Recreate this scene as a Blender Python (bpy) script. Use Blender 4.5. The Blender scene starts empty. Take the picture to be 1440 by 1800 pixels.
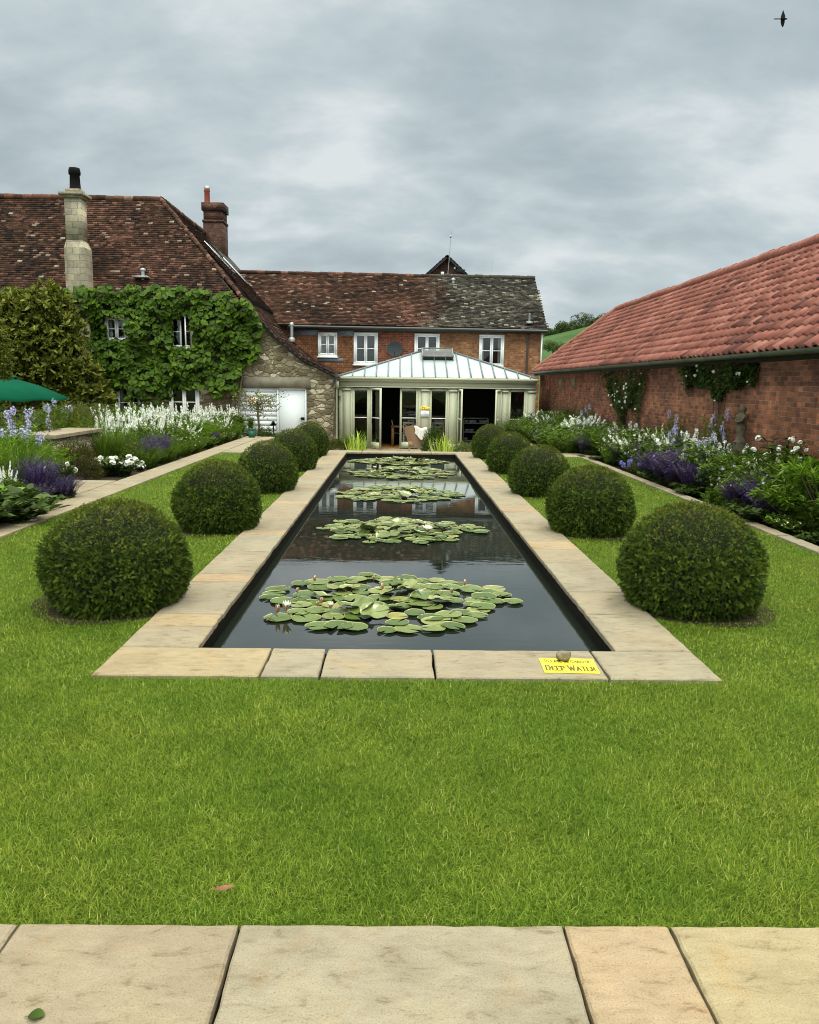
import bpy, math
import numpy as np
from math import radians as R, pi, sin, cos
D = bpy.data
scn = bpy.context.scene
COL = scn.collection

# ---------------------------------------------------------------- camera
PIT, YAW, ROL = 0.159123, 0.015935, 0.014319
CAM = np.array([-0.0736, 0.0, 1.55])
FPX = 1400.0
Fv = np.array([sin(YAW)*cos(PIT), cos(YAW)*cos(PIT), -sin(PIT)])
Rv = np.array([cos(YAW), -sin(YAW), 0.]); Uv = np.cross(Rv, Fv)
Rr = cos(ROL)*Rv + sin(ROL)*Uv; Ur = -sin(ROL)*Rv + cos(ROL)*Uv
def ray(u, w): return Fv + Rr*(u-720)/FPX - Ur*(w-900)/FPX
def ony(u, w, Y): d = ray(u, w); return CAM + d*(Y/d[1])
def onx(u, w, X): d = ray(u, w); return CAM + d*((X-CAM[0])/d[0])
def onz(u, w, z=0): d = ray(u, w); return CAM + d*((z-CAM[2])/d[2])
from mathutils import Matrix
cd = D.cameras.new('camera'); cam = D.objects.new('camera', cd); COL.objects.link(cam)
m = Matrix(((Rr[0], Ur[0], -Fv[0], CAM[0]), (Rr[1], Ur[1], -Fv[1], CAM[1]), (Rr[2], Ur[2], -Fv[2], CAM[2]), (0, 0, 0, 1)))
cam.matrix_world = m
cd.sensor_fit = 'HORIZONTAL'; cd.sensor_width = 36; cd.lens = FPX/1440*36; cd.clip_start = .05; cd.clip_end = 3000
scn.camera = cam

# ---------------------------------------------------------------- mesh builder
class B:
    def __init__(s): s.V = []; s.F = []; s.T = []; s.n = 0
    def add(s, V, F, tint=0.5, mat=0):
        V = np.asarray(V, float).reshape(-1, 3); F = np.asarray(F, int)
        if F.ndim == 1: F = F.reshape(1, -1)
        s.V.append(V); t = np.empty(len(V)); t[:] = tint; s.T.append(t)
        s.F.append((F + s.n, mat)); s.n += len(V); return s
    def box(s, x0, x1, y0, y1, z0, z1, tint=.5, mat=0, c=0):
        V = [(x, y, z) for z in (z0, z1) for y in (y0, y1) for x in (x0, x1)]
        F = [(0, 2, 3, 1), (4, 5, 7, 6), (0, 1, 5, 4), (2, 6, 7, 3), (0, 4, 6, 2), (1, 3, 7, 5)]
        return s.add(V, F, tint, mat)
    def beam(s, p, q, w, h=None, tint=.5, mat=0, up=(0, 0, 1)):
        p = np.array(p, float); q = np.array(q, float); h = h or w
        d = q-p; d /= np.linalg.norm(d); u = np.array(up, float)
        if abs(d@u) > .97: u = np.array([0, 1., 0])
        r = np.cross(d, u); r /= np.linalg.norm(r); u = np.cross(r, d)
        V = [e + r*a*w/2 + u*b*h/2 for e in (p, q) for b in (-1, 1) for a in (-1, 1)]
        F = [(0, 2, 3, 1), (4, 5, 7, 6), (0, 1, 5, 4), (2, 6, 7, 3), (0, 4, 6, 2), (1, 3, 7, 5)]
        return s.add(V, F, tint, mat)
    def tube(s, pts, rad, n=8, tint=.5, mat=0, cap=True):
        pts = np.array(pts, float); k = len(pts); rad = np.broadcast_to(np.array(rad, float), (k,))
        d = np.gradient(pts, axis=0); d /= np.linalg.norm(d, axis=1)[:, None]+1e-9
        ref = np.array([0, 0, 1.]) if abs(d[:, 2]).mean() < .8 else np.array([1., 0, 0])
        r = np.cross(d, ref); r /= np.linalg.norm(r, axis=1)[:, None]; u = np.cross(r, d)
        a = np.arange(n)*2*pi/n
        V = pts[:, None] + rad[:, None, None]*(r[:, None]*np.cos(a)[None, :, None] + u[:, None]*np.sin(a)[None, :, None])
        F = [(i*n+j, i*n+(j+1) % n, (i+1)*n+(j+1) % n, (i+1)*n+j) for i in range(k-1) for j in range(n)]
        s.add(V.reshape(-1, 3), F, tint, mat)
        if cap:
            s.add(V[-1], [list(range(n))], tint, mat); s.add(V[0], [list(range(n))[::-1]], tint, mat)
        return s
    def lathe(s, c, prof, n=16, tint=.5, mat=0, sq=1):
        a = np.arange(n)*2*pi/n
        V = [(c[0]+r*cos(t), c[1]+r*sin(t)*sq, c[2]+z) for r, z in prof for t in a]
        F = [(i*n+j, i*n+(j+1) % n, (i+1)*n+(j+1) % n, (i+1)*n+j) for i in range(len(prof)-1) for j in range(n)]
        return s.add(V, F, tint, mat)
    def prism(s, poly, vec, tint=.5, mat=0):
        P = np.array(poly, float); n = len(P); V = np.vstack([P, P+np.array(vec, float)])
        s.add(V, [list(range(n))], tint, mat); s.add(V, [list(range(2*n-1, n-1, -1))], tint, mat)
        s.add(V, [(i, (i+1) % n, n+(i+1) % n, n+i) for i in range(n)], tint, mat); return s
    def inst(s, tpl, P, A, N=None, S=1., tint=.5, mat=None):
        """copies of a template at P, local +x along A, local +z near N"""
        TV, TF = tpl; P = np.asarray(P, float); n = len(P)
        if n == 0: return s
        A = A/(np.linalg.norm(A, axis=1)[:, None]+1e-9)
        if N is None: N = np.tile([0, 0, 1.], (n, 1))
        Y = np.cross(N, A); l = np.linalg.norm(Y, axis=1)
        bad = l < 1e-3; Y[bad] = np.cross(np.array([.3, 1., .2]), A[bad]); Y /= np.linalg.norm(Y, axis=1)[:, None]
        Z = np.cross(A, Y)
        S = np.asarray(S, float)
        if S.ndim == 0: S = np.full((n, 3), float(S))
        elif S.ndim == 1: S = np.repeat(S[:, None], 3, 1) if len(S) == n else np.tile(S, (n, 1))
        TVs = TV[None]*S[:, None, :]
        V = P[:, None] + TVs[..., 0:1]*A[:, None] + TVs[..., 1:2]*Y[:, None] + TVs[..., 2:3]*Z[:, None]
        k = len(TV); tt = np.repeat(np.broadcast_to(np.asarray(tint, float), (n,)), k)
        V = V.reshape(-1, 3); s.V.append(V); s.T.append(tt)
        off = (np.arange(n)*k)[:, None, None]
        for F, mi in TF:
            F = np.asarray(F); s.F.append(((F[None]+off).reshape(-1, F.shape[1]) + s.n, mi if mat is None else mat))
        s.n += len(V); return s
    def mesh(s, name, mats, smooth=False, origin=(0, 0, 0)):
        me = D.meshes.new(name); V = np.vstack(s.V)-np.array(origin, float)
        me.vertices.add(len(V)); me.vertices.foreach_set('co', V.astype(np.float32).ravel())
        cnt = np.concatenate([np.full(len(F), F.shape[1]) for F, _ in s.F]); idx = np.concatenate([F.ravel() for F, _ in s.F])
        mi = np.concatenate([np.full(len(F), m_) for F, m_ in s.F])
        st = np.concatenate([[0], np.cumsum(cnt)[:-1]])
        me.loops.add(len(idx)); me.loops.foreach_set('vertex_index', idx.astype(np.int32))
        me.polygons.add(len(cnt)); me.polygons.foreach_set('loop_start', st.astype(np.int32))
        me.polygons.foreach_set('material_index', mi.astype(np.int32))
        if smooth: me.polygons.foreach_set('use_smooth', np.ones(len(cnt), bool))
        a = me.attributes.new('tint', 'FLOAT', 'POINT'); a.data.foreach_set('value', np.concatenate(s.T).astype(np.float32))
        me.update(calc_edges=True)
        for mm in (mats if isinstance(mats, (list, tuple)) else [mats]): me.materials.append(mm)
        return me

WL = {}
def tag(o, label=None, cat=None, group=None, kind=None):
    if label: o['label'] = label
    if cat: o['category'] = cat
    if group: o['group'] = group
    if kind: o['kind'] = kind
    return o
def root(name, label, cat, loc=(0, 0, 0), group=None):
    o = D.objects.new(name, None); COL.objects.link(o); o.location = loc; o.empty_display_size = .1
    WL[o.name] = np.array(loc, float); return tag(o, label, cat, group)
def part(name, b, mats, parent=None, smooth=False, label=None):
    """geometry in world coordinates; origin at the parent's base"""
    org = WL[parent.name] if parent else np.zeros(3)
    o = D.objects.new(name, b.mesh(name, mats, smooth, org)); COL.objects.link(o)
    if parent: o.parent = parent
    WL[o.name] = org
    if label: o['label'] = label
    return o
def solo(name, b, mats, label, cat, loc=(0, 0, 0), group=None, smooth=False):
    o = D.objects.new(name, b.mesh(name, mats, smooth, loc)); COL.objects.link(o); o.location = loc
    WL[o.name] = np.array(loc, float); return tag(o, label, cat, group)
def struct(name, b, mats, kind='structure', smooth=False):
    o = D.objects.new(name, b.mesh(name, mats, smooth)); COL.objects.link(o); o['kind'] = kind; WL[o.name] = np.zeros(3); return o
def dup(o, loc=None, rz=None, sc=None, label=None, par=None):
    c = o.copy(); COL.objects.link(c); c.parent = par
    if loc is not None: c.location = loc
    if rz is not None: c.rotation_euler = (0, 0, rz)
    if sc is not None: c.scale = sc
    if label: c['label'] = label
    for ch in list(o.children): dup(ch, par=c)
    return c

# ---------------------------------------------------------------- materials
def nodes(name):
    mt = D.materials.new(name); mt.use_nodes = True; nt = mt.node_tree; nt.nodes.clear()
    return mt, nt
def N(nt, t, **k):
    n = nt.nodes.new(t)
    for a, v in k.items():
        if a.startswith('_'): n.inputs[int(a[1:])].default_value = v
        else: setattr(n, a, v)
    return n
def L(nt, a, b): nt.links.new(a, b)
def mixc(nt, fac, a, b, bt='MIX'):
    n = N(nt, 'ShaderNodeMix', data_type='RGBA', blend_type=bt)
    for i, v in ((0, fac), (6, a), (7, b)):
        if hasattr(v, 'links') or hasattr(v, 'is_linked'): L(nt, v, n.inputs[i])
        else: n.inputs[i].default_value = v if i == 0 else (*v, 1) if len(v) == 3 else v
    return n.outputs[2]
def ramp(nt, fac, stops):
    r = N(nt, 'ShaderNodeValToRGB'); e = r.color_ramp.elements
    while len(e) > 1: e.remove(e[-1])
    e[0].position = stops[0][0]; e[0].color = (*stops[0][1], 1)
    for p, c in stops[1:]:
        x = e.new(p); x.color = (*c, 1)
    L(nt, fac, r.inputs[0]); return r.outputs[0]
def noise(nt, vec, scale, det=3, rough=.55, dist=0):
    n = N(nt, 'ShaderNodeTexNoise'); n.inputs['Scale'].default_value = scale; n.inputs['Detail'].default_value = det
    n.inputs['Roughness'].default_value = rough; n.inputs['Distortion'].default_value = dist
    if vec is not None: L(nt, vec, n.inputs['Vector'])
    return n.outputs[0]
def mapr(nt, v, a, b, c=0, d=1):
    n = N(nt, 'ShaderNodeMapRange'); L(nt, v, n.inputs[0])
    for i, x in enumerate((a, b, c, d)): n.inputs[i+1].default_value = x
    return n.outputs[0]
def finish(mt, nt, col, rough=.6, bump=None, bstr=.3, bdist=.02, trans=0, spec=.5, metal=0):
    p = N(nt, 'ShaderNodeBsdfPrincipled'); o = N(nt, 'ShaderNodeOutputMaterial')
    if hasattr(col, 'links') or hasattr(col, 'is_linked'): L(nt, col, p.inputs['Base Color'])
    else: p.inputs['Base Color'].default_value = (*col, 1)
    if hasattr(rough, 'is_linked'): L(nt, rough, p.inputs['Roughness'])
    else: p.inputs['Roughness'].default_value = rough
    p.inputs['Specular IOR Level'].default_value = spec; p.inputs['Metallic'].default_value = metal
    if bump is not None:
        b = N(nt, 'ShaderNodeBump'); b.inputs['Strength'].default_value = bstr; b.inputs['Distance'].default_value = bdist
        L(nt, bump, b.inputs['Height']); L(nt, b.outputs[0], p.inputs['Normal'])
    sh = p.outputs[0]
    if trans:
        t = N(nt, 'ShaderNodeBsdfTranslucent'); L(nt, col, t.inputs[0]); mx = N(nt, 'ShaderNodeMixShader', _0=trans)
        L(nt, sh, mx.inputs[1]); L(nt, t.outputs[0], mx.inputs[2]); sh = mx.outputs[0]
    L(nt, sh, o.inputs[0]); return mt
def tintm(name, stops, rough=.6, nscale=None, namt=.25, trans=0, spec=.4, bscale=None, bstr=.3, bdist=.005, metal=0):
    """colour from the per-piece tint, varied by a noise"""
    mt, nt = nodes(name); at = N(nt, 'ShaderNodeAttribute', attribute_name='tint')
    f = at.outputs[2]; tc = N(nt, 'ShaderNodeTexCoord').outputs['Object']
    c = ramp(nt, f, stops)
    if nscale:
        nz = noise(nt, tc, nscale, 4, .6)
        c = mixc(nt, 1., c, ramp(nt, nz, [(.25, (1-namt,)*3), (.75, (1+namt,)*3)]), 'MULTIPLY')
    bp = noise(nt, tc, bscale, 3) if bscale else None
    return finish(mt, nt, c, rough, bp, bstr, bdist, trans, spec, metal)
def plain(name, c, rough=.5, spec=.5, metal=0, ns=8, amt=.12):
    return tintm(name, [(0, tuple(x*.85 for x in c)), (1, tuple(min(1, x*1.12) for x in c))], rough, ns, amt, 0, spec, None, metal=metal)

def leafm(name, dark, mid, light, rough=.45, trans=.25, spec=.4):
    return tintm(name, [(0, dark), (.5, mid), (1, light)], rough+.1, 3, .2, trans, spec*.35)
mYEW = leafm('yew_foliage', (.015, .032, .004), (.046, .080, .008), (.135, .18, .02), .5, .15, .35)
mYEWTOP = leafm('yew_trimmed_tips', (.055, .070, .009), (.095, .110, .014), (.19, .17, .035), .6, .1, .3)
mYEWIN = plain('yew_core_shade', (.012, .014, .007), .9, .1)  # near-black dome core: the shade between sprigs is put into its colour
mLEAF = leafm('leaf_green', (.03, .06, .006), (.075, .14, .012), (.16, .24, .03))
mLEAFB = leafm('leaf_bright_green', (.05, .11, .008), (.12, .23, .015), (.24, .37, .035))
mLEAFD = leafm('leaf_dark_green', (.014, .03, .005), (.036, .066, .010), (.08, .12, .022))
mLEAFG = leafm('leaf_grey_green', (.045, .062, .018), (.10, .13, .035), (.18, .21, .07))
mOLIVE = leafm('leaf_olive_yellow', (.018, .028, .003), (.095, .115, .013), (.26, .27, .05))
mSTRAW = leafm('grass_seed_straw', (.06, .06, .02), (.14, .13, .05), (.27, .24, .11))
mPHORM = leafm('leaf_yellow_green', (.10, .17, .01), (.26, .36, .03), (.48, .58, .12), .4)
mVINE = leafm('vine_leaf', (.010, .026, .002), (.042, .088, .005), (.105, .18, .012), .4, .25, .4)
mRUST = leafm('leaf_bronze_green', (.02, .022, .006), (.05, .06, .012), (.12, .10, .03))
mSTEM = tintm('stem_brown', [(0, (.03, .022, .012)), (.5, (.08, .06, .035)), (1, (.16, .13, .08))], .8, 20, .3)
mBARK = tintm('bark', [(0, (.05, .04, .03)), (1, (.13, .11, .08))], .85, 12, .35, bscale=25, bstr=.6)
mWHITE = tintm('petal_white', [(0, (.5, .54, .42)), (.4, (.74, .76, .68)), (1, (.88, .88, .84))], .5, None, 0, .2)
mCREAM = tintm('petal_cream', [(0, (.42, .48, .22)), (.5, (.68, .70, .42)), (1, (.82, .82, .62))], .5, None, 0, .2)
mPURP = tintm('petal_deep_purple', [(0, (.012, .003, .05)), (.5, (.036, .008, .14)), (1, (.10, .03, .29))], .5, None, 0, .15)
mLILAC = tintm('petal_lilac', [(0, (.26, .24, .48)), (.5, (.42, .40, .66)), (1, (.66, .64, .82))], .5, None, 0, .2)
mBLUE = tintm('petal_violet_blue', [(0, (.12, .10, .45)), (.5, (.22, .20, .65)), (1, (.42, .40, .82))], .5, None, 0, .2)
mPINK = tintm('petal_pale_pink', [(0, (.45, .25, .30)), (1, (.75, .55, .58))], .5, None, 0, .2)
mPEACH = tintm('petal_peach', [(0, (.55, .25, .12)), (1, (.8, .5, .3))], .5)

def m_lawn():
    mt, nt = nodes('lawn_grass'); at = N(nt, 'ShaderNodeAttribute', attribute_name='tint').outputs[2]
    g = N(nt, 'ShaderNodeNewGeometry').outputs['Position']
    c = ramp(nt, at, [(0, (.036, .070, .006)), (.35, (.100, .170, .012)), (.62, (.170, .250, .025)), (.85, (.27, .35, .055)), (1, (.44, .43, .16))])
    n1 = mapr(nt, noise(nt, g, 1.1, 3, .6), .35, .68); n2 = mapr(nt, noise(nt, g, 5., 3, .6), .35, .65)
    c = mixc(nt, 1., c, mixc(nt, n1, (.84, .94, .8), (1.16, 1.06, 1.1)), 'MULTIPLY')
    c = mixc(nt, 1., c, mixc(nt, n2, (.86, .90, .8), (1.12, 1.08, 1.1)), 'MULTIPLY')
    return finish(mt, nt, c, .65, trans=.3, spec=.12)
mLAWN = m_lawn()
def m_turf():
    mt, nt = nodes('turf_soil'); g = N(nt, 'ShaderNodeNewGeometry').outputs['Position']
    c = ramp(nt, noise(nt, g, 60, 4, .7), [(.3, (.02, .035, .004)), (.6, (.055, .085, .008)), (.8, (.10, .10, .03))])
    return finish(mt, nt, c, .9, spec=.1)
mTURF = m_turf()
def m_soil():
    mt, nt = nodes('border_soil'); g = N(nt, 'ShaderNodeNewGeometry').outputs['Position']
    c = ramp(nt, noise(nt, g, 30, 5, .7), [(.3, (.014, .011, .007)), (.7, (.045, .034, .022))])
    return finish(mt, nt, c, .95, noise(nt, g, 40, 4), .8, .02, spec=.1)
mSOIL = m_soil()
def m_gravel():
    mt, nt = nodes('gravel'); g = N(nt, 'ShaderNodeNewGeometry').outputs['Position']
    v = N(nt, 'ShaderNodeTexVoronoi'); v.inputs['Scale'].default_value = 40; L(nt, g, v.inputs['Vector'])
    c = mixc(nt, .5, ramp(nt, noise(nt, g, 3, 4), [(.3, (.20, .16, .11)), (.7, (.34, .29, .20))]), v.outputs['Color'], 'OVERLAY')
    return finish(mt, nt, c, .9, v.outputs[0], .6, .01, spec=.2)
mGRAV = m_gravel()
def m_slab():
    mt, nt = nodes('limestone_slab'); g = N(nt, 'ShaderNodeNewGeometry').outputs['Position']
    at = N(nt, 'ShaderNodeAttribute', attribute_name='tint').outputs[2]
    c = ramp(nt, at, [(0, (.20, .165, .118)), (.3, (.222, .192, .140)), (.6, (.215, .197, .150)), (.8, (.245, .208, .130)), (.93, (.262, .205, .137)), (1, (.235, .17, .112))])
    mp = N(nt, 'ShaderNodeMapping'); L(nt, g, mp.inputs[0]); mp.inputs['Scale'].default_value = (1, 2.6, 1); mp.inputs['Rotation'].default_value = (0, 0, .3)
    c = mixc(nt, 1., c, ramp(nt, noise(nt, g, 2.2, 4, .65), [(.3, (.80, .78, .74)), (.5, (1, 1, 1)), (.7, (1.13, 1.10, 1.02))]), 'MULTIPLY')
    c = mixc(nt, 1., c, ramp(nt, noise(nt, mp.outputs[0], 9, 6, .72, .6), [(.32, (.62, .55, .46)), (.43, (.95, .93, .90)), (.62, (1.08, 1.08, 1.07))]), 'MULTIPLY')
    st = ramp(nt, noise(nt, g, 3.1, 5, .6, 1.2), [(.58, (1, 1, 1)), (.72, (1.05, .80, .55))])
    c = mixc(nt, .55, c, mixc(nt, 1., c, st, 'MULTIPLY'))
    gr = ramp(nt, noise(nt, g, 170, 3, .85), [(.33, (.45, .42, .38)), (.42, (.92, .91, .90)), (.6, (1.05, 1.05, 1.04)), (.72, (1.22, 1.2, 1.18))])
    c = mixc(nt, 1., c, gr, 'MULTIPLY')
    h = N(nt, 'ShaderNodeMath', operation='ADD'); L(nt, noise(nt, mp.outputs[0], 14, 6, .7, .5), h.inputs[0]); L(nt, noise(nt, g, 90, 3, .7), h.inputs[1])
    return finish(mt, nt, c, .8, h.outputs[0], .45, .008, spec=.25)
mSLAB = m_slab()
def m_water():
    mt, nt = nodes('pond_water'); g = N(nt, 'ShaderNodeNewGeometry').outputs['Position']
    mp = N(nt, 'ShaderNodeMapping'); L(nt, g, mp.inputs[0]); mp.inputs['Scale'].default_value = (.55, 1.5, 1)
    n1 = noise(nt, mp.outputs[0], 7, 3, .5, .3)
    amp = mapr(nt, noise(nt, g, .35, 2), .40, .62, .10, 1.)
    h = N(nt, 'ShaderNodeMath', operation='MULTIPLY'); L(nt, n1, h.inputs[0]); L(nt, amp, h.inputs[1])
    mt = finish(mt, nt, (.008, .012, .009), .01, h.outputs[0],   .06, .012, spec=.95)
    p = [n for n in nt.nodes if n.type == 'BSDF_PRINCIPLED'][0]; p.inputs['IOR'].default_value = 1.5
    return mt
mWATER = m_water()

def m_brick(name, c1, c2, mort, axis, bw=.225, bh=.075, ms=.010, extra=None, dirt=.35, bstr=.5):
    mt, nt = nodes(name); g = N(nt, 'ShaderNodeNewGeometry').outputs['Position']
    sp = N(nt, 'ShaderNodeSeparateXYZ'); L(nt, g, sp.inputs[0]); cb = N(nt, 'ShaderNodeCombineXYZ')
    L(nt, sp.outputs[0 if axis == 'x' else 1], cb.inputs[0]); L(nt, sp.outputs[2], cb.inputs[1])
    wob = N(nt, 'ShaderNodeVectorMath', operation='ADD'); L(nt, cb.outputs[0], wob.inputs[0])
    nz = N(nt, 'ShaderNodeTexNoise'); nz.inputs['Scale'].default_value = 2.5; L(nt, g, nz.inputs['Vector'])
    sc = N(nt, 'ShaderNodeVectorMath', operation='SCALE'); L(nt, nz.outputs['Color'], sc.inputs[0]); sc.inputs['Scale'].default_value = .03
    L(nt, sc.outputs[0], wob.inputs[1])
    br = N(nt, 'ShaderNodeTexBrick'); L(nt, wob.outputs[0], br.inputs['Vector'])
    for k, v in (('Color1', (*c1, 1)), ('Color2', (*c2, 1)), ('Mortar', (*mort, 1)), ('Scale', 1.), ('Mortar Size', ms), ('Mortar Smooth', .3), ('Bias', 0.), ('Brick Width', bw), ('Row Height', bh)):
        br.inputs[k].default_value = v
    c = br.outputs['Color']
    cell = N(nt, 'ShaderNodeTexWhiteNoise', noise_dimensions='3D')
    sn = N(nt, 'ShaderNodeVectorMath', operation='SNAP'); L(nt, wob.outputs[0], sn.inputs[0]); sn.inputs[1].default_value = (bw/2, bh, 1)
    L(nt, sn.outputs[0], cell.inputs[0])
    c = mixc(nt, 1., c, ramp(nt, cell.outputs[0], [(0, (.72, .70, .72)), (.4, (.94, .94, .94)), (.85, (1.1, 1.08, 1.05)), (1, (1.4, 1.35, 1.3))]), 'MULTIPLY')
    c = mixc(nt, 1., c, ramp(nt, noise(nt, g, 1.3, 5, .65), [(.3, (1-dirt, 1-dirt, 1-dirt*.9)), (.65, (1.15, 1.12, 1.1))]), 'MULTIPLY')
    c = mixc(nt, 1., c, ramp(nt, noise(nt, g, 25, 4, .7), [(.3, (.75, .75, .75)), (.7, (1.2, 1.2, 1.2))]), 'MULTIPLY')
    h = N(nt, 'ShaderNodeMath', operation='SUBTRACT'); L(nt, noise(nt, g, 30, 3), h.inputs[0]); L(nt, br.outputs['Fac'], h.inputs[1])
    return finish(mt, nt, c, .85, h.outputs[0], bstr, .012, spec=.2)
mBRK = m_brick('orange_brick', (.22, .088, .036), (.30, .14, .062), (.20, .155, .10), 'x')
mBRKR = m_brick('red_brick', (.17, .042, .024), (.24, .07, .036), (.21, .15, .11), 'x', dirt=.5)
mBRKY = m_brick('barn_red_brick', (.115, .045, .026), (.26, .098, .05), (.17, .125, .085), 'y', .215, .070, .008, dirt=.68, bstr=.9)
mBRKC = m_brick('chimney_brick', (.06, .026, .018), (.11, .045, .03), (.08, .065, .05), 'x', dirt=.6)
mHUNG = m_brick('hung_tile', (.16, .068, .030), (.24, .11, .052), (.05, .028, .015), 'x', .165, .10, .007, dirt=.3)
def m_rubble(name, stops, scale, mort=(.16, .13, .085), flat=1.7, bstr=.9, y=False):
    mt, nt = nodes(name); g = N(nt, 'ShaderNodeNewGeometry').outputs['Position']
    mp = N(nt, 'ShaderNodeMapping'); L(nt, g, mp.inputs[0]); mp.inputs['Scale'].default_value = (1, 1, flat)
    w = N(nt, 'ShaderNodeVectorMath', operation='ADD'); L(nt, mp.outputs[0], w.inputs[0])
    nz = N(nt, 'ShaderNodeTexNoise'); nz.inputs['Scale'].default_value = 3; L(nt, g, nz.inputs['Vector'])
    sc = N(nt, 'ShaderNodeVectorMath', operation='SCALE'); L(nt, nz.outputs['Color'], sc.inputs[0]); sc.inputs['Scale'].default_value = .25
    L(nt, sc.outputs[0], w.inputs[1])
    v = N(nt, 'ShaderNodeTexVoronoi'); e = N(nt, 'ShaderNodeTexVoronoi', feature='DISTANCE_TO_EDGE')
    for q in (v, e): q.inputs['Scale'].default_value = scale; L(nt, w.outputs[0], q.inputs['Vector'])
    s = N(nt, 'ShaderNodeSeparateColor'); L(nt, v.outputs['Color'], s.inputs[0])
    c = ramp(nt, s.outputs[0], stops)
    c = mixc(nt, mapr(nt, e.outputs[0], .02, .09), mort, c)
    c = mixc(nt, 1., c, ramp(nt, noise(nt, g, 18, 5, .75), [(.3, (.5, .5, .5)), (.5, (1, 1, 1)), (.72, (1.4, 1.4, 1.35))]), 'MULTIPLY')
    c = mixc(nt, 1., c, ramp(nt, noise(nt, g, .9, 4, .6), [(.35, (.7, .7, .68)), (.65, (1.15, 1.15, 1.12))]), 'MULTIPLY')
    h = mapr(nt, e.outputs[0], 0, .15)
    return finish(mt, nt, c, .9, h, bstr, .03, spec=.15)
mRUB = m_rubble('rubble_stone', [(0, (.10, .085, .055)), (.4, (.19, .16, .105)), (.8, (.27, .235, .16)), (1, (.46, .43, .34))], 4.2)
mASH = m_rubble('low_wall_stone', [(0, (.26, .22, .14)), (.5, (.34, .30, .20)), (1, (.42, .38, .27))], 7, (.17, .14, .09), 2.6, .8)
mCHST = m_brick('chimney_stone', (.33, .30, .21), (.42, .39, .29), (.25, .225, .16), 'x', .42, .21, .012, dirt=.45)
mLINT = plain('cement_lintel', (.20, .18, .135), .85, .2, ns=4, amt=.3)
mSTONE = tintm('weathered_stone', [(0, (.14, .12, .08)), (1, (.28, .25, .18))], .9, 15, .4, bscale=40, bstr=.5)

tl = [(0, (.014, .010, .008)), (.25, (.032, .018, .013)), (.5, (.056, .028, .019)), (.75, (.088, .041, .028)), (.88, (.15, .075, .052)), (.95, (.21, .165, .125)), (1, (.32, .28, .22))]
mTILE = tintm('clay_roof_tile', tl, .85, 9, .45, 0, .15, 30, .5, .01)
mTILEG = tintm('lichened_grey_tile', [(0, (.022, .022, .02)), (.3, (.05, .048, .042)), (.65, (.095, .088, .072)), (.9, (.18, .165, .13)), (1, (.40, .38, .31))], .9, 14, .6, 0, .15, 30, .5, .01)
def m_wing():
    mt, nt = nodes('wing_roof_tile'); t = N(nt, 'ShaderNodeAttribute', attribute_name='tint').outputs[2]; g = N(nt, 'ShaderNodeNewGeometry').outputs['Position']
    a = ramp(nt, t, tl); b_ = ramp(nt, t, [(0, (.012, .011, .010)), (.3, (.026, .024, .020)), (.65, (.050, .046, .037)), (.9, (.10, .09, .07)), (1, (.26, .25, .20))])
    sp = N(nt, 'ShaderNodeSeparateXYZ'); L(nt, g, sp.inputs[0]); v = N(nt, 'ShaderNodeMath', operation='MULTIPLY_ADD'); L(nt, noise(nt, g, 1.4, 4, .7), v.inputs[0]); v.inputs[1].default_value = 2.4; L(nt, sp.outputs[0], v.inputs[2])
    v2 = N(nt, 'ShaderNodeMath', operation='MULTIPLY_ADD'); L(nt, t, v2.inputs[0]); v2.inputs[1].default_value = 1.6; L(nt, v.outputs[0], v2.inputs[2])
    c = mixc(nt, mapr(nt, v2.outputs[0], 3.0, 4.1), a, b_)
    lich = ramp(nt, noise(nt, g, 9, 5, .75), [(.56, (1, 1, 1)), (.66, (2.4, 2.4, 2.2))]); k = mixc(nt, mapr(nt, v2.outputs[0], 2.4, 4.6, .25, 1.), (1, 1, 1), lich)
    c = mixc(nt, 1., c, k, 'MULTIPLY'); c = mixc(nt, 1., c, ramp(nt, noise(nt, g, 14, 4, .6), [(.25, (.5,)*3), (.75, (1.5,)*3)]), 'MULTIPLY')
    return finish(mt, nt, c, .9, noise(nt, g, 30), .5, .01, spec=.15)
mWINGT = m_wing()
mPANT = tintm('red_pantile', [(0, (.09, .036, .030)), (.25, (.19, .066, .050)), (.7, (.255, .094, .072)), (1, (.33, .15, .115))], .75, 6, .3, 0, .2, 40, .3, .005)
mDARK = plain('dark_timber', (.018, .016, .014), .7, .3)
mSOFF = plain('black_gutter', (.03, .035, .033), .4, .5)
mGUTT = plain('grey_green_gutter', (.075, .095, .08), .4, .5, ns=3, amt=.35)
mLEAD = plain('lead_flashing', (.16, .18, .20), .5, .4, ns=10, amt=.35)
mFRAME = plain('white_window_paint', (.86, .87, .86), .4, .4, ns=5, amt=.05)
mDOORW = plain('white_door_paint', (.62, .66, .68), .45, .4, ns=2, amt=.05)
mSAGE = plain('sage_green_paint', (.43, .445, .325), .5, .4, ns=4, amt=.03)
mZINC = plain('pale_glazed_roof_panel', (.27, .325, .34), .4, .4, ns=1.5, amt=.10)
mBAR = plain('roof_glazing_bar', (.13, .15, .165), .4, .5)
mBLIND = plain('blind_slat', (.33, .42, .38), .6, .3)
mBLINDD = plain('dark_green_blind', (.05, .075, .06), .6, .3)
mCURT = plain('pale_curtain', (.35, .36, .30), .8, .1)
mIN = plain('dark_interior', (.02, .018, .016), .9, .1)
mWOOD = plain('oak_table_wood', (.30, .15, .055), .5, .4, ns=12, amt=.3)
mCHAIR = plain('grey_painted_wood', (.40, .41, .36), .5, .4)
mWICK = plain('tan_wicker', (.30, .20, .125), .8, .2, ns=60, amt=.4)
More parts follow.
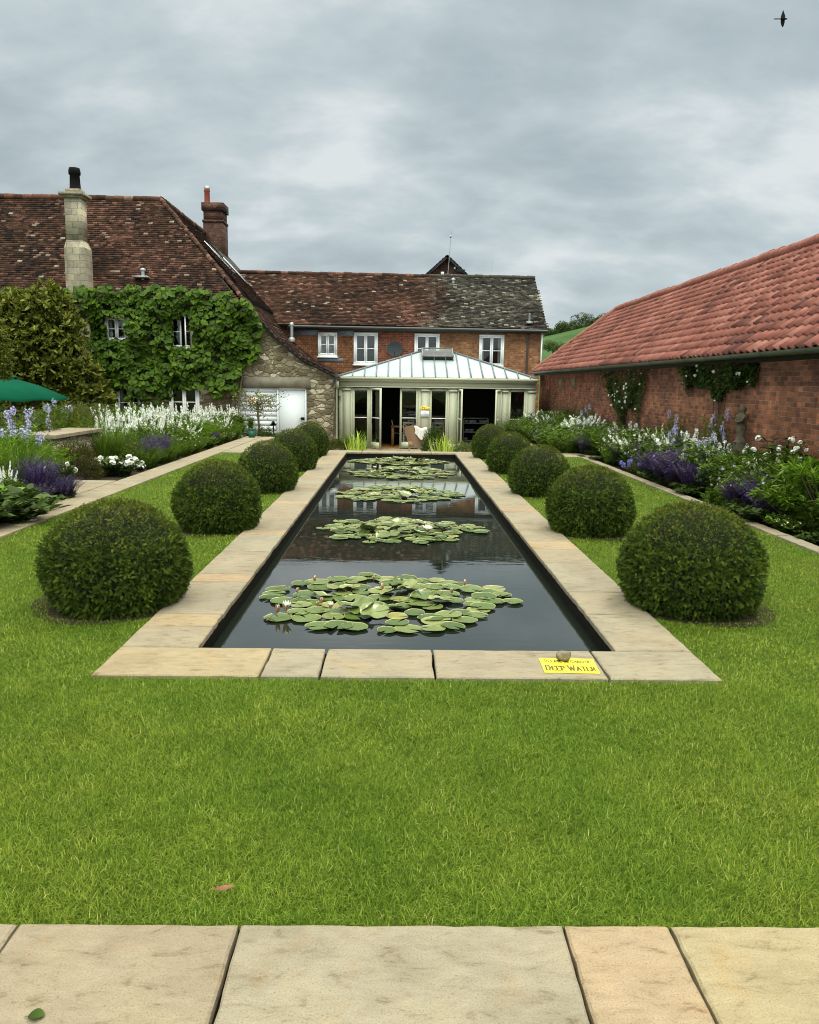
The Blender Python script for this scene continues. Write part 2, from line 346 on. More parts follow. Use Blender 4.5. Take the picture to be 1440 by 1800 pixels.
mTHROW = plain('white_throw', (.78, .77, .72), .9, .1, ns=15, amt=.1)
mYSIGN = plain('yellow_board', (.85, .72, .035), .4, .4, ns=3, amt=.04)
mINK = plain('dark_ink', (.10, .08, .02), .6, .2)
mINKR = plain('orange_ink', (.40, .16, .02), .6, .2)
mPAPER = plain('white_paper', (.78, .78, .84), .6, .3, ns=3, amt=.03)
mINKG = plain('grey_print', (.42, .42, .50), .7, .1)
mPARA = plain('green_canvas', (.002, .060, .033), .9, .05, ns=2, amt=.12)
mPOLE = plain('wooden_pole', (.25, .15, .07), .6, .3)
mPOT = plain('terracotta_pot', (.20, .055, .03), .8, .2)
mBLK = plain('black_sooty_pot', (.009, .009, .009), .9, .05)
mMETAL = plain('galvanised_metal', (.30, .31, .31), .4, .5, metal=.6)
mDISH = plain('grey_dish', (.045, .052, .056), .8, .1)
mGREENB = plain('green_post_paint', (.01, .08, .045), .5, .4)
mSTEELD = plain('pool_wall_dark', (.004, .004, .003), .9, .05, ns=20, amt=.5)
mPAD = None
def m_pad():
    mt, nt = nodes('lily_pad_leaf'); at = N(nt, 'ShaderNodeAttribute', attribute_name='tint').outputs[2]
    tc = N(nt, 'ShaderNodeTexCoord').outputs['Object']; oi = N(nt, 'ShaderNodeObjectInfo').outputs['Random']
    c = ramp(nt, oi, [(0, (.05, .095, .015)), (.4, (.10, .15, .035)), (.8, (.17, .215, .07)), (.95, (.22, .25, .09)), (1, (.28, .26, .08))])
    c = mixc(nt, mapr(nt, at, .2, .5), (.27, .25, .10), c)
    c = mixc(nt, 1., c, ramp(nt, noise(nt, tc, 14, 4, .65), [(.3, (.72, .76, .7)), (.7, (1.2, 1.15, 1.15))]), 'MULTIPLY')
    g = N(nt, 'ShaderNodeNewGeometry').outputs['Backfacing']
    c = mixc(nt, g, c, (.05, .07, .02))
    return finish(mt, nt, c, .24, noise(nt, tc, 30, 2), .15, .004, trans=.12, spec=.5)
mPAD = m_pad()
mBUD = tintm('lily_bud_sepal', [(0, (.10, .035, .02)), (.5, (.20, .10, .045)), (1, (.35, .22, .10))], .5)

def m_glass(name, tintc=(.9, .95, .93)):
    mt, nt = nodes(name); t = N(nt, 'ShaderNodeBsdfTransparent'); t.inputs[0].default_value = (*tintc, 1)
    g = N(nt, 'ShaderNodeBsdfGlossy'); g.inputs['Roughness'].default_value = .02
    f = N(nt, 'ShaderNodeFresnel'); f.inputs[0].default_value = 1.5
    mx = N(nt, 'ShaderNodeMixShader'); o = N(nt, 'ShaderNodeOutputMaterial')
    L(nt, mapr(nt, f.outputs[0], 0, 1, .02, 1), mx.inputs[0]); L(nt, t.outputs[0], mx.inputs[1]); L(nt, g.outputs[0], mx.inputs[2]); L(nt, mx.outputs[0], o.inputs[0])
    return mt
mGLASS = m_glass('window_glass'); mGLASSG = m_glass('green_tinted_glass', (.62, .75, .68))

# ---------------------------------------------------------------- world and sun
w = D.worlds.new('World'); scn.world = w; w.use_nodes = True; nt = w.node_tree; nt.nodes.clear()
SUN_EL, SUN_AZ = R(58), R(35)          # azimuth measured from +Y towards +X
sky = N(nt, 'ShaderNodeTexSky', sky_type='NISHITA'); sky.sun_disc = False; sky.sun_elevation = SUN_EL; sky.sun_rotation = SUN_AZ
tc = N(nt, 'ShaderNodeTexCoord').outputs['Generated']
sp = N(nt, 'ShaderNodeSeparateXYZ'); L(nt, tc, sp.inputs[0])
def mth(op, a, b=None):
    n = N(nt, 'ShaderNodeMath', operation=op)
    for i, v in enumerate((a, b)):
        if v is None: continue
        if hasattr(v, 'is_linked'): L(nt, v, n.inputs[i])
        else: n.inputs[i].default_value = v
    return n.outputs[0]
zc = mth('ADD', mth('MAXIMUM', sp.outputs[2], 0.0), .38)
cb = N(nt, 'ShaderNodeCombineXYZ'); L(nt, mth('DIVIDE', sp.outputs[0], zc), cb.inputs[0]); L(nt, mth('DIVIDE', sp.outputs[1], zc), cb.inputs[1])
mp = N(nt, 'ShaderNodeMapping'); L(nt, cb.outputs[0], mp.inputs[0]); mp.inputs['Scale'].default_value = (1.0, 1.5, 1); mp.inputs['Location'].default_value = (3.1, 1.3, 0)
n1 = noise(nt, mp.outputs[0], 1.9, 8, .52, .15); n2 = noise(nt, mp.outputs[0], 4.2, 6, .55, .2)
cl = mth('ADD', mth('MULTIPLY', n1, .66), mth('MULTIPLY', n2, .34))
cc = ramp(nt, cl, [(.35, (.375, .445, .48)), (.44, (.455, .535, .57)), (.52, (.55, .63, .655)), (.61, (.74, .79, .80))])
# an overcast sky is brightest overhead
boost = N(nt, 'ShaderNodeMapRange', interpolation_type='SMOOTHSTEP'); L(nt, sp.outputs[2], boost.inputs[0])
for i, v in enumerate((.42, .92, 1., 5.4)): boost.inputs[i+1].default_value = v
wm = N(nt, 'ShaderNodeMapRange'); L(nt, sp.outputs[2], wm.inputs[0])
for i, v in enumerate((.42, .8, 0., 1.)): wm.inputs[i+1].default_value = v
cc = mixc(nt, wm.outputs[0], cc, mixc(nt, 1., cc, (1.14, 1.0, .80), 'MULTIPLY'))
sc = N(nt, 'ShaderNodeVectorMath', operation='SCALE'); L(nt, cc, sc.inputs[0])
bk_ = N(nt, 'ShaderNodeMapRange', interpolation_type='SMOOTHSTEP'); L(nt, sp.outputs[1], bk_.inputs[0])   # extra sky brightness added behind the viewer to light the fronts facing the camera
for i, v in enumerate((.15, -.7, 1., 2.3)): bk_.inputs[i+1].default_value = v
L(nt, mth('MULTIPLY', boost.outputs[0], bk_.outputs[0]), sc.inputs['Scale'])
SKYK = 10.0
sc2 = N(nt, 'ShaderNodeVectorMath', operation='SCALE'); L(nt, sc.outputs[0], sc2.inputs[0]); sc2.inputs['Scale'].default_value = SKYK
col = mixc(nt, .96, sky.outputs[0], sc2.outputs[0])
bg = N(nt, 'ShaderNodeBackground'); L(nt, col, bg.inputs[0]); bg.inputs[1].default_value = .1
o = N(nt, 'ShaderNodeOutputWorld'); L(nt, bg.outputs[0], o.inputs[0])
ld = D.lights.new('sun', 'SUN'); lo = D.objects.new('sun', ld); COL.objects.link(lo); ld.energy = 1.8; ld.angle = R(14); ld.color = (1, .93, .80)
from mathutils import Vector
sd = Vector((sin(SUN_AZ)*cos(SUN_EL), cos(SUN_AZ)*cos(SUN_EL), sin(SUN_EL))); lo.rotation_euler = sd.to_track_quat('Z', 'Y').to_euler(); lo.location = (0, 0, 30)
scn.view_settings.view_transform = 'Standard'; scn.view_settings.look = 'None'; scn.view_settings.exposure = 0; scn.view_settings.gamma = 1
scn.cycles.filter_width = 1.0

# ---------------------------------------------------------------- templates
def T(V, *F): return (np.array(V, float), [(np.array(f), 0) for f in F])
tLEAF = T([(0, 0, 0), (.3, .5, .08), (.72, .36, .05), (1, 0, -.06), (.72, -.36, .05), (.3, -.5, .08)], [(0, 3, 2, 1), (0, 5, 4, 3)])
tHEART = T([(0, 0, 0), (-.14, .26, -.02), (.12, .52, .02), (.5, .46, .03), (.8, .2, -.04), (1.02, 0, -.14), (.8, -.2, -.04), (.5, -.46, .03), (.12, -.52, .02), (-.14, -.26, -.02), (.45, 0, -.05)],
           [(0, 10, 3, 2), (10, 5, 4, 3), (0, 8, 7, 10), (10, 7, 6, 5)], [(0, 2, 1), (0, 9, 8)])
tDIA = T([(0, 0, 0), (.5, .5, 0), (1, 0, 0), (.5, -.5, 0)], [(0, 3, 2, 1)])
tNEED = tDIA
def tblade(curve, seg=3, taper=1.5):
    V = []; F = []
    for i in range(seg+1):
        t = i/seg; x = sin(curve*t)/curve if curve else t; z = (cos(curve*t)-1)/curve if curve else 0
        wd = .5*(1-t**taper) if i < seg else 0
        if i < seg: V += [(x, wd, z), (x, -wd, z)]
        else: V.append((x, 0, z))
    for i in range(seg-1): F.append((2*i, 2*i+1, 2*i+3, 2*i+2))
    return (np.array(V, float), [(np.array(F), 0), (np.array([(2*seg-2, 2*seg-1, 2*seg)]), 0)] if F else [(np.array([(0, 1, 2)]), 0)])
tBL = [tblade(c) for c in (.5, 1.0, 1.6)]
tOCT = T([(1, 0, 0), (-1, 0, 0), (0, 1, 0), (0, -1, 0), (0, 0, 1), (0, 0, -1)], [(0, 2, 4), (2, 1, 4), (1, 3, 4), (3, 0, 4), (2, 0, 5), (1, 2, 5), (3, 1, 5), (0, 3, 5)])
def tflower(n=5):     # an open flower of n petals facing +x
    V = []; F = []
    for i in range(n):
        a = 2*pi*i/n; b = a+.55; c = a-.55
        k = len(V); V += [(0, 0, 0), (.35, .7*cos(b), .7*sin(b)), (.45, 1.05*cos(a), 1.05*sin(a)), (.35, .7*cos(c), .7*sin(c))]; F.append((k, k+1, k+2, k+3))
    return (np.array(V, float), [(np.array(F), 0)])
tFLO = tflower(5); tFLO4 = tflower(4)
def tball(n=26, seed=3):   # a double flower: overlapping cupped petals round a ball, facing +x
    rg = np.random.default_rng(seed); b = B(); i = np.arange(n); z = 1-1.5*(i+.5)/n; ph = i*2.4
    r = np.sqrt(1-z*z); Nn = np.stack([z, r*np.cos(ph), r*np.sin(ph)], 1)
    tan = np.stack([np.full(n, .9), -Nn[:, 1]*.2, -Nn[:, 2]*.2], 1) - Nn*(Nn[:, 0:1]*.9); tan += rg.normal(0, .15, (n, 3))
    P = Nn*(.55+.4*(i/n))[:, None]-tan*.35
    b.inst(tLEAF, P, tan, Nn, np.stack([rg.uniform(.7, 1., n), rg.uniform(.8, 1.1, n), np.ones(n)*2], 1))
    return (np.vstack(b.V), [(f, 0) for f, _ in b.F])
tBALL = tball()
def tsprig(seed, n=9):
    rg = np.random.default_rng(seed); b = B()
    t = np.linspace(.05, 1, n); P = np.stack([t, np.zeros(n), .1*np.sin(t*2)], 1)
    for s in (1, -1):
        A = np.stack([np.full(n, .75), s*np.full(n, .8), rg.uniform(0, .5, n)], 1)
        b.inst(tDIA, P, A, np.tile([0, 0, 1.], (n, 1))+rg.normal(0, .3, (n, 3)), np.stack([.42*(1.1-.5*t), np.full(n, .085), np.ones(n)], 1))
    b.inst(tDIA, np.array([[0, 0, 0]]), np.array([[1., 0, .1]]), None, np.array([[1.15, .06, 1]]))
    return (np.vstack(b.V), [(f, 0) for f, _ in b.F])
tSPR = [tsprig(i) for i in range(4)]
def rdir(rg, n, zmin=-1):
    z = rg.uniform(zmin, 1, n); a = rg.uniform(0, 2*pi, n); r = np.sqrt(1-z*z); return np.stack([r*np.cos(a), r*np.sin(a), z], 1)

# ---------------------------------------------------------------- ground, lawn, paving
Zc = -.78
PW, CW, YN, YF = 1.235, .466, 4.534, 18.204      # pool half width, coping width, near and far ends
OX = PW+CW; Y0, Y1 = YN-CW, YF+CW
g = B()
g.add([(-700, -200, Zc-.05), (700, -200, Zc-.05), (700, 900, Zc-.05), (-700, 900, Zc-.05)], [(0, 1, 2, 3)]); struct('ground', g, mTURF)
g = B(); g.add([(-16, 18, Zc), (5.4, 18, Zc), (5.4, 34, Zc), (-16, 34, Zc)], [(0, 1, 2, 3)]); struct('gravel_courtyard', g, mGRAV)
g = B()   # raised garden ground in pieces round the pool
for x0, x1, y0, y1 in ((-7.6, 5.4, -6, Y0), (-7.6, -OX, Y0, Y1), (OX, 5.4, Y0, Y1)):
    g.box(x0, x1, y0, y1, Zc, -.055)
g.box(-7.6, -3.7, Y1, 23.2, Zc, -.056); g.box(3.6, 5.4, Y1, 28.6, Zc, -.056)
struct('garden_soil', g, mSOIL)
g = B()
for x0, x1, y0, y1 in ((-4, 4, 2.1, Y0), (-4, -OX, Y0, 17.75), (OX, 4, Y0, 17.75)): g.add([(x0, y0, -.02), (x1, y0, -.02), (x1, y1, -.02), (x0, y1, -.02)], [(0, 1, 2, 3)])
struct('lawn_ground', g, mTURF)

rgs = np.random.default_rng(11)
def slab(b, x0, x1, y0, y1, z=0., th=.035, tint=None, e=.005, rough=.006):
    """one stone slab: worn edges, a small chamfer"""
    if tint is None: tint = rgs.uniform(.1, .8)
    e2 = e
    def edge(p, q, n): return [np.array(p)+(np.array(q)-np.array(p))*i/n for i in range(n)]
    nx = max(3, int((x1-x0)/.05)); ny = max(3, int((y1-y0)/.05))
    P = edge((x0+e, y0+e), (x1-e, y0+e), nx)+edge((x1-e, y0+e), (x1-e, y1-e), ny)+edge((x1-e, y1-e), (x0+e, y1-e), nx)+edge((x0+e, y1-e), (x0+e, y0+e), ny)
    P = np.array(P); n = len(P); c = np.array([(x0+x1)/2, (y0+y1)/2])
    jt = rgs.normal(0, rough*.5, n); jt = (jt+np.roll(jt, 1)*1+np.roll(jt, -1))/1.8
    d = P-c; dn = np.stack([np.sign(d[:, 0])*(np.abs(d[:, 0]) > (x1-x0)/2-e*1.5), np.sign(d[:, 1])*(np.abs(d[:, 1]) > (y1-y0)/2-e*1.5)], 1)
    P = P-dn*np.abs(jt)[:, None]
    Pin = P-dn*.007
    V = np.vstack([np.c_[Pin, np.full(n, z)], np.c_[P, np.full(n, z-.006)], np.c_[P, np.full(n, z-th)]])
    i = np.arange(n); j = (i+1) % n
    b.add(V, [list(range(n))], tint); b.add(V, np.stack([i, i+n, j+n, j], 1)[:, ::-1], tint); b.add(V, np.stack([i+n, i+2*n, j+2*n, j+n], 1)[:, ::-1], tint)
b = B()
js = [-3.9, -2.9, -2.05, -1.15, -.515, .425, .735, 1.62, 2.3, 3.3]
tn = [.3, .5, .2, .28, .22, .52, .93, .76, .5, .3]
tn = [.2, .6, .3, .18, .52, .94, .80, .4, .3]
for i in range(len(js)-1): slab(b, js[i], js[i+1], 1.12, 2.1, tint=tn[i], e=.0028)
for j, (ya, yb) in enumerate(((.1, 1.115), (-.8, .095), (-1.8, -.805))):
    x = -3.9+.25*j
    while x < 3.3:
        wd = rgs.uniform(.5, 1.0); slab(b, x, x+wd, ya, yb); x += wd+.005
struct('paved_terrace', b, mSLAB)
b = B()
fj = [-OX, -.80, -.48, .145, 1.085, OX]; ft = [.88, .55, .5, .35, .62]
for i in range(5): slab(b, fj[i], fj[i+1], Y0, YN, tint=[.84, .5, .45, .40, .62][i])
lj = [YN, 4.95, 5.22, 6.10, 6.36, 7.25, 8.1, 8.35, 9.3, 10.2, 10.5, 11.4, 12.3, 13.1, 13.4, 14.4, 15.3, 16.1, 17.0, 17.4, YF]
ltn = [.3, .86, .5, .95, .35, .6, .9, .4, .3, .93, .5, .3, .6, .9, .4, .55, .3, .7, .9, .4]
rj = [YN, 5.3, 5.9, 6.9, 7.5, 7.9, 8.9, 9.8, 10.1, 11.0, 12.0, 12.8, 13.1, 14.0, 15.1, 15.9, 17.0, YF]
rtn = [.45, .4, .55, .3, .9, .35, .5, .95, .3, .6, .3, .9, .4, .6, .35, .5, .4]
for J, tt, a0, a1 in ((lj, ltn, -OX, -PW), (rj, rtn, PW, OX)):
    for i in range(len(J)-1): slab(b, a0, a1, J[i], J[i+1], tint=tt[i], rough=.008)
x = -OX
for wd in (.8, .9, .7, OX*2-2.4): slab(b, x, x+wd, YF, Y1, tint=rgs.uniform(.2, .7)); x += wd
struct('pool_coping', b, mSLAB)
b = B()
y = 4.3
while y < 23: # side paths
    d = rgs.uniform(.5, 1.1); slab(b, -4.45, -4.005, y, min(y+d, 23.1), tint=rgs.uniform(.15, .8)); y += d
y = 3.0
while y < 18: 
    d = rgs.uniform(.4, .9); slab(b, 4.005, 4.19, y, y+d, tint=rgs.uniform(.1, .7), rough=.02); y += d
for x0 in (-7.4, -6.4, -5.4):
    for y0 in (10.2, 10.95, 11.7): slab(b, x0, x0+.94, y0, y0+.74, tint=rgs.uniform(.2, .7))
x = -4.0
while x < 4.5:
    d = rgs.uniform(.5, .9); d = min(d, 4.5-x)
    if x+d < -OX-.02 or x > OX: slab(b, x, x+d, 17.76, Y1, tint=rgs.uniform(.2, .7))
    elif x < -OX: d = -OX-x; slab(b, x, x+d, 17.76, Y1, tint=.4)
    else: d = OX-x+.001
    x += d
struct('side_paths', b, mSLAB)
b = B()   # retaining faces towards the courtyard
b.box(-3.71, -3.62, Y1, 23.2, Zc, -.06); b.box(-4.0, 3.6, Y1-.05, Y1+.1, Zc, -.06); b.box(3.55, 3.64, Y1, 28.6, Zc, -.03)
struct('terrace_retaining_wall', b, mASH)
b = B()   # pool lining and water
zz = -1.0
b.box(-PW-.03, -PW+.0, YN-.03, YF+.03, zz, -.036); b.box(PW, PW+.03, YN-.03, YF+.03, zz, -.036)
b.box(-PW, PW, YN-.03, YN+.0, zz, -.036); b.box(-PW, PW, YF, YF+.03, zz, -.036)
struct('pool_lining', b, mSTEELD)
b = B(); b.add([(-PW, YN, -.115), (PW, YN, -.115), (PW, YF, -.115), (-PW, YF, -.115)], [(0, 1, 2, 3)]); struct('pool_water', b, mWATER)

DOMES = [(-2.05, 5.53, 1.09, .78), (-2.0, 8.5, 1.0, .78), (-1.97, 11.6, .96, .77), (-1.96, 14.5, .93, .79), (-1.98, 17.3, .9, .78),
         (2.06, 5.6, 1.09, .80), (2.03, 8.55, 1.02, .77), (2.0, 11.55, .97, .77), (1.98, 14.5, .93, .78), (1.95, 17.3, .9, .78)]
# grass blades
rg = np.random.default_rng(5)
b = B()
def blades(x0, x1, y0, y1, dens, ln, wd, ex=0):
    n = int((x1-x0)*(y1-y0)*dens); P = np.stack([rg.uniform(x0, x1, n), rg.uniform(y0, y1, n), np.full(n, -.02)], 1)
    k = np.ones(n, bool)
    ex_ = np.abs(P[:, 0]+.07)-P[:, 1]*.56; k &= (ex_ < .25) | ((ex_ < 2.2) & (rg.random(n) < .4))
    for dx, dy, dw, dh in DOMES: k &= np.hypot(P[:, 0]-dx*1.0, P[:, 1]-dy) > dw*.43+.03*np.sin(np.arctan2(P[:, 1]-dy, P[:, 0]-dx)*5)
    P = P[k]; n = len(P)
    # tufts lean together
    lf = np.sin(P[:, 0]*9+2*np.sin(P[:, 1]*7))+np.sin(P[:, 1]*11+1.7*np.sin(P[:, 0]*5.3)); az = lf*.8+rg.normal(0, 2.2, n)
    pat = .5+.12*np.sin(P[:, 0]*2.1+1.3*np.sin(P[:, 1]*1.7))*np.sin(P[:, 1]*2.6+.8)+.12*np.sin(P[:, 0]*7+P[:, 1]*5)
    el = np.clip(rg.normal(.95, .33, n), .15, 1.5); A = np.stack([np.cos(az)*np.cos(el), np.sin(az)*np.cos(el), np.sin(el)], 1)
    s = ln*rg.uniform(.55, 1.25, n)*(.85+.3*pat); S = np.stack([s, wd*rg.uniform(.7, 1.3, n), s], 1)
    t = np.clip(rg.beta(1.7, 1.9, n)*.85+.25*(pat-.5), 0, .92); q_ = rg.random(n) < .035; t[q_] = rg.uniform(.85, 1, q_.sum())
    c = rg.integers(0, 3, n)
    for i in range(3): q = c == i; b.inst(tBL[i], P[q], A[q], None, S[q], t[q])
blades(-3.6, 3.6, 2.1, 3.2, 36000, .034, .0024)
blades(-4.0, 4.0, 3.2, Y0, 27000, .032, .0027)
for s in (-1, 1):
    xx = sorted((s*OX, s*4.0))
    blades(*xx, Y0, 7.5, 12000, .030, .0038); blades(*xx, 7.5, 12, 4500, .032, .006); blades(*xx, 12, 17.75, 2300, .03, .009)
struct('lawn_grass', b, mLAWN, 'stuff')

# soil rings under the domes are part of the border soil
b = B()
for i, (dx, dy, dw, dh) in enumerate(DOMES):
    a = np.arange(24)*2*pi/24; r = dw*.5*(1+.06*np.sin(a*3+i)); cx = dx-(.02 if dx < 0 else -.02)*3
    V = np.stack([cx+r*np.cos(a), dy+r*np.sin(a)*.95, np.full(24, -.014)], 1)
    b.add(V, [list(range(24))])
struct('soil_under_domes', b, mSOIL)

# ---------------------------------------------------------------- yew domes
def yew(seed, dense):
    rg = np.random.default_rng(seed); core = B(); f = B()
    # unit dome: widest radius 1 at z .55, top at 1.55
    def surf(u, ph, k=1):
        r = np.where(u < .55, .80+.20*np.sin(np.clip(u/.55, 0, 1)*pi/2), np.sqrt(np.clip(1-((u-.55)/1.0)**2.1, 0, 1)))
        return r
    prof = [(surf(np.array(u), 0)*.86, u*.93) for u in np.linspace(.06, 1.5, 14)]+[(0.001, 1.41)]
    core.lathe((0, 0, 0), prof, 28)
    n = dense; u = .03+1.52*rg.random(n); ph = rg.uniform(0, 2*pi, n)
    bumpy = 1+.03*np.sin(ph*3+seed)*np.sin(u*4+seed)+.018*np.sin(ph*9+u*7)
    
    r = surf(u, ph); dr = (surf(u+.02, ph)-surf(u-.02, ph))/.04
    Nn = np.stack([np.cos(ph), np.sin(ph), -dr*1.0], 1); Nn /= np.linalg.norm(Nn, axis=1)[:, None]
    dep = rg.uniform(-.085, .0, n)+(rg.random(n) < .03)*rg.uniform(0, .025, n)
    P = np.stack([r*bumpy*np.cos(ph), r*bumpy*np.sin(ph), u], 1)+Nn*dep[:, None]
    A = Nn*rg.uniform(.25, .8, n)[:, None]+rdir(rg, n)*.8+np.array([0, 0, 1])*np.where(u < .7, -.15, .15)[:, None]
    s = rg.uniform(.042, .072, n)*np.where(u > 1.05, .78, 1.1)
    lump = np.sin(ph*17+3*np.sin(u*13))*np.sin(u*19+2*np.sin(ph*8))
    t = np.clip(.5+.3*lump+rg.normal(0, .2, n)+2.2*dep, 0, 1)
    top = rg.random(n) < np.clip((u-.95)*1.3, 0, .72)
    c = rg.integers(0, 4, n)
    for i in range(4):
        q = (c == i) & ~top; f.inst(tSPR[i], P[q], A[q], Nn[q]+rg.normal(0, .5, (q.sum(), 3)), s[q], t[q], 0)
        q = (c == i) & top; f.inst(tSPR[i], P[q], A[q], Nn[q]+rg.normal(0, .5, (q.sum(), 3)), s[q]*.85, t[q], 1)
    return core.mesh('dark_core', mYEWIN, True), f.mesh('foliage', [mYEW, mYEWTOP])
YM = [yew(1, 17000), yew(2, 17000), yew(3, 11000), yew(4, 11000)]
lab = ['nearest yew dome on the left of the pool, beside the coping', 'second yew dome from the camera on the left side of the pool', 'middle yew dome of the five on the left of the pool',
       'fourth yew dome from the camera on the left of the pool', 'farthest yew dome on the left of the pool, before the stone outbuilding',
       'nearest yew dome on the right of the pool, beside the coping', 'second yew dome from the camera on the right side of the pool', 'middle yew dome of the five on the right of the pool',
       'fourth yew dome from the camera on the right of the pool', 'farthest yew dome on the right of the pool, before the glazed garden room']
for i, (dx, dy, dw, dh) in enumerate(DOMES):
    o = root('yew_dome', lab[i], 'topiary', (dx, dy, -.03), 'clipped yew domes lining the pool')
    o.scale = (dw*.455, dw*.455, (dh-.02)/1.56); o.rotation_euler = (0, 0, i*1.9+.4)
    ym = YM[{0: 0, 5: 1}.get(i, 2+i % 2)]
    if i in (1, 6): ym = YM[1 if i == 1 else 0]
    for nm, me in (('dark_core', ym[0]), ('foliage', ym[1])):
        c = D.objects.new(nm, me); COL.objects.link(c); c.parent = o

# ---------------------------------------------------------------- water lilies
def padmesh(seed, cup, wav):
    rg = np.random.default_rng(seed); n = 26; nt_ = .16
    a = np.linspace(nt_, 2*pi-nt_, n); V = [(0, 0, 0)]; tt = [.9]
    for k, rr in enumerate((.45, .8, .97, 1.0)):
        for x in a:
            r = rr*(1+.03*sin(5*x+seed)*(rr > .7)); z = cup*rr**2.5+wav*sin(3*x+seed)*rr**2+(wav*.5)*sin(7*x+seed*2)*rr**3+(.02 if rr == 1 else 0)
            V.append((r*cos(x), r*sin(x), z)); tt.append(.9 if rr < .9 else .25)
    F3 = [(0, 1+i, 2+i) for i in range(n-1)]; F4 = [(1+k*n+i, 1+(k+1)*n+i, 2+(k+1)*n+i, 2+k*n+i) for k in range(3) for i in range(n-1)]
    b = B(); b.add(V, F3, np.array(tt)); b.F.append((np.array(F4), 0)); return b.mesh('lily_pad', mPAD, True)
PADF = [padmesh(i, .02, .018) for i in range(5)]; PADR = [padmesh(10+i, .12, .10) for i in range(5)]
def budmesh(op):
    b = B(); rg = np.random.default_rng(2); n = 5
    if op == 0:
        b.lathe((0, 0, 0), [(.1, 0), (.34, .25), (.38, .6), (.24, 1.0), (.02, 1.35)], 8, .5, 0)
        a = np.arange(4)*pi/2; A = np.stack([.18*np.cos(a), .18*np.sin(a), np.ones(4)], 1)
        b.inst(tLEAF, np.stack([.2*np.cos(a), .2*np.sin(a), np.full(4, .05)], 1), A, np.stack([np.cos(a), np.sin(a), np.zeros(4)], 1), np.array([[1.45, .5, 1]]*4), .8, 0)
        b.inst(tLEAF, np.stack([.15*np.cos(a+.8), .15*np.sin(a+.8), np.full(4, .3)], 1), A, np.stack([np.cos(a+.8), np.sin(a+.8), np.zeros(4)], 1), np.array([[1.2, .34, 1]]*4), .8, 1)
    else:
        for k, (m_, lean, ln, mt) in enumerate(((6, .35*op, 1.5, 0), (9, .28*op, 1.55, 1), (8, .12*op, 1.4, 1), (6, .04, 1.2, 1))):
            a = np.arange(m_)*2*pi/m_+k*.35; A = np.stack([lean*2*np.cos(a), lean*2*np.sin(a), np.ones(m_)], 1)
            b.inst(tLEAF, np.stack([.18*np.cos(a), .18*np.sin(a), np.full(m_, .05)], 1), A, -np.stack([np.cos(a), np.sin(a), np.full(m_, -.1)], 1), np.array([[ln, .62, 1.5]]*m_), rg.uniform(.5, 1, m_), mt)
    return b.mesh('lily_bud' if op == 0 else 'lily_flower', [mBUD, mWHITE], False)
BUD = budmesh(0); FLH = budmesh(.55); FLO = budmesh(1.6)
ll = ['raft of water lily pads nearest the camera, with several brown and white buds', 'second raft of water lily pads, an open white bloom at its right', 'middle raft of water lily pads on the pool',
      'fourth raft of water lily pads from the camera', 'farthest raft of water lily pads, by the far coping']
LC = [(-.13, 6.0, .98, .95), (-.02, 9.0, .95, .95), (-.05, 12.1, .95, 1.1), (.0, 15.0, 1.0, 1.25), (-.05, 17.2, 1.05, .85)]
zl = -.108
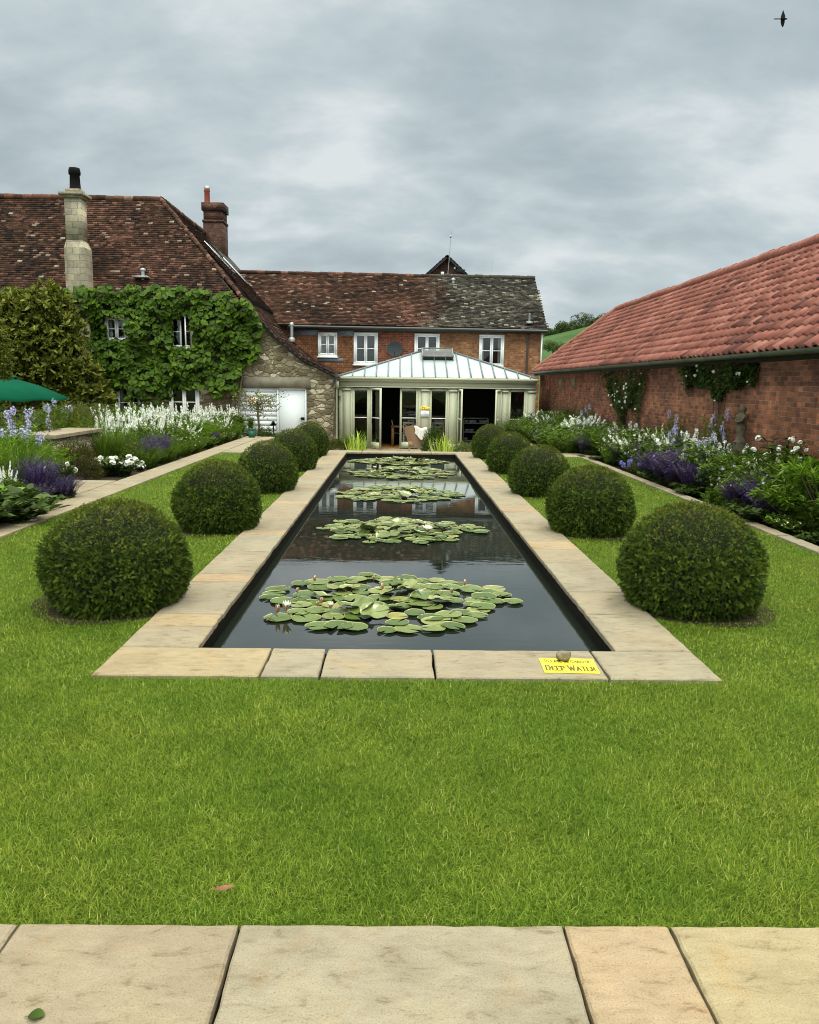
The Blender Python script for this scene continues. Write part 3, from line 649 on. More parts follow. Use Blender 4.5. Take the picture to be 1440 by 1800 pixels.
for ci, (cx, cy, rx, ry) in enumerate(LC):
    rg = np.random.default_rng(40+ci)
    o = root('water_lily', ll[ci], 'water lily', (cx, cy, zl), 'water lilies floating on the pool')
    pts = []; tries = 0; n = 98
    rr_ = 1 if ci < 2 else 1.12
    while len(pts) < n:
        best = None
        for _ in range(9):
            a = rg.uniform(0, 2*pi); rr = rg.random()**.52; ex = 1+.07*sin(3*a+ci*1.3)+.06*sin(5*a+ci)
            x, y = rr*rx*ex*cos(a)*.88, rr*ry*ex*sin(a)*.82
            if abs(x+cx) > PW-.12 or abs(y+cy-11.4) > 6.65: continue
            dm = min([math.hypot(x-p[0], y-p[1]) for p in pts] or [9])
            if best is None or dm > best[0]: best = (dm, x, y, rr)
        pts.append((best[1], best[2], rg.uniform(.068, .112)*rr_, best[3]))
    k_ = 0
    for q_ in ((-.95, .05), (.92, .18), (.80, .30), (.98, -.02), (-.2, .84)):
        pts[k_] = (q_[0]*rx, q_[1]*ry, .085, .99); k_ += 1
    if ci == 3: pts = pts[:84]
    if ci == 0: pts.append((-.78, -.50, .105, .99))
    for k, (x, y, r, rr) in enumerate(pts):
        up = rr < .6 and rg.random() < .4
        me = (PADR if up else PADF)[rg.integers(0, 5)]
        c = D.objects.new('lily_pad', me); COL.objects.link(c); c.parent = o
        hz = rg.uniform(.02, .085)*(1-rr) if up else .0012*(k % 7)+rg.uniform(0, .010)*(1-rr)
        c.location = (x, y, hz+.003); c.scale = (r, r*rg.uniform(.9, 1.05), r)
        tl_ = rg.uniform(.1, .38) if up else rg.uniform(0, .05)
        c.rotation_euler = (tl_*rg.choice([-1, 1]), tl_*rg.uniform(-1, 1), rg.uniform(0, 6.28))
    if ci == 0: fl = [(-.74, -.46, FLH, .055), (-.79, -.48, BUD, .045), (-.42, -.38, FLH, .036), (-.5, -.22, BUD, .034), (-.52, -.30, BUD, .03), (-.62, .45, BUD, .036), (-.13, .5, BUD, .033), (-.05, .22, BUD, .034), (.62, .36, BUD, .036), (-.72, .08, BUD, .03), (.5, .12, BUD, .03)]
    elif ci == 1: fl = [(.28, -.25, FLO, .06), (.18, -.05, BUD, .035), (-.3, .3, BUD, .035), (-.1, -.1, BUD, .03)]
    else: fl = [(rg.uniform(-.6, .6), rg.uniform(-.5, .5), BUD if k else FLO, .04) for k in range(4)]
    for x, y, me, s in fl:
        c = D.objects.new('lily_bud' if me is BUD else 'lily_flower', me); COL.objects.link(c); c.parent = o
        c.location = (x, y, .03); c.scale = (s*.85, s*.85, s); c.rotation_euler = (rg.uniform(-.25, .25), rg.uniform(-.25, .25), rg.uniform(0, 6))
b = B(); p = np.array([-.97, 5.45, -.105])
b.tube([p+(-.03, .02, 0), p+(0, 0, .012), p+(.05, -.035, .004)], .003, 5); b.tube([p, p+(.02, .04, .02)], .0025, 5); b.tube([p+(.02, -.01, .01), p+(-.01, -.05, .005)], .0025, 5)
solo('twig', b, mSTEM, 'small forked twig floating on the pool left of the nearest lily pads', 'twig', tuple(p))

# ---------------------------------------------------------------- sign, pebble, leaves, bird
GLY = {'P': [((0, 0), (0, 1)), ((0, 1), (.45, .97), (.55, .75), (.45, .53), (0, .5))], 'L': [((0, 1), (0, 0), (.55, 0), (.55, .15))], 'E': [((.5, .87), (.5, 1), (0, 1), (0, 0), (.55, 0), (.55, .14)), ((0, .5), (.4, .5))],
       'A': [((0, 0), (.35, 1), (.7, 0)), ((.13, .35), (.57, .35))], 'S': [((.5, .85), (.3, 1), (.05, .85), (.1, .6), (.45, .4), (.5, .15), (.25, 0), (0, .15))],
       'B': [((0, 0), (0, 1), (.4, .95), (.45, .7), (.35, .53), (0, .52)), ((.35, .52), (.52, .3), (.42, .03), (0, 0))], 'C': [((.6, .8), (.35, 1), (.08, .75), (.03, .4), (.2, .05), (.42, 0), (.6, .18))],
       'R': [((0, 0), (0, 1)), ((0, 1), (.45, .97), (.53, .75), (.43, .53), (0, .5)), ((.25, .5), (.6, 0))], 'F': [((.52, .87), (.52, 1), (0, 1), (0, 0)), ((0, .52), (.4, .52))],
       'U': [((0, 1), (0, .25), (.15, 0), (.45, 0), (.6, .25), (.6, 1))], 'D': [((0, 0), (0, 1), (.4, .93), (.6, .5), (.4, .06), (0, 0))], 'W': [((0, 1), (.25, 0), (.47, .8), (.7, 0), (.95, 1))],
       'T': [((0, .87), (0, 1), (.6, 1), (.6, .87)), ((.3, 1), (.3, 0))], 'I': [((.1, 0), (.1, 1))]}
def text(b, s, org, ux, uy, h, th, nrm=(0, 0, 1), center=None, small=None, fit=None):
    ux, uy, nrm = (np.array(v, float) for v in (ux, uy, nrm)); org = np.array(org, float)
    def width(c, k): return (.42 if c == ' ' else (max(x for st in GLY[c] for x, _ in st)+.28))*k
    ks = [(1 if (small is None or i == 0 or s[i-1] == ' ') else small) for i in range(len(s))]
    W_ = sum(width(c, k) for c, k in zip(s, ks))*h
    if fit: ux = ux*(fit/W_); W0 = W_
    x = -W_/2+.14*h if center else 0
    for c, k in zip(s, ks):
        if c != ' ':
            for st in GLY[c]:
                pts = [org+ux*(x+a*h*k)+uy*(d*h*k) for a, d in st]
                for q, (p0, p1) in enumerate(zip(pts[:-1], pts[1:])):
                    dd = p1-p0; ln = np.linalg.norm(dd); dd /= ln; vert = abs(dd@uy)
                    t_ = th*(1.1 if vert > .6 else .9); sd_ = np.cross(nrm, dd)*t_/2; e = dd*th*.25
                    off = nrm*(.0012+.00012*q)
                    b.add([p0-e-sd_+off, p1+e-sd_+off, p1+e+sd_+off, p0-e+sd_+off], [(0, 1, 2, 3)])
                for p_ in (pts[0], pts[-1]):
                    off = nrm*.0018; b.add([p_-ux*th*1.1-uy*th*.25+off, p_+ux*th*1.1-uy*th*.25+off, p_+ux*th*1.1+uy*th*.25+off, p_-ux*th*1.1+uy*th*.25+off], [(0, 1, 2, 3)])
        x += width(c, k)*h
sg = root('warning_sign', 'yellow warning sign lying flat on the near pool coping', 'sign', (.90, 4.265, 0))
b = B(); b.prism([(.745, 4.152, .002), (1.047, 4.142, .002), (1.063, 4.372, .002), (.752, 4.382, .002)], (0, 0, .003)); part('board', b, mYSIGN, sg)
b = B(); ux = (.9994, -.033, 0); uy = (.04, .999, 0)
text(b, 'DEEP WATER', (.898, 4.178, .0052), ux, uy, .080, .0085, center=True, small=.82, fit=.278)
text(b, 'PLEASE BE CAREFUL', (.906, 4.305, .0052), ux, uy, .044, .0046, center=True, small=.85, fit=.262); part('lettering', b, mINK, sg)
def rock(c, rx, ry, rz, seed, n=14):
    rg = np.random.default_rng(seed); b = B(); V = []; F = []
    for i in range(n+1):
        th = pi*i/n
        for j in range(n*2):
            ph = pi*j/n; d = np.array([sin(th)*cos(ph), sin(th)*sin(ph), cos(th)])
            V.append(d)
    V = np.array(V); pl = rdir(rg, 16); dist = rg.uniform(.68, .95, 16); r = np.ones(len(V))*1.05
    for p_, q in zip(pl, dist):
        k = V@p_; r = np.minimum(r, np.where(k > .1, q/np.maximum(k, .1), 9))
    V = V*r[:, None]*np.array([rx, ry, rz])+np.array(c)
    m_ = n*2; F = [(i*m_+j, (i+1)*m_+j, (i+1)*m_+(j+1) % m_, i*m_+(j+1) % m_) for i in range(n) for j in range(m_)]
    b.add(V, F, rg.uniform(.4, .8)); return b
mPEB = tintm('pebble', [(0, (.08, .065, .04)), (1, (.17, .14, .085))], .8, 60, .5, bscale=120, bstr=.4, bdist=.003)
solo('stone', rock((.888, 4.345, .035), .048, .036, .034, 4), mPEB, 'rough brown stone weighing down the yellow warning sign', 'stone', (.888, 4.345, 0))
mDRY = tintm('dry_leaf', [(0, (.10, .035, .018)), (1, (.20, .085, .045))], .7, 60, .3)
b = B(); V, F = tHEART; rg = np.random.default_rng(1)
def leafobj(name, c, L_, W_, az, curl, mats, label, z=.0):
    b = B(); n = 9; V = []; 
    for i in range(n):
        t = i/(n-1); wd = W_*sin(pi*min(1, t*1.02+.0))**.7*.5 if 0 < i < n-1 else 0
        x = (t-.5)*L_; zc_ = curl*L_*((t-.5)**2*2)
        for s_ in (-1, 0, 1): V.append((x, s_*wd, zc_+abs(s_)*wd*.55))
    V.append((-.5*L_-.25*L_, .003, curl*L_*.4)); V.append((-.5*L_, -.002, curl*L_*.5+.001)); V.append((-.5*L_, .002, curl*L_*.5+.001))
    V = np.array(V); ca, sa = cos(az), sin(az); V = np.stack([V[:, 0]*ca-V[:, 1]*sa, V[:, 0]*sa+V[:, 1]*ca, V[:, 2]], 1)+np.array(c)+(0, 0, z)
    F = [(i*3+k, (i+1)*3+k, (i+1)*3+k+1, i*3+k+1) for i in range(n-1) for k in range(2)]
    b.add(V, F, np.linspace(.2, .9, len(V))); b.F.append((np.array([(n*3, n*3+1, n*3+2)]), 0))
    return solo(name, b, mats, label, 'leaf', tuple(c))
leafobj('fallen_leaf', (-.590, 2.235, .012), .062, .024, .35, .25, mDRY, 'curled brown dead leaf lying on the lawn near the terrace')
leafobj('fallen_leaf', (-.945, 1.748, .002), .042, .034, .1, .1, mLEAFD, 'small dark green leaf lying on the front paving slab')

def bird():
    c = ony(1377, 33, 15.); r_, u_, f_ = Rr, Ur, Fv
    b = B()
    b.tube([c+r_*x for x in (-.075, -.05, -.02, .02, .045, .06, .073)], [.004, .010, .017, .018, .014, .013, .004], 8)
    for P in ([(.03, .005), (.045, .06), (.035, .12), (.022, .19), (.0, .13), (-.03, .06), (-.04, .005)], [(.03, -.005), (.033, -.05), (.022, -.105), (.008, -.128), (-.018, -.10), (-.038, -.05), (-.038, -.005)]):
        b.prism([c+r_*x+u_*y+f_*abs(y)*.25 for x, y in P], f_*.004)
    for k in (-.008, .008): b.prism([c-r_*.06+u_*.008, c-r_*.06-u_*.008, c-r_*.165+u_*(k-.002), c-r_*.165+u_*(k+.001)], f_*.003)
    solo('bird', b, mBLK, 'dark swallow with long tail streamers flying high in the sky', 'bird', tuple(c))
bird()

# ---------------------------------------------------------------- roofs
def inpoly(u, v, P):
    c = np.zeros(len(u), bool); n = len(P)
    for i in range(n):
        (x0, y0), (x1, y1) = P[i], P[(i+1) % n]
        if y0 == y1: continue
        c ^= ((y0 > v) != (y1 > v)) & (u < (x1-x0)*(v-y0)/(y1-y0)+x0)
    return c
def tile_roof(b, P3, tw, th, seed, thick=.018, jit=.006, sag=0., mats=None, pant=False, under=.10, dark=.35, lich=.0):
    """individually laid tiles on the plane polygon P3 (first edge = eave, anticlockwise seen from outside)"""
    rg = np.random.default_rng(seed); P3 = [np.array(p, float) for p in P3]; O = P3[0]; U = P3[1]-O; U /= np.linalg.norm(U)
    Nn = np.zeros(3)
    for i in range(len(P3)): Nn += np.cross(P3[i]-O, P3[(i+1) % len(P3)]-O)
    Nn /= np.linalg.norm(Nn); V = np.cross(Nn, U)
    p2 = [((p-O)@U, (p-O)@V) for p in P3]; us, vs = [p[0] for p in p2], [p[1] for p in p2]
    i0, i1 = int(min(us)/tw)-1, int(max(us)/tw)+2; nj = int(max(vs)/th)+1
    I, J = np.meshgrid(np.arange(i0, i1), np.arange(0, nj)); I = I.ravel(); J = J.ravel()
    u = (I+(.5 if not pant else 0)*(J % 2))*tw; v = J*th
    k = inpoly(u+tw/2, v+th*.55, p2); u, v = u[k], v[k]; n = len(u)
    if n:
        wob = .012*np.sin(u*1.3+seed)+.008*np.sin(v*3+u*.7) if not pant else np.zeros(n)
        z0 = -sag*np.sin(np.clip((u-min(us))/(max(us)-min(us)), 0, 1)*pi*2.3+.5)
        dv = rg.normal(0, jit*.8, n)+wob; dz = np.abs(rg.normal(0, jit, n)); rot = rg.normal(0, .01, n)
        tint = np.clip(rg.beta(2.0, 2.4, n)+.14*np.sin(u*.9+1.3*np.sin(v*1.7+seed))+.1*np.sin(v*2.1+u*2.3), 0, .86)
        pal = rg.random(n); tint[pal < .035+lich] = rg.uniform(.86, 1., (pal < .035+lich).sum())
        seg = 6 if pant else 1
        lo = []; hi = []; bo = []
        for s_ in range(seg+1):
            f = s_/seg; uu = u+f*tw*(.985 if not pant else 1.0)
            pr = 0.
            if pant: pr = .036*(sin(f*2*pi*1.0-.6)+.2)
            l = np.stack([uu, v+dv+rot*f, z0+thick+dz+pr], 1); h = np.stack([uu, v+dv+th*1.12, z0+pr-.004], 1); d = l.copy(); d[:, 2] -= thick+dz*.5+.006
            lo.append(l); hi.append(h); bo.append(d)
        A = np.stack(lo+hi+bo, 1)            # n, 3(seg+1), 3
        W_ = O+A[..., 0:1]*U+A[..., 1:2]*V+A[..., 2:3]*Nn
        m_ = seg+1; base = (np.arange(n)*3*m_)[:, None]
        F = [base+np.array([s_, s_+1, m_+s_+1, m_+s_]) for s_ in range(seg)]+[base+np.array([2*m_+s_, 2*m_+s_+1, s_+1, s_]) for s_ in range(seg)]
        b.add(W_.reshape(-1, 3), np.vstack(F), np.repeat(tint, 3*m_), 0)
    P = [p-Nn*(.012+max(sag, .0)*1.1+.006) for p in P3]
    b.prism(P, -Nn*under, .1, 1)
    return O, U, V, Nn
def ridge(b, p, q, r=.10, L_=.33, seed=0, mat=0, tint=None):
    rg = np.random.default_rng(seed); p = np.array(p, float); q = np.array(q, float); n = max(2, int(np.linalg.norm(q-p)/L_))
    for i in range(n):
        a = p+(q-p)*i/n; c = p+(q-p)*(i+1.04)/n; j = rg.normal(0, .008, 3)
        b.tube([a+j, c+j], [r*1.06, r*.97], 8, rg.uniform(.2, .9) if tint is None else tint, mat)

# ---------------------------------------------------------------- walls with openings
def wall_y(b, y, x0, x1, z0, z1, holes, depth=.16, mat=0, tm=None):
    xs = sorted({x0, x1, *[h[0] for h in holes], *[h[1] for h in holes]}); zs = sorted({z0, z1, *[h[2] for h in holes], *[h[3] for h in holes]})
    for i in range(len(xs)-1):
        for j in range(len(zs)-1):
            cx, cz = (xs[i]+xs[i+1])/2, (zs[j]+zs[j+1])/2
            if any(h[0] < cx < h[1] and h[2] < cz < h[3] for h in holes): continue
            b.add([(xs[i], y, zs[j]), (xs[i+1], y, zs[j]), (xs[i+1], y, zs[j+1]), (xs[i], y, zs[j+1])], [(0, 1, 2, 3)], .5, mat)
    for a, c, d, e in holes:
        for q in ([(a, y, d), (a, y+depth, d), (a, y+depth, e), (a, y, e)], [(c, y, d), (c, y, e), (c, y+depth, e), (c, y+depth, d)], [(a, y, d), (c, y, d), (c, y+depth, d), (a, y+depth, d)], [(a, y, e), (a, y+depth, e), (c, y+depth, e), (c, y, e)]):
            b.add(q, [(0, 1, 2, 3)], .5, mat)
def window(parent, x0, x1, z0, z1, y, blind=None, casements=2, bars=1, open_=None, proud=.05, fw=.075, label=None, curtains=False):
    """casement window: outer frame standing in the wall, sashes, glazing bars, panes, sill, blind"""
    f = B(); Y = y-proud
    f.box(x0, x1, Y, y+.08, z1-fw, z1); f.box(x0, x1, Y, y+.08, z0, z0+fw); f.box(x0, x0+fw, Y, y+.08, z0+fw, z1-fw); f.box(x1-fw, x1, Y, y+.08, z0+fw, z1-fw)
    wf = part('window', f, mFRAME, parent, label=label)
    n = casements; ww = (x1-x0-2*fw)/n; s = B(); gl = B(); mull = .025
    for i in range(n):
        a = x0+fw+i*ww+.004; c = a+ww-.008; q = .058
        if open_ is not None and i == open_:     # a sash standing ajar
            h = np.array([c, Y, 0]); d = np.array([-sin(R(20)), -cos(R(20)), 0]); e = h+d*(c-a)
            s.beam((h[0], h[1], z0+fw+.02), (e[0], e[1], z0+fw+.02), .04, .05); s.beam((h[0], h[1], z1-fw-.02), (e[0], e[1], z1-fw-.02), .04, .05)
            s.beam((h[0], h[1], z0+fw), (h[0], h[1], z1-fw), .04, .05); s.beam((e[0], e[1], z0+fw), (e[0], e[1], z1-fw), .04, .05); m_ = (z0+z1)/2; s.beam((h[0], h[1], m_), (e[0], e[1], m_), .02, .025)
            gl.add([(h[0], h[1], z0+fw), (e[0], e[1], z0+fw), (e[0], e[1], z1-fw), (h[0], h[1], z1-fw)], [(0, 1, 2, 3)]); continue
        y0, y1 = Y+.012, Y+.055
        s.box(a, c, y0, y1, z1-fw-q, z1-fw-.004); s.box(a, c, y0, y1, z0+fw+.004, z0+fw+q); s.box(a, a+q, y0, y1, z0+fw+q, z1-fw-q); s.box(c-q, c, y0, y1, z0+fw+q, z1-fw-q)
        for k in range(bars):
            zc_ = z0+fw+(z1-z0-2*fw)*(k+1)/(bars+1); s.box(a+q, c-q, y0+.01, y1-.01, zc_-.014, zc_+.014)
        gl.add([(a+q, y0+.02, z0+fw+q), (c-q, y0+.02, z0+fw+q), (c-q, y0+.02, z1-fw-q), (a+q, y0+.02, z1-fw-q)], [(0, 1, 2, 3)])
    part('sash', s, mFRAME, wf); part('pane', gl, mGLASS, wf)
    sl = B(); sl.box(x0-.04, x1+.04, Y-.05, y+.02, z0-.05, z0-.002); part('sill', sl, mFRAME, wf)
    if blind:
        bb = B(); z = z0+fw
        while z < z1-fw: bb.add([(x0+fw, y+.10, z), (x1-fw, y+.10, z), (x1-fw, y+.13, z+.035), (x0+fw, y+.13, z+.035)], [(0, 1, 2, 3)], (z*7) % 1); z += .045
        part('blind', bb, blind, wf)
    if curtains:
        bb = B()
        for a, c in ((x0+fw, x0+fw+.14), (x1-fw-.16, x1-fw)):
            xs = np.linspace(a, c, 13); bb.add([(x, y+.13+.02*sin(k*1.7), zz_) for zz_ in (z0, z1) for k, x in enumerate(xs)], [(k, k+1, 14+k, 13+k) for k in range(12)])
        part('curtain', bb, mCURT, wf)
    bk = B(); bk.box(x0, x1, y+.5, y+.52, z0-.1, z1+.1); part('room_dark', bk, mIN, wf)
    return wf
def pxwin(u0, w0, u1, w1, Y): a = ony(u0, w0, Y); c = ony(u1, w1, Y); return a[0], c[0], c[2], a[2]

# ---------------------------------------------------------------- farmhouse (left)
FH = root('farmhouse', 'old farmhouse on the left with brown tiled hipped roof and vine-covered wall', 'house', (-9, 28, Zc))
wins = [pxwin(183, 555, 228, 601, 28), pxwin(297, 552, 342, 614, 28), pxwin(203, 675, 252, 740, 28), pxwin(297, 673, 352, 740, 28)]
b = B(); wall_y(b, 28.0, -19, -5.72, Zc, 4.35, wins, .16)
b.box(-19, -18.9, 28, 34, Zc, 4.35); b.box(-19, -5.3, 33.9, 34, Zc, 4.35); part('wall', b, mRUB, FH)
lb = [None, None, None, None]
for i, wn in enumerate(wins): window(FH, *wn, 28.0, None, 2, 1, open_=1 if i == 1 else None, curtains=i in (0, 2))
ez, rz = 4.32, 8.13; HX = -8.93; RX = -5.25
sl_ = (rz-ez)/(HX-RX)
# right slope: main pitch, then the catslide flaring out over the outbuilding
prof = [(-8.93, 8.13), (-5.35, 4.36), (-4.8, 3.66), (-4.27, 3.08), (-3.42, 2.40), (-2.28, 1.86)]
b = B()
tile_roof(b, [(-19, 27.75, ez-.25), (RX-.05, 27.75, ez-.25), (HX, 31, rz), (-19, 31, rz)], .165, .105, 1, sag=.02)
tile_roof(b, [(RX+.1, 27.85, prof[1][1]), (-5.35, 40, prof[1][1]), (HX, 40, rz), (HX, 31, rz)], .165, .105, 2)
ridge(b, (-19, 31, rz+.03), (HX, 31, rz+.03), .11, seed=1); ridge(b, (HX, 31, rz+.03), (HX, 40, rz+.03), .11, seed=2)
ridge(b, (RX+.03, 27.85, ez-.15), (HX, 31, rz+.03), .085, .16, seed=3)
b.add([(-19, 34.3, ez), (HX-3.3, 34.3, ez), (HX, 31, rz), (-19, 31, rz)], [(0, 1, 2, 3)], .3, 0)
b.add([(HX-3.4, 40, ez), (HX-3.4, 34.3, ez), (HX, 31, rz), (HX, 40, rz)], [(0, 1, 2, 3)], .3, 0)
b.add([(HX-3.4, 40, Zc), (-5.35, 40, Zc), (-5.35, 40, 4.3), (HX, 40, rz), (HX-3.4, 40, 4.3)], [(0, 1, 2, 3, 4)], .3, 1)
b.box(-18.9, -5.4, 28.02, 28.05, 4.2, 4.33, .5, 1)
rf = part('roof', b, [mTILE, mDARK], FH)
# stone chimney stack breaking the front eave
c = B(); x0, x1 = ony(117, 480, 27.65)[0], ony(149, 480, 27.65)[0]
za, zb = 4.2, ony(140, 346, 27.9)[2]; zm = ony(140, 430, 27.9)[2]
c.prism([(x0-.03, 27.62, Zc), (x1+.06, 27.62, Zc), (x1+.06, 28.22, Zc), (x0-.03, 28.22, Zc)], (0, 0, zm-Zc-.15))
c.add([(x0-.03, 27.62, zm-.15), (x1+.06, 27.62, zm-.15), (x1+.06, 28.22, zm-.15), (x0-.03, 28.22, zm-.15), (x0+.03, 27.68, zm+.1), (x1-.04, 27.68, zm+.1), (x1-.04, 28.18, zm+.1), (x0+.03, 28.18, zm+.1)], [(0, 1, 5, 4), (1, 2, 6, 5), (2, 3, 7, 6), (3, 0, 4, 7)])
c.box(x0+.03, x1-.04, 27.68, 28.18, zm+.1, zb)
ch = part('chimney', c, mCHST, rf, label='tall pale stone chimney stack rising from the eaves')
c2 = B(); c2.box(x0-.10, x1+.09, 27.54, 28.34, zb, zb+.09); c2.box(x0-.04, x1+.03, 27.61, 28.25, zb-.07, zb-.001); c2.box(x0+.07, x1-.05, 27.70, 28.14, zb+.091, zb+.22)
part('chimney_cap', c2, mSTONE, FH)
c3 = B(); xc = (x0+x1)/2+.02; zt = ony(137, 296, 27.95)[2]
c3.lathe((xc, 27.93, zb+.2), [(.20, 0), (.20, .05), (.175, .08), (.155, zt-zb-.42), (.19, zt-zb-.40), (.19, zt-zb-.30), (.17, zt-zb-.2), (.13, zt-zb-.2), (.13, .2)], 14); part('chimney_pot', c3, mBLK, FH)
# brick chimney behind the ridge
c = B(); Y = 37.5; x0, zt = ony(354, 352, Y)[0], ony(354, 353, Y)[2]; x1 = ony(393, 352, Y)[0]
c.box(x0+.05, x1-.05, Y, Y+1.0, 6.5, zt-.9); c.box(x0+.02, x1-.02, Y-.03, Y+1.03, zt-.9, zt-.8); c.box(x0+.07, x1-.07, Y+.02, Y+.98, zt-.8, zt-.4); c.box(x0, x1, Y-.05, Y+1.05, zt-.4, zt-.06)
part('chimney', c, mBRKC, rf, label='dark red brick chimney beyond the ridge')
c3 = B(); xp = ony(364, 340, Y+.4)[0]; z3 = ony(364, 334, Y+.4)[2]; c3.lathe((xp, Y+.4, zt-.08), [(.15, 0), (.13, .1), (.12, z3-zt), (.14, z3-zt+.03), (.14, z3-zt+.08), (.1, z3-zt+.08), (.1, 0)], 12)
c3.lathe((xp, Y+.4, z3+.02), [(.13, .02), (.13, .12), (.02, .17)], 10, .5, 1); part('chimney_pot', c3, [mPOT, mMETAL], FH)
# roof lights and a flue on the slopes
def plane_right(X): return rz+(X-HX)*(prof[1][1]-rz)/(-5.35-HX)
c = B()
for ya, yb, xa, xb in ((32.4, 33.3, -7.7, -6.7), (34.4, 35.2, -7.4, -6.5)):
    c.beam((xa, ya-.02, plane_right(xa)+.11), (xb, ya-.02, plane_right(xb)+.11), .012, .03, mat=2)
    for yy in (ya, yb): c.beam((xa, yy, plane_right(xa)+.08), (xb, yy, plane_right(xb)+.08), .03, .05)
    for xx in (xa, xb): c.beam((xx, ya, plane_right(xx)+.08), (xx, yb, plane_right(xx)+.08), .03, .05)
    c.add([(xa, ya, plane_right(xa)+.07), (xb, ya, plane_right(xb)+.07), (xb, yb, plane_right(xb)+.07), (xa, yb, plane_right(xa)+.07)], [(0, 1, 2, 3)], .5, 1)
part('roof_light', c, [mLEAD, mIN, mFRAME], FH)
c = B(); p = ony(249, 486, 28.4); c.box(p[0]-.25, p[0]+.25, 28.15, 28.6, p[2]-.06, p[2]+.0); c.tube([(p[0]+.02, 28.5, p[2]-.1), (p[0]+.02, 28.5, p[2]+.2)], .07, 8); c.lathe((p[0]+.02, 28.5, p[2]+.2), [(.1, 0), (.11, .06), (.02, .1)], 8)
part('flue', c, mMETAL, FH)

# ---------------------------------------------------------------- stone outbuilding under the catslide
OB = root('stone_outbuilding', 'rubble stone outbuilding with white doors under the sweeping catslide roof', 'outbuilding', (-4, 28, Zc))
b = B(); dx0, dx1, dz = -5.62, -3.26, 1.37
P = [(-5.72, Zc), (dx0, Zc), (dx0, dz), (dx1, dz), (dx1, Zc), (-2.34, Zc), (-2.34, 1.80)]+[(x+.0, z-.10) for x, z in prof[::-1][1:5]]+[(-5.72, 4.3)]
def fan(b, y, polys, mat=0):
    for p in polys: b.add([(x, y, z) for x, z in p], [list(range(len(p)))], .5, mat)
q = [(-2.34, 1.78), (-3.42, 2.28), (-4.27, 2.96), (-4.8, 3.54), (-5.35, 4.24)]
fan(b, 27.99, [[(-5.72, Zc), (dx0, Zc), (dx0, dz), (-5.72, dz)], [(dx1, Zc), (-2.34, Zc), (-2.34, dz), (dx1, dz)], [(-5.72, dz), (-2.34, dz), (-2.34, 1.78), (-3.42, 2.28), (-4.27, 2.96), (-4.8, 3.54), (-5.35, 4.24), (-5.72, 4.3)]])
for q0, q1 in (((-2.34, 27.99), (-2.34, 33)),): b.add([(q0[0], q0[1], Zc), (q1[0], q1[1], Zc), (q1[0], q1[1], 1.8), (q0[0], q0[1], 1.8)], [(0, 1, 2, 3)])
b.box(dx1, dx1+.001, 27.99, 28.2, Zc, dz); b.box(dx0-.001, dx0, 27.99, 28.2, Zc, dz)
part('wall', b, mRUB, OB)
b = B(); b.box(-5.66, -3.12, 27.955, 28.15, dz, dz+.36); part('lintel', b, mLINT, OB)
b = B(); z = Zc
while z < dz-.01: b.box(dx0, -4.30, 28.06, 28.10+.0, z, min(z+.155, dz)); b.box(dx0, -4.30, 28.075, 28.11, z+.15, z+.165); z += .165
part('boarded_panel', b, mDOORW, OB)
b = B(); xa = -4.30; b.box(xa+.06, dx1-.06, 28.07, 28.10, Zc+.02, dz-.07); 
for a in ((xa, xa+.06), (dx1-.06, dx1)): b.box(a[0], a[1], 28.03, 28.1, Zc, dz)
b.box(xa+.06, dx1-.06, 28.03, 28.1, dz-.07, dz)
dr = part('door', b, mDOORW, OB); h = ony(532, 736, 28.05); b = B(); b.box(h[0]-.05, h[0]+.07, 28.0, 28.03, h[2]-.04, h[2]+.05); b.tube([(h[0]-.1, 27.99, h[2]), (h[0]+.02, 27.99, h[2])], .015, 6); part('handle', b, mBLK, dr)
b = B()
for i in range(1, 5):
    (xa, za), (xb, zb_) = prof[i], prof[i+1]
    yb = [40, 36, 33.2, 33.2, 33.2][i]
    tile_roof(b, [(xb, 27.80, zb_), (xb, yb, zb_), (xa, yb, za), (xa, 27.80, za)], .165, .105, 20+i, under=.07)
b.tube([(x+.03, 27.82, z-.07) for x, z in prof[1:]], .045, 6, .5, 1)
rfo = part('roof', b, [mTILE, mDARK], OB)
b = B(); b.tube([(-2.22, 27.8, 1.80), (-2.22, 28.9, 1.80)], .06, 8); b.tube([(-2.22, 27.9, 1.78), (-2.30, 27.95, 1.6), (-2.38, 27.93, 1.45)], .045, 8); part('gutter', b, mSOFF, OB)
b = B(); p = ony(513, 598, 28.6); b.tube([(p[0], 28.6, p[2]), (p[0], 28.6, p[2]+.55)], .055, 10, .5); b.lathe((p[0], 28.6, p[2]-.05), [(.11, 0), (.12, .1), (.09, .14)], 10); b.lathe((p[0], 28.6, p[2]+.5), [(.07, 0), (.075, .1), (.0, .12)], 10); part('flue', b, mMETAL, OB)

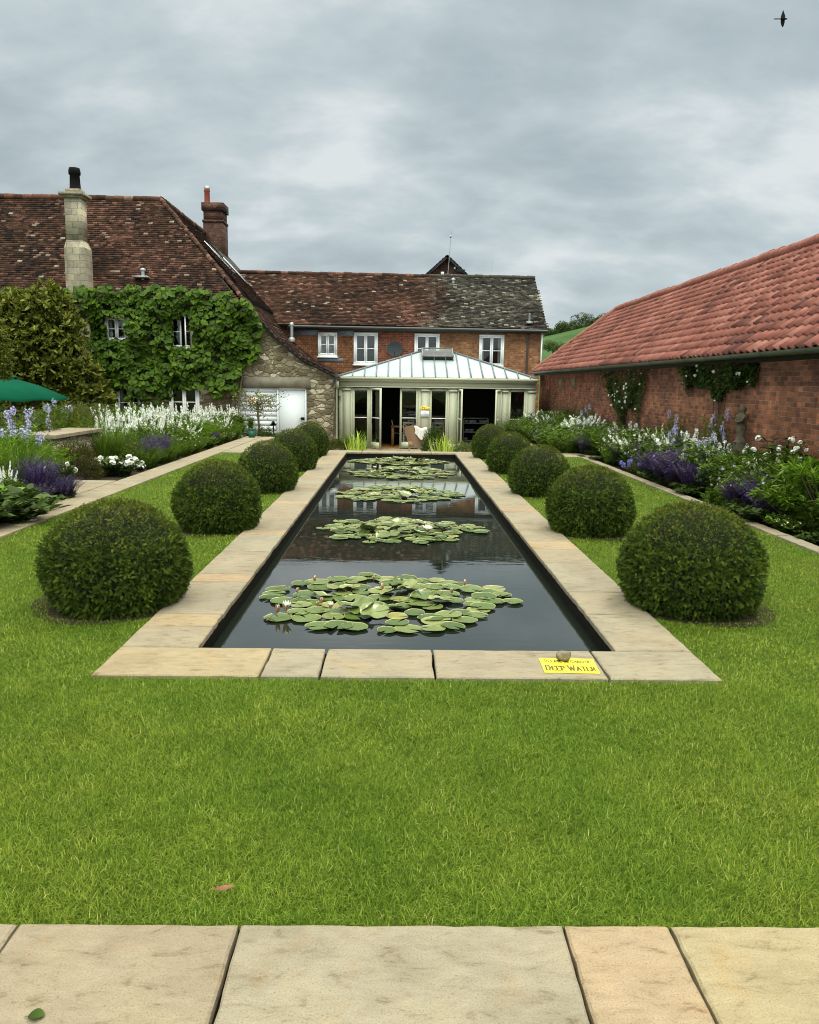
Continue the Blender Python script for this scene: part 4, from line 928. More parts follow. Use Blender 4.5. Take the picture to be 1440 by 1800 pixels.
# ---------------------------------------------------------------- rear wing
WY = 33.2
RW = root('rear_wing', 'two-storey brick wing behind the glazed garden room with long tiled roof', 'house wing', (1, WY, Zc))
ww = [pxwin(559, 584, 593, 627, WY), pxwin(622, 584, 664, 641, WY), pxwin(729, 586, 772, 640, WY), pxwin(843, 588, 885, 645, WY)]
b = B(); XT, XB = ony(621, 600, WY)[0], ony(772, 600, WY)[0]
zt = 3.95; XR = 5.72
wall_y(b, WY, -7.2, XT, Zc, zt, [ww[0]], .16, 0); wall_y(b, WY-.004, XT, XB-.1, Zc, zt, ww[1:3][:1]+[(ww[2][0], XB-.1, ww[2][2], ww[2][3])], .16, 1); wall_y(b, WY-.002, XB-.1, XR, Zc, zt, [(XB-.1, ww[2][1], ww[2][2], ww[2][3]), ww[3]], .16, 2)
b.add([(XR, WY, Zc), (XR, 39, Zc), (XR, 39, zt), (XR, 36, 6.2), (XR, WY, zt)], [(0, 1, 2, 3, 4)], .5, 2); b.add([(-7, 39, Zc), (XR, 39, Zc), (XR, 39, zt), (-7, 39, zt)], [(0, 1, 2, 3)], .5, 2)
part('wall', b, [mHUNG, mBRKR, mBRK], RW)
b = B(); b.box(-4.4, ww[0][0]-.01, WY-.03, WY+.02, 3.45, zt); part('lead_flashing', b, mLEAD, RW); b = B(); b.box(ww[0][1]+.01, ww[1][0]-.02, WY-.03, WY+.02, 3.45, zt); part('lead_flashing', b, mLEAD, RW); b = B(); b.box(ww[0][0]-.02, ww[0][1]+.25, WY-.025, WY+.0, ww[0][2]-.2, ww[0][2]-.06); part('lead_flashing', b, mLEAD, RW)
window(RW, *ww[0], WY, mBLIND, fw=.075); window(RW, *ww[1], WY, mBLINDD, fw=.075); window(RW, *ww[2], WY, mBLINDD, fw=.075); window(RW, *ww[3], WY, None, open_=None, fw=.075, curtains=True)
b = B(); ezw = 3.86; xm = 1.55
tile_roof(b, [(-7.6, 32.85, ezw), (xm, 32.85, ezw), (xm, 36, 6.24), (-7.6, 36, 6.24)], .165, .10, 31, sag=.025)
ridge(b, (-7.3, 36, 6.27), (xm, 36, 6.22), .09, seed=5)
b.add([(-7, 39.2, ezw), (XR+.1, 39.2, ezw), (XR+.1, 36, 6.2), (-7, 36, 6.2)], [(0, 1, 2, 3)], .3, 1)
tile_roof(b, [(xm, 32.85, ezw-.0), (XR+.22, 32.85, ezw-.05), (XR+.12, 36, 6.22), (xm, 36, 6.22)], .165, .10, 33, jit=.008, lich=.05)
ridge(b, (xm, 36, 6.24), (XR+.12, 36, 6.22), .09, seed=6, tint=.6); part('roof', b, [mWINGT, mDARK], RW)
b = B(); b.box(-4.6, XR+.15, 32.92, WY-.01, 3.66, 3.79); b.tube([(-4.5, 32.80, 3.78), (XR+.2, 32.80, 3.74)], .055, 8); b.tube([(5.18, WY-.06, 3.7), (5.18, WY-.06, 2.0)], .035, 8); b.tube([(5.18, 32.83, 3.74), (5.18, WY-.06, 3.62)], .035, 8)
part('gutter', b, mSOFF, RW)
b = B(); b.box(XR+.01, XR+.06, WY-.1, WY+.05, 2.2, 3.72); part('verge_board', b, mFRAME, RW)
b = B(); p = ony(797, 497, 35.5); b.tube([(p[0], 35.6, 5.7), (p[0], 35.6, p[2]+.12)], .075, 8); b.lathe((p[0], 35.6, p[2]+.1), [(.1, 0), (.12, .05), (.02, .12)], 8); part('flue', b, mMETAL, RW)
b = B(); p = ony(930, 565, 33.2); b.tube([(p[0], 33.15, p[2]-.05), (p[0], 33.1, p[2]+.32)], .045, 8); b.box(p[0]-.12, p[0]+.12, 32.98, 33.2, p[2]-.1, p[2]-.02); part('flue', b, mMETAL, RW)
# satellite dish
p = ony(694, 613, WY-.35); b = B(); n = 20; V = [(0, 0, 0)]+[(k*.32*cos(a), .06*k*k, k*.30*sin(a)) for k in (.35, .7, 1) for a in np.arange(n)*2*pi/n]
V = np.array(V)*(1, 1, 1)+(0, -.06, 0); F4 = [(1+k*n+i, 1+k*n+(i+1) % n, 1+(k+1)*n+(i+1) % n, 1+(k+1)*n+i) for k in range(2) for i in range(n)]
V = V*(1, -1, 1)+p+(0, .05, 0); b.add(V, [(0, 1+(i+1) % n, 1+i) for i in range(n)]); b.F.append((np.array(F4), 0))
b.tube([p+(0, .05, -.05), p+(0, .33, -.12)], .025, 6); b.tube([p+(0, .02, -.28), p+(0, -.3, -.12)], .012, 6); b.box(p[0]-.03, p[0]+.03, p[1]-.34, p[1]-.27, p[2]-.15, p[2]-.08)
solo('satellite_dish', b, mDISH, 'grey satellite dish on the brick wall between two white windows', 'satellite dish', tuple(p))
# dark gable of a further building
GB = root('far_gable_house', 'small dark gable of a further building peeping above the wing roof', 'house', (2.2, 40, Zc))
b = B(); xa, xb = 1.0, 3.4; xc = (xa+xb)/2; b.add([(xa, 40, Zc), (xb, 40, Zc), (xb, 40, 6.5), (xc, 40, 7.6), (xa, 40, 6.5)], [(0, 1, 2, 3, 4)]); 
b.add([(xa, 45, Zc), (xb, 45, Zc), (xb, 45, 6.5), (xc, 45, 7.6), (xa, 45, 6.5)], [(0, 1, 2, 3, 4)]); b.add([(xa, 40, Zc), (xa, 45, Zc), (xa, 45, 6.5), (xa, 40, 6.5)], [(0, 1, 2, 3)]); b.add([(xb, 40, Zc), (xb, 45, Zc), (xb, 45, 6.5), (xb, 40, 6.5)], [(0, 1, 2, 3)])
part('wall', b, mBRKC, GB)
b = B(); tile_roof(b, [(xa-.3, 45, 6.38), (xa-.3, 39.7, 6.38), (xc, 39.7, 7.72), (xc, 45, 7.72)], .165, .1, 41); tile_roof(b, [(xb+.3, 39.7, 6.38), (xb+.3, 45, 6.38), (xc, 45, 7.72), (xc, 39.7, 7.72)], .165, .1, 42); part('roof', b, [mTILEG, mDARK], GB)
b = B(); p = ony(778, 480, 39.9); b.box(p[0]-.08, p[0]+.08, 39.88, 39.99, p[2]-.08, p[2]+.06); p = ony(800, 471, 39.9); b.box(p[0]-.05, p[0]+.05, 39.88, 39.99, p[2]-.05, p[2]+.05); part('vent_box', b, mFRAME, GB)
b = B(); p = ony(808, 478, 39.2); b.tube([p, p+(.0, .4, .0)], .03, 6); b.lathe(tuple(p+(.02, 0, -.05)), [(.26, .16), (.2, .05), (.02, 0)], 12, sq=.4); solo('satellite_dish', b, mDISH, 'small dark satellite dish against the far gable behind the ridge', 'satellite dish', tuple(p))
for (u0, w0, u1, w1, Y, r, lbl) in ((786, 486, 793, 411, 36.3, .018, 'tall thin aerial mast rising in front of the far gable'), (861, 487, 866, 456, 36.4, .006, 'short thin whip aerial on the right half of the wing ridge')):
    p, q = ony(u0, w0, Y), ony(u1, w1, Y); p[2] -= .35; b = B(); b.tube([p, (p+q)/2+(.01, 0, 0), q], [r, r*.8, r*.55], 6)
    if r > .01: b.box(q[0]-.05, q[0]+.02, q[1]-.02, q[1]+.02, q[2]-.17, q[2]-.05); b.tube([q-(.0, 0, .1), q+(.02, 0, .1)], .007, 5); b.tube([p+(0, 0, .5), p+(.12, 0, .42)], .01, 5)
    solo('aerial', b, mMETAL, lbl, 'aerial', tuple(p))

# ---------------------------------------------------------------- glazed garden room
GR = root('garden_room', 'sage green glazed garden room with pale hipped roof and open doors', 'conservatory', (1.3, 29, Zc))
GY = 29.0
def X(u): return ony(u, 720, GY)[0]
zf = Zc; ztop = 1.42
b = B()   # cornice, frieze
b.box(-2.33, 4.93, 28.78, 28.93, 1.70, 1.79); b.box(-2.27, 4.90, 28.84, 28.93, 1.63, 1.70); b.box(-2.22, 4.88, 28.93, 29.12, ztop, 1.76); b.box(-2.24, 4.89, 28.90, 28.93, ztop-.0, ztop+.04)
b.box(4.72, 4.88, 29.12, 33.2, ztop, 1.76); b.box(-2.22, -2.1, 29.12, 33.2, ztop, 1.76)
part('cornice', b, mSAGE, GR)
for u0, u1 in ((603.7, 615.4), (741, 754), (790, 803), (882.5, 892), (928, 940.5)):
    b = B(); x0, x1 = X(u0), X(u1); b.box(x0, x1, 28.96, 29.1, zf, ztop); b.box(x0-.03, x1+.03, 28.92, 28.96, 1.30, 1.36); b.box(x0-.015, x1+.015, 28.93, 28.96, zf, zf+.2)
    part('pilaster', b, mSAGE, GR)
b = B(); b.box(-2.22, X(603.7), 29.0, 29.1, zf, ztop); b.box(X(940.5), 4.88, 29.0, 29.1, zf, ztop); b.box(X(615.4), X(619.8), 29.0, 29.08, zf, ztop); b.box(X(649), X(651), 29.0, 29.08, zf, ztop); b.box(X(735.2), X(741), 29.0, 29.08, zf, ztop); b.box(X(754), X(755.2), 29., 29.08, zf, ztop); b.box(X(787), X(790), 29., 29.08, zf, ztop); b.box(X(803), X(805), 29., 29.08, zf, ztop); b.box(X(892), X(894), 29., 29.08, zf, ztop); b.box(X(924.5), X(928), 29., 29.08, zf, ztop)
part('frame', b, mSAGE, GR)
def leaf(name, p0, p1, ang_label=None, glass=mGLASS, handle=None, st=.075):
    """glazed leaf between two plan points"""
    p0 = np.array(p0, float); p1 = np.array(p1, float); f = B(); z0, z1 = zf+.03, ztop-.02; d = (p1-p0)/np.linalg.norm(p1-p0)
    def P(s, z): q = p0+d*s; return (q[0], q[1], z)
    Ln = np.linalg.norm(p1-p0); t_ = .045
    f.beam(P(st/2, z0), P(st/2, z1), st, t_, up=(d[1], -d[0], 0)); f.beam(P(Ln-st/2, z0), P(Ln-st/2, z1), st, t_, up=(d[1], -d[0], 0))
    f.beam(P(st, z1-st/2), P(Ln-st, z1-st/2), t_, st); f.beam(P(st, z0+.11), P(Ln-st, z0+.11), t_, .22)
    f.beam(P(st, .34), P(Ln-st, .34), .02, .028, mat=1)
    o = part(name, f, [mSAGE, mFRAME], GR)
    g_ = B(); g_.add([P(st, z0+.2), P(Ln-st, z0+.2), P(Ln-st, z1-st), P(st, z1-st)], [(0, 1, 2, 3)]); part('pane', g_, glass, o)
    if handle is not None:
        h_ = B(); q = np.array(P(handle, .22)); h_.beam(q+(0, -.05, -.07), q+(0, -.05, .07), .03, .02); h_.beam(q+(0, -.02, .02), q+(.0, -.09, .02), .02); part('handle', h_, mBLK, o)
    return o
leaf('window_light', (X(619.8), 29.03), (X(649), 29.03)); leaf('door', (X(703), 29.03), (X(735), 29.03), handle=.56); leaf('window_light', (X(755.2), 29.03), (X(787), 29.03)); leaf('window_light', (X(894), 29.03), (X(924.5), 29.03))
leaf('door', (X(651.5), 29.0), (ony(670, 720, 28.45)[0], 28.45), glass=mGLASSG, handle=.1); leaf('door', (X(881.5), 29.0), (ony(871.5, 720, 28.4)[0], 28.4), glass=mGLASSG); leaf('door', (X(805), 29.0), (ony(812, 720, 28.35)[0], 28.35), glass=mGLASSG, handle=.5)
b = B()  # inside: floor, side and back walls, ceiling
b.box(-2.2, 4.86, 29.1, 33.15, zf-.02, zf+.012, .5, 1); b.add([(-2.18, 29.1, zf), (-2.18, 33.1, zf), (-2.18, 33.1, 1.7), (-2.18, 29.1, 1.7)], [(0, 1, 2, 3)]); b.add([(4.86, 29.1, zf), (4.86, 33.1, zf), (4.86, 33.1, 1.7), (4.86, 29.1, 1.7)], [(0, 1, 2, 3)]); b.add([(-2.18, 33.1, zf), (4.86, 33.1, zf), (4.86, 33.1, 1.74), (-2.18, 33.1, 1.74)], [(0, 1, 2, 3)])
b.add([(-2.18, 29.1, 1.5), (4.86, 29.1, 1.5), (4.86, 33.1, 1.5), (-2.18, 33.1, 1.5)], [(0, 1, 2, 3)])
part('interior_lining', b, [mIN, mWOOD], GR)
b = B(); e0, e1 = (-2.18, 28.84, 1.80), (4.84, 28.84, 1.80); k0, k1 = (.75, 31.1, 2.78), (1.95, 31.1, 2.78); zb0, zb1 = (-2.18, WY, 1.80), (4.84, WY, 1.80)
b.add([e0, e1, k1, k0], [(0, 1, 2, 3)]); b.add([zb0, e0, k0], [(0, 1, 2)]); b.add([e1, zb1, k1], [(0, 1, 2)]); b.add([zb1, zb0, k0, k1], [(0, 1, 2, 3)])
gr_ = part('roof', b, mZINC, GR)
b = B()
def bar(p, q, w_=.045, h_=.05): b.beam(np.array(p)+(0, 0, .02), np.array(q)+(0, 0, .02), w_, h_)
slope = (2.78-1.80)/(31.1-28.84)
x = -1.72
while x < 4.8:
    if x < .75: f_ = (x+2.18)/(.75+2.18)
    elif x > 1.95: f_ = (4.84-x)/(4.84-1.95)
    else: f_ = 1
    bar((x, 28.82, 1.80), (x, 28.84+f_*2.26, 1.80+f_*.98), .035, .05); x += .425
for q in (.18, .36, .54, .72, .88):
    bar((-2.18, 28.84+(4.36)*q, 1.8), (-2.18+min(1, min(q*4.36/2.26, (1-q)*4.36/2.1))*2.93, 28.84+4.36*q, 1.8+min(1, min(q*4.36/2.26, (1-q)*4.36/2.1))*.98), .035, .05)
bar(e0, k0, .06, .07); bar(e1, k1, .06, .07); bar(k0, k1, .08, .08); bar(zb0, k0); bar(zb1, k1)
part('glazing_bars', b, mBAR, gr_)
b = B(); xa, xb = ony(742, 628, 30.9)[0], ony(795, 628, 30.9)[0]; za_ = 1.8+(30.3-28.84)*slope; zb_ = 1.8+(31.05-28.84)*slope
for y_, z_ in ((30.3, za_), (31.05, zb_)): b.beam((xa, y_, z_+.16), (xb, y_, z_+.16), .05, .05)
for x_ in (xa, xb): b.beam((x_, 30.3, za_+.16), (x_, 31.05, zb_+.16), .05, .05); b.beam((x_, 30.3, za_+.0), (x_, 30.3, za_+.16), .03, .03)
b.add([(xa, 30.3, za_+.17), (xb, 30.3, za_+.17), (xb, 31.05, zb_+.17), (xa, 31.05, zb_+.17)], [(0, 1, 2, 3)], .5, 1); b.add([(xa, 30.32, za_+.03), (xb, 30.32, za_+.03), (xb, 31.0, zb_+.03), (xa, 31.0, zb_+.03)], [(0, 1, 2, 3)], .5, 2)
part('roof_vent', b, [mBAR, mGLASSG, mIN], gr_)
b = B(); b.box(-2.36, -2.2, 28.78, 28.92, 1.38, 1.62); b.tube([(-2.29, 28.86, 1.4), (-2.29, 28.86, Zc+.15)], .04, 8); b.box(-2.2, -2.1, 28.86, 28.95, 1.1, 1.15); part('downpipe', b, mSAGE, GR)
b = B(); b.box(-2.33, X(618), 28.90, 29.1, Zc, Zc+.14); part('plinth', b, mSTONE, GR)
# notice on the middle pilaster
NT = root('notice', 'yellow and white notice fixed to the pilaster between the glazed doors', 'notice', (X(747), 28.93, .6))
x0, x1 = ony(739.7, 717, 28.93)[0], ony(755.3, 717, 28.93)[0]; z0, z1, z2 = ony(747, 733, 28.93)[2], ony(747, 721.8, 28.93)[2], ony(747, 715, 28.93)[2]
b = B(); b.box(x0, x1, 28.915, 28.94, z1+.01, z2+.0); part('yellow_board', b, mYSIGN, NT); b = B(); b.box(x0, x1-.01, 28.915, 28.94, z0, z1); part('white_sheet', b, mPAPER, NT)
b = B(); text(b, 'TILL', ((x0+x1)/2, 28.914, z1+.035), (1, 0, 0), (0, 0, 1), .085, .016, (0, -1, 0), center=True); part('lettering', b, mINKR, NT)
b = B(); 
for k, (a, c_) in enumerate(((.2, .8), (.3, .75), (.15, .85), (.25, .8), (.2, .7))): b.box(x0+(x1-x0)*a, x0+(x1-x0)*c_, 28.911, 28.9145, z1-.055-.035*k, z1-.045-.035*k)
part('printed_lines', b, mINKG, NT)

# furniture
def chair(label, loc, rz_, first=[None]):
    if first[0] is None:
        o = root('dining_chair', label, 'chair', loc, 'cross-back chairs inside the garden room'); lc = np.array(loc)
        b = B(); b.box(-.22, .22, -.21, .21, .44, .47); b.V = [v+lc for v in b.V]; part('seat', b, mCHAIR, o)
        for sx in (-1, 1):
            b = B(); b.beam(lc+(sx*.19, -.19, 0), lc+(sx*.19, -.19, .44), .035); part('leg', b, mCHAIR, o)
            b = B(); b.beam(lc+(sx*.19, .22, 0), lc+(sx*.19, .2, .46), .035); b.beam(lc+(sx*.19, .2, .46), lc+(sx*.205, .28, .92), .035); part('leg', b, mCHAIR, o)
        b = B(); b.beam(lc+(-.225, .285, .91), lc+(.225, .285, .91), .03, .07); b.beam(lc+(-.2, .22, .54), lc+(.2, .22, .54), .025, .04)
        b.beam(lc+(-.19, .225, .55), lc+(.19, .28, .89), .02, .035); b.beam(lc+(.19, .228, .55), lc+(-.19, .283, .89), .02, .035)
        b.beam(lc+(-.19, -.19, .2), lc+(.19, -.19, .2), .02, .03); part('backrest', b, mCHAIR, o); o.rotation_euler = (0, 0, rz_); first[0] = o; return o
    return dup(first[0], loc, rz_, label=label)
def cx_(u, Y): return ony(u, 740, Y)[0]
chair('grey cross-back dining chair seen through the closed glazed door', (cx_(719, 29.7), 29.7, zf+.012), pi)
chair('grey cross-back dining chair right of the notice, behind glass', (cx_(770, 29.75), 29.75, zf+.012), pi)
chair('grey dining chair across the table, seen over the chair behind the closed door', (cx_(727, 31.3), 31.3, zf+.012), 0)
chair('grey dining chair across the table, behind the chair right of the notice', (cx_(775, 31.3), 31.3, zf+.012), 0)
chair('grey dining chair at the end of the table, left of the closed glazed door', (cx_(702, 30.9), 30.9, zf+.012), pi/2)
T_ = root('dining_table', 'oak dining table just inside the open glazed doors', 'table', (cx_(740, 30.5), 30.5, zf+.012)); xa, xb = cx_(687, 30.1), cx_(800, 30.1)
b = B(); b.box(xa, xb, 30.05, 30.95, zf+.72, zf+.77); part('tabletop', b, mWOOD, T_)
for x_ in (xa+.08, xb-.08):
    for y_ in (30.12, 30.88): b = B(); b.box(x_-.05, x_+.05, y_-.05, y_+.05, zf+.012, zf+.72); part('leg', b, mWOOD, T_)
S_ = root('sideboard', 'dim grey open shelving unit at the back of the garden room', 'shelf', (cx_(835, 32), 32, zf+.012))
b = B(); xa, xb = cx_(815, 32), cx_(858, 32)
for z_ in (.1, .45, .8, 1.0): b.box(xa, xb, 31.9, 32.3, zf+z_, zf+z_+.04)
for x_ in (xa, xb): b.box(x_-.02, x_+.02, 31.9, 32.3, zf+.012, zf+1.0)
part('frame', b, mCHAIR, S_)
b = B(); rg = np.random.default_rng(9)
for k in range(14): 
    x_ = rg.uniform(xa+.1, xb-.1); z_ = rg.choice([.14, .49, .84]); b.lathe((x_, 32.05, zf+z_), [(.03, 0), (.07, .03), (.1, .1), (.09, .1)], 10)
part('crockery', b, mCHAIR, S_)
# wicker chair with a white throw, on the gravel
WC = root('wicker_chair', 'tan wicker armchair seen from behind on the gravel before the glass doors', 'chair', (cx_(735, 27.2), 27.2, Zc))
lc = np.array([cx_(734, 27.2), 27.2, Zc])
b = B(); V = []; nseg = 9
for i in range(7):
    t = i/6; z = .25+.72*t; half = .30+.05*t
    for j in range(nseg):
        a = (j/(nseg-1)-.5)*2; V.append(lc+(a*half+.02-.13*t, -.32-.18*t+.28*abs(a)**2.2, z-.10*abs(a)**3*t))
F = [(i*nseg+j, i*nseg+j+1, (i+1)*nseg+j+1, (i+1)*nseg+j) for i in range(6) for j in range(nseg-1)]
b.add(V, F); b.add([v+(0, .04, 0) for v in V], F); part('backrest', b, mWICK, WC, True)
b = B(); b.box(lc[0]-.3, lc[0]+.3, lc[1]-.28, lc[1]+.3, lc[2]+.25, lc[2]+.42)
part('seat', b, mWICK, WC)
for sx in (-1, 1):
    for sy in (-1, 1): b = B(); b.beam(lc+(sx*.26, sy*.24, 0), lc+(sx*.26, sy*.24, .25), .045); part('leg', b, mWICK, WC)
b = B(); V = []; rg = np.random.default_rng(3)
for i in range(10):
    for j in range(12):
        t = i/9; a = j/11; top = .985
        if t < .5: z = top-.5*(.5-t)*2*(.55+.3*sin(a*3)); y = -.53+.1*(.5-t)
        else: z = top-.45*(t-.5)*2; y = -.45+.3*(t-.5)
        V.append(lc+(-.10+a*.42+.02*sin(t*9), y-.02*sin(a*22+t*5)-.02, z+.03*sin(a*9)-.06*a))
b.add(V, [(i*12+j, i*12+j+1, (i+1)*12+j+1, (i+1)*12+j) for i in range(9) for j in range(11)])
solo('throw', b, mTHROW, 'white crumpled throw draped over the wicker armchair back', 'throw', tuple(lc+(0, -.5, .9)), smooth=True)

# ---------------------------------------------------------------- barn (right)
BN = root('barn', 'long low red brick barn on the right under a red pantile roof', 'barn', (7.6, 18, -.05))
EX, EZ, RXX, RZ, EY = 5.12, 2.10, 7.6, 4.22, 31.2
b = B(); Xw = 5.4
hs = [(onx(1005, 675, Xw)[1], 1.0), (onx(990, 675, Xw)[1], 1.0)]
b.box(Xw, Xw+.3, 1.0, EY-.3, -.8, 2.02)
b.box(Xw, 9.8, EY-.3, EY, -.8, 2.02)
part('wall', b, [mBRKY], BN)
b = B()
for u, w_ in ((1008, 673), (985, 673)):
    p = onx(u, w_, Xw); b.box(Xw-.015, Xw+.02, p[1]-.22, p[1]+.22, p[2]-.14, p[2]+.14)
part('wall_vent', b, mSTONE, BN)
b = B()
tile_roof(b, [(EX, EY, EZ-.02), (EX, 1.0, EZ-.02), (RXX, 1.0, RZ), (RXX, EY-2.5, RZ)], .215, .245, 51, thick=.03, jit=.004, pant=True, under=.06)
tile_roof(b, [(10.1, EY, EZ-.02), (EX, EY, EZ-.02), (RXX, EY-2.5, RZ)], .215, .245, 52, thick=.03, jit=.004, pant=True, under=.06)
b.add([(10.1, 1, EZ), (10.1, EY, EZ), (RXX, EY-2.5, RZ), (RXX, 1, RZ)], [(0, 1, 2, 3)], .4, 0)
ridge(b, (RXX, 1, RZ+.04), (RXX, EY-2.5, RZ+.04), .12, .45, seed=8, tint=.75); ridge(b, (EX+.02, EY-.03, EZ+.04), (RXX, EY-2.5, RZ+.05), .10, .42, seed=9, tint=.8)
part('roof', b, [mPANT, mDARK], BN)
b = B(); ys = np.linspace(1, EY, 60)
V = []; 
for y_ in ys:
    for a in np.linspace(pi, 2*pi, 8): V.append((EX-.03+.07*cos(a), y_, EZ-.03+.07*sin(a)))
b.add(V, [(i*8+j, (i+1)*8+j, (i+1)*8+j+1, i*8+j+1) for i in range(59) for j in range(7)])
for y_ in np.arange(1.4, EY, 1.0):
    V = [(EX-.03+.078*cos(a), y_+d, EZ-.03+.078*sin(a)) for d in (0, .035) for a in np.linspace(pi, 2*pi, 8)]; b.add(V, [(j, j+1, 9+j, 8+j) for j in range(7)])
part('gutter', b, mGUTT, BN, True)
b = B(); b.box(EX+.06, EX+.1, 1, EY, EZ-.16, EZ-.03); b.box(EX+.1, Xw, 1, EY-.05, EZ-.08, EZ-.05)
for y_ in np.arange(1.2, EY, .5): b.box(EX+.1, Xw, y_, y_+.06, EZ-.15, EZ-.08)
part('soffit', b, mDARK, BN)

# low stone wall at the left and the parasol
LW = root('low_stone_wall', 'low stone garden wall with flat coping at the left, before the clipped yews', 'wall', (-5.9, 13.9, -.055))
b = B(); b.box(-6.15, -5.62, 12.95, 15.0, -.055, .60); part('wall', b, mASH, LW)
b = B(); y = 12.88
while y < 14.95: d = rgs.uniform(.55, .95); slab(b, -6.22, -5.55, y, y+d, .665, .06, tint=rgs.uniform(.1, .6)); y += d+.004
part('coping_stones', b, mSLAB, LW)
PA = root('parasol', 'dark green canvas parasol standing at the far left edge', 'parasol', (-11.2, 23.2, Zc)); pc = np.array([-11.2, 23.2, 0])
ap = 1.60; b = B(); n = 8; rim = []; 
for ring, (r, z) in enumerate(((.02, ap), (.18, ap-.05), (.8, ap-.24), (1.55, ap-.56), (1.55, ap-.62))):
    for i in range(n*2):
        a = (i+.0)*pi/n+.2; k = 1 if i % 2 == 0 else .94; rim.append(pc+(r*k*cos(a), r*k*sin(a), z-(.0 if i % 2 == 0 else .015*ring)))
b.add(rim, [(k*16+i, (k+1)*16+i, (k+1)*16+(i+1) % 16, k*16+(i+1) % 16) for k in range(4) for i in range(16)]); 
b.lathe(tuple(pc+(0, 0, ap+.0)), [(.24, -.015), (.2, .02), (.02, .06)], 16); part('canopy', b, mPARA, PA)
b = B(); b.tube([pc+(0, 0, Zc), pc+(0, 0, ap)], .028, 8); part('pole', b, mPOLE, PA); b = B(); b.lathe(tuple(pc+(0, 0, Zc)), [(.28, 0), (.28, .06), (.06, .1), (.04, .3)], 14); part('base', b, mBLK, PA)
for k in range(8):
    a = k*pi/4+.2; b = B(); b.beam(pc+(.05*cos(a), .05*sin(a), ap-.08), pc+(1.5*cos(a), 1.5*sin(a), ap-.58), .02); part('rib', b, mPOLE, PA)

# hill beyond
b = B(); nx, ny = 60, 40
V = []
for j in range(ny):
    y = 110+j*14
    for i in range(nx):
        x = -260+i*14; s_ = 1/(1+math.exp(-(x-42)/22.)); t = min(1, max(0, (y-120)/190)); t = t*t*(3-2*t)
        hc = 20.5+.24*(x-54) if x < 110 else 33.9+.02*(x-110)
        if x < 40: hc = max(0, 17.1*math.exp(-((x-40)/28.)**2))
        V.append((x, y, -1.2+(hc+1.2)*t-.03*max(0, y-320)+.4*sin(x*.09)*t))
b.add(V, [(j*nx+i, j*nx+i+1, (j+1)*nx+i+1, (j+1)*nx+i) for j in range(ny-1) for i in range(nx-1)])
def m_hill():
    mt, nt = nodes('pasture'); g = N(nt, 'ShaderNodeNewGeometry').outputs['Position']
    c = ramp(nt, noise(nt, g, .06, 5, .6), [(.3, (.022, .055, .014)), (.55, (.036, .080, .020)), (.75, (.058, .095, .028))])
    c = mixc(nt, 1., c, ramp(nt, noise(nt, g, .6, 4, .7), [(.3, (.85, .85, .85)), (.7, (1.12, 1.12, 1.1))]), 'MULTIPLY')
    return finish(mt, nt, c, .9, spec=.1)
struct('hill', b, m_hill(), smooth=True)
def crownmesh(seed, n=2200, leaf=.07):
    rg = np.random.default_rng(seed); b = B(); nb = 9; C_ = rg.normal(0, .35, (nb, 3))*(1, 1, .7)+(0, 0, .25); Rr_ = rg.uniform(.35, .62, nb)
    k = rg.integers(0, nb, n); d = rdir(rg, n, -.6); P = C_[k]+d*(Rr_[k]*rg.uniform(.75, 1.05, n))[:, None]
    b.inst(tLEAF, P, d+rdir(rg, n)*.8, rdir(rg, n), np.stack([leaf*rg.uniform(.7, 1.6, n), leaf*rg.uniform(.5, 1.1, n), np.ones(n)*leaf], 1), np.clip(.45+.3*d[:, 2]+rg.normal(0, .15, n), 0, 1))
    return b.mesh('crown', mLEAFD)
CR = [crownmesh(i) for i in range(3)]
tb = B(); tb.tube([(0, 0, -1.3), (0, 0, .2)], [.07, .05], 6); TRK = tb.mesh('trunk', mBARK)
def fartree(u, w_, Y, size, label, grp, k, zs=1):
    p = ony(u, w_+4, Y); zs = .85; o = root('tree', label, 'tree', tuple(p), grp); o.scale = (size, size, size*zs); o.rotation_euler = (0, 0, k*1.3)
    for nm, me in (('crown', CR[k % 3]), ('trunk', TRK)): c = D.objects.new(nm, me); COL.objects.link(c); c.parent = o
lb_ = ['leftmost small tree on the hilltop, beside the wing roof end', 'low bushy tree second from left on the hilltop', 'rounded tree third from left along the hilltop', 'thin tree fourth from left along the hilltop', 'low tree fifth from left along the hilltop', 'tall rounded tree at the middle of the hilltop row', 'tree just right of the tallest hilltop tree', 'dark tree third from the barn hip on the hilltop', 'dark tree second from the barn hip on the hilltop', 'dark tree on the hilltop nearest the barn hip']
for k, (u, w_, s_) in enumerate(((957, 585, 2.0), (967, 581, 2.2), (984, 576, 3.2), (996, 575, 2.6), (1008, 571, 3.0), (1031, 565, 4.0), (1043, 568, 3.2), (1055, 565, 3.3), (1066, 562, 3.6), (1078, 560, 3.6))): fartree(u, w_, 294, s_, lb_[k], 'trees along the hilltop', k)
for k, u in enumerate((962, 974, 979, 990, 1002, 1014, 1020, 1025, 1037, 1049, 1061, 1072)): fartree(u, np.interp(u, (957, 1000, 1078), (588, 579, 567)), 292, 2.3, 'small bushy tree in the dark hedge line along the hilltop', 'low hedge trees along the hilltop', k+2)
for k, (u, w_, s_, l_) in enumerate(((972, 612, 3.0, 'dark round tree halfway down the green hill'), (985, 618, 2.6, 'smaller dark bush right of the round tree on the hillside'), (1000, 622, 1.8, 'low dark hedge tree at the foot of the hillside'))): fartree(u, w_, 210, s_, l_, 'trees on the hillside', k+1, .8)

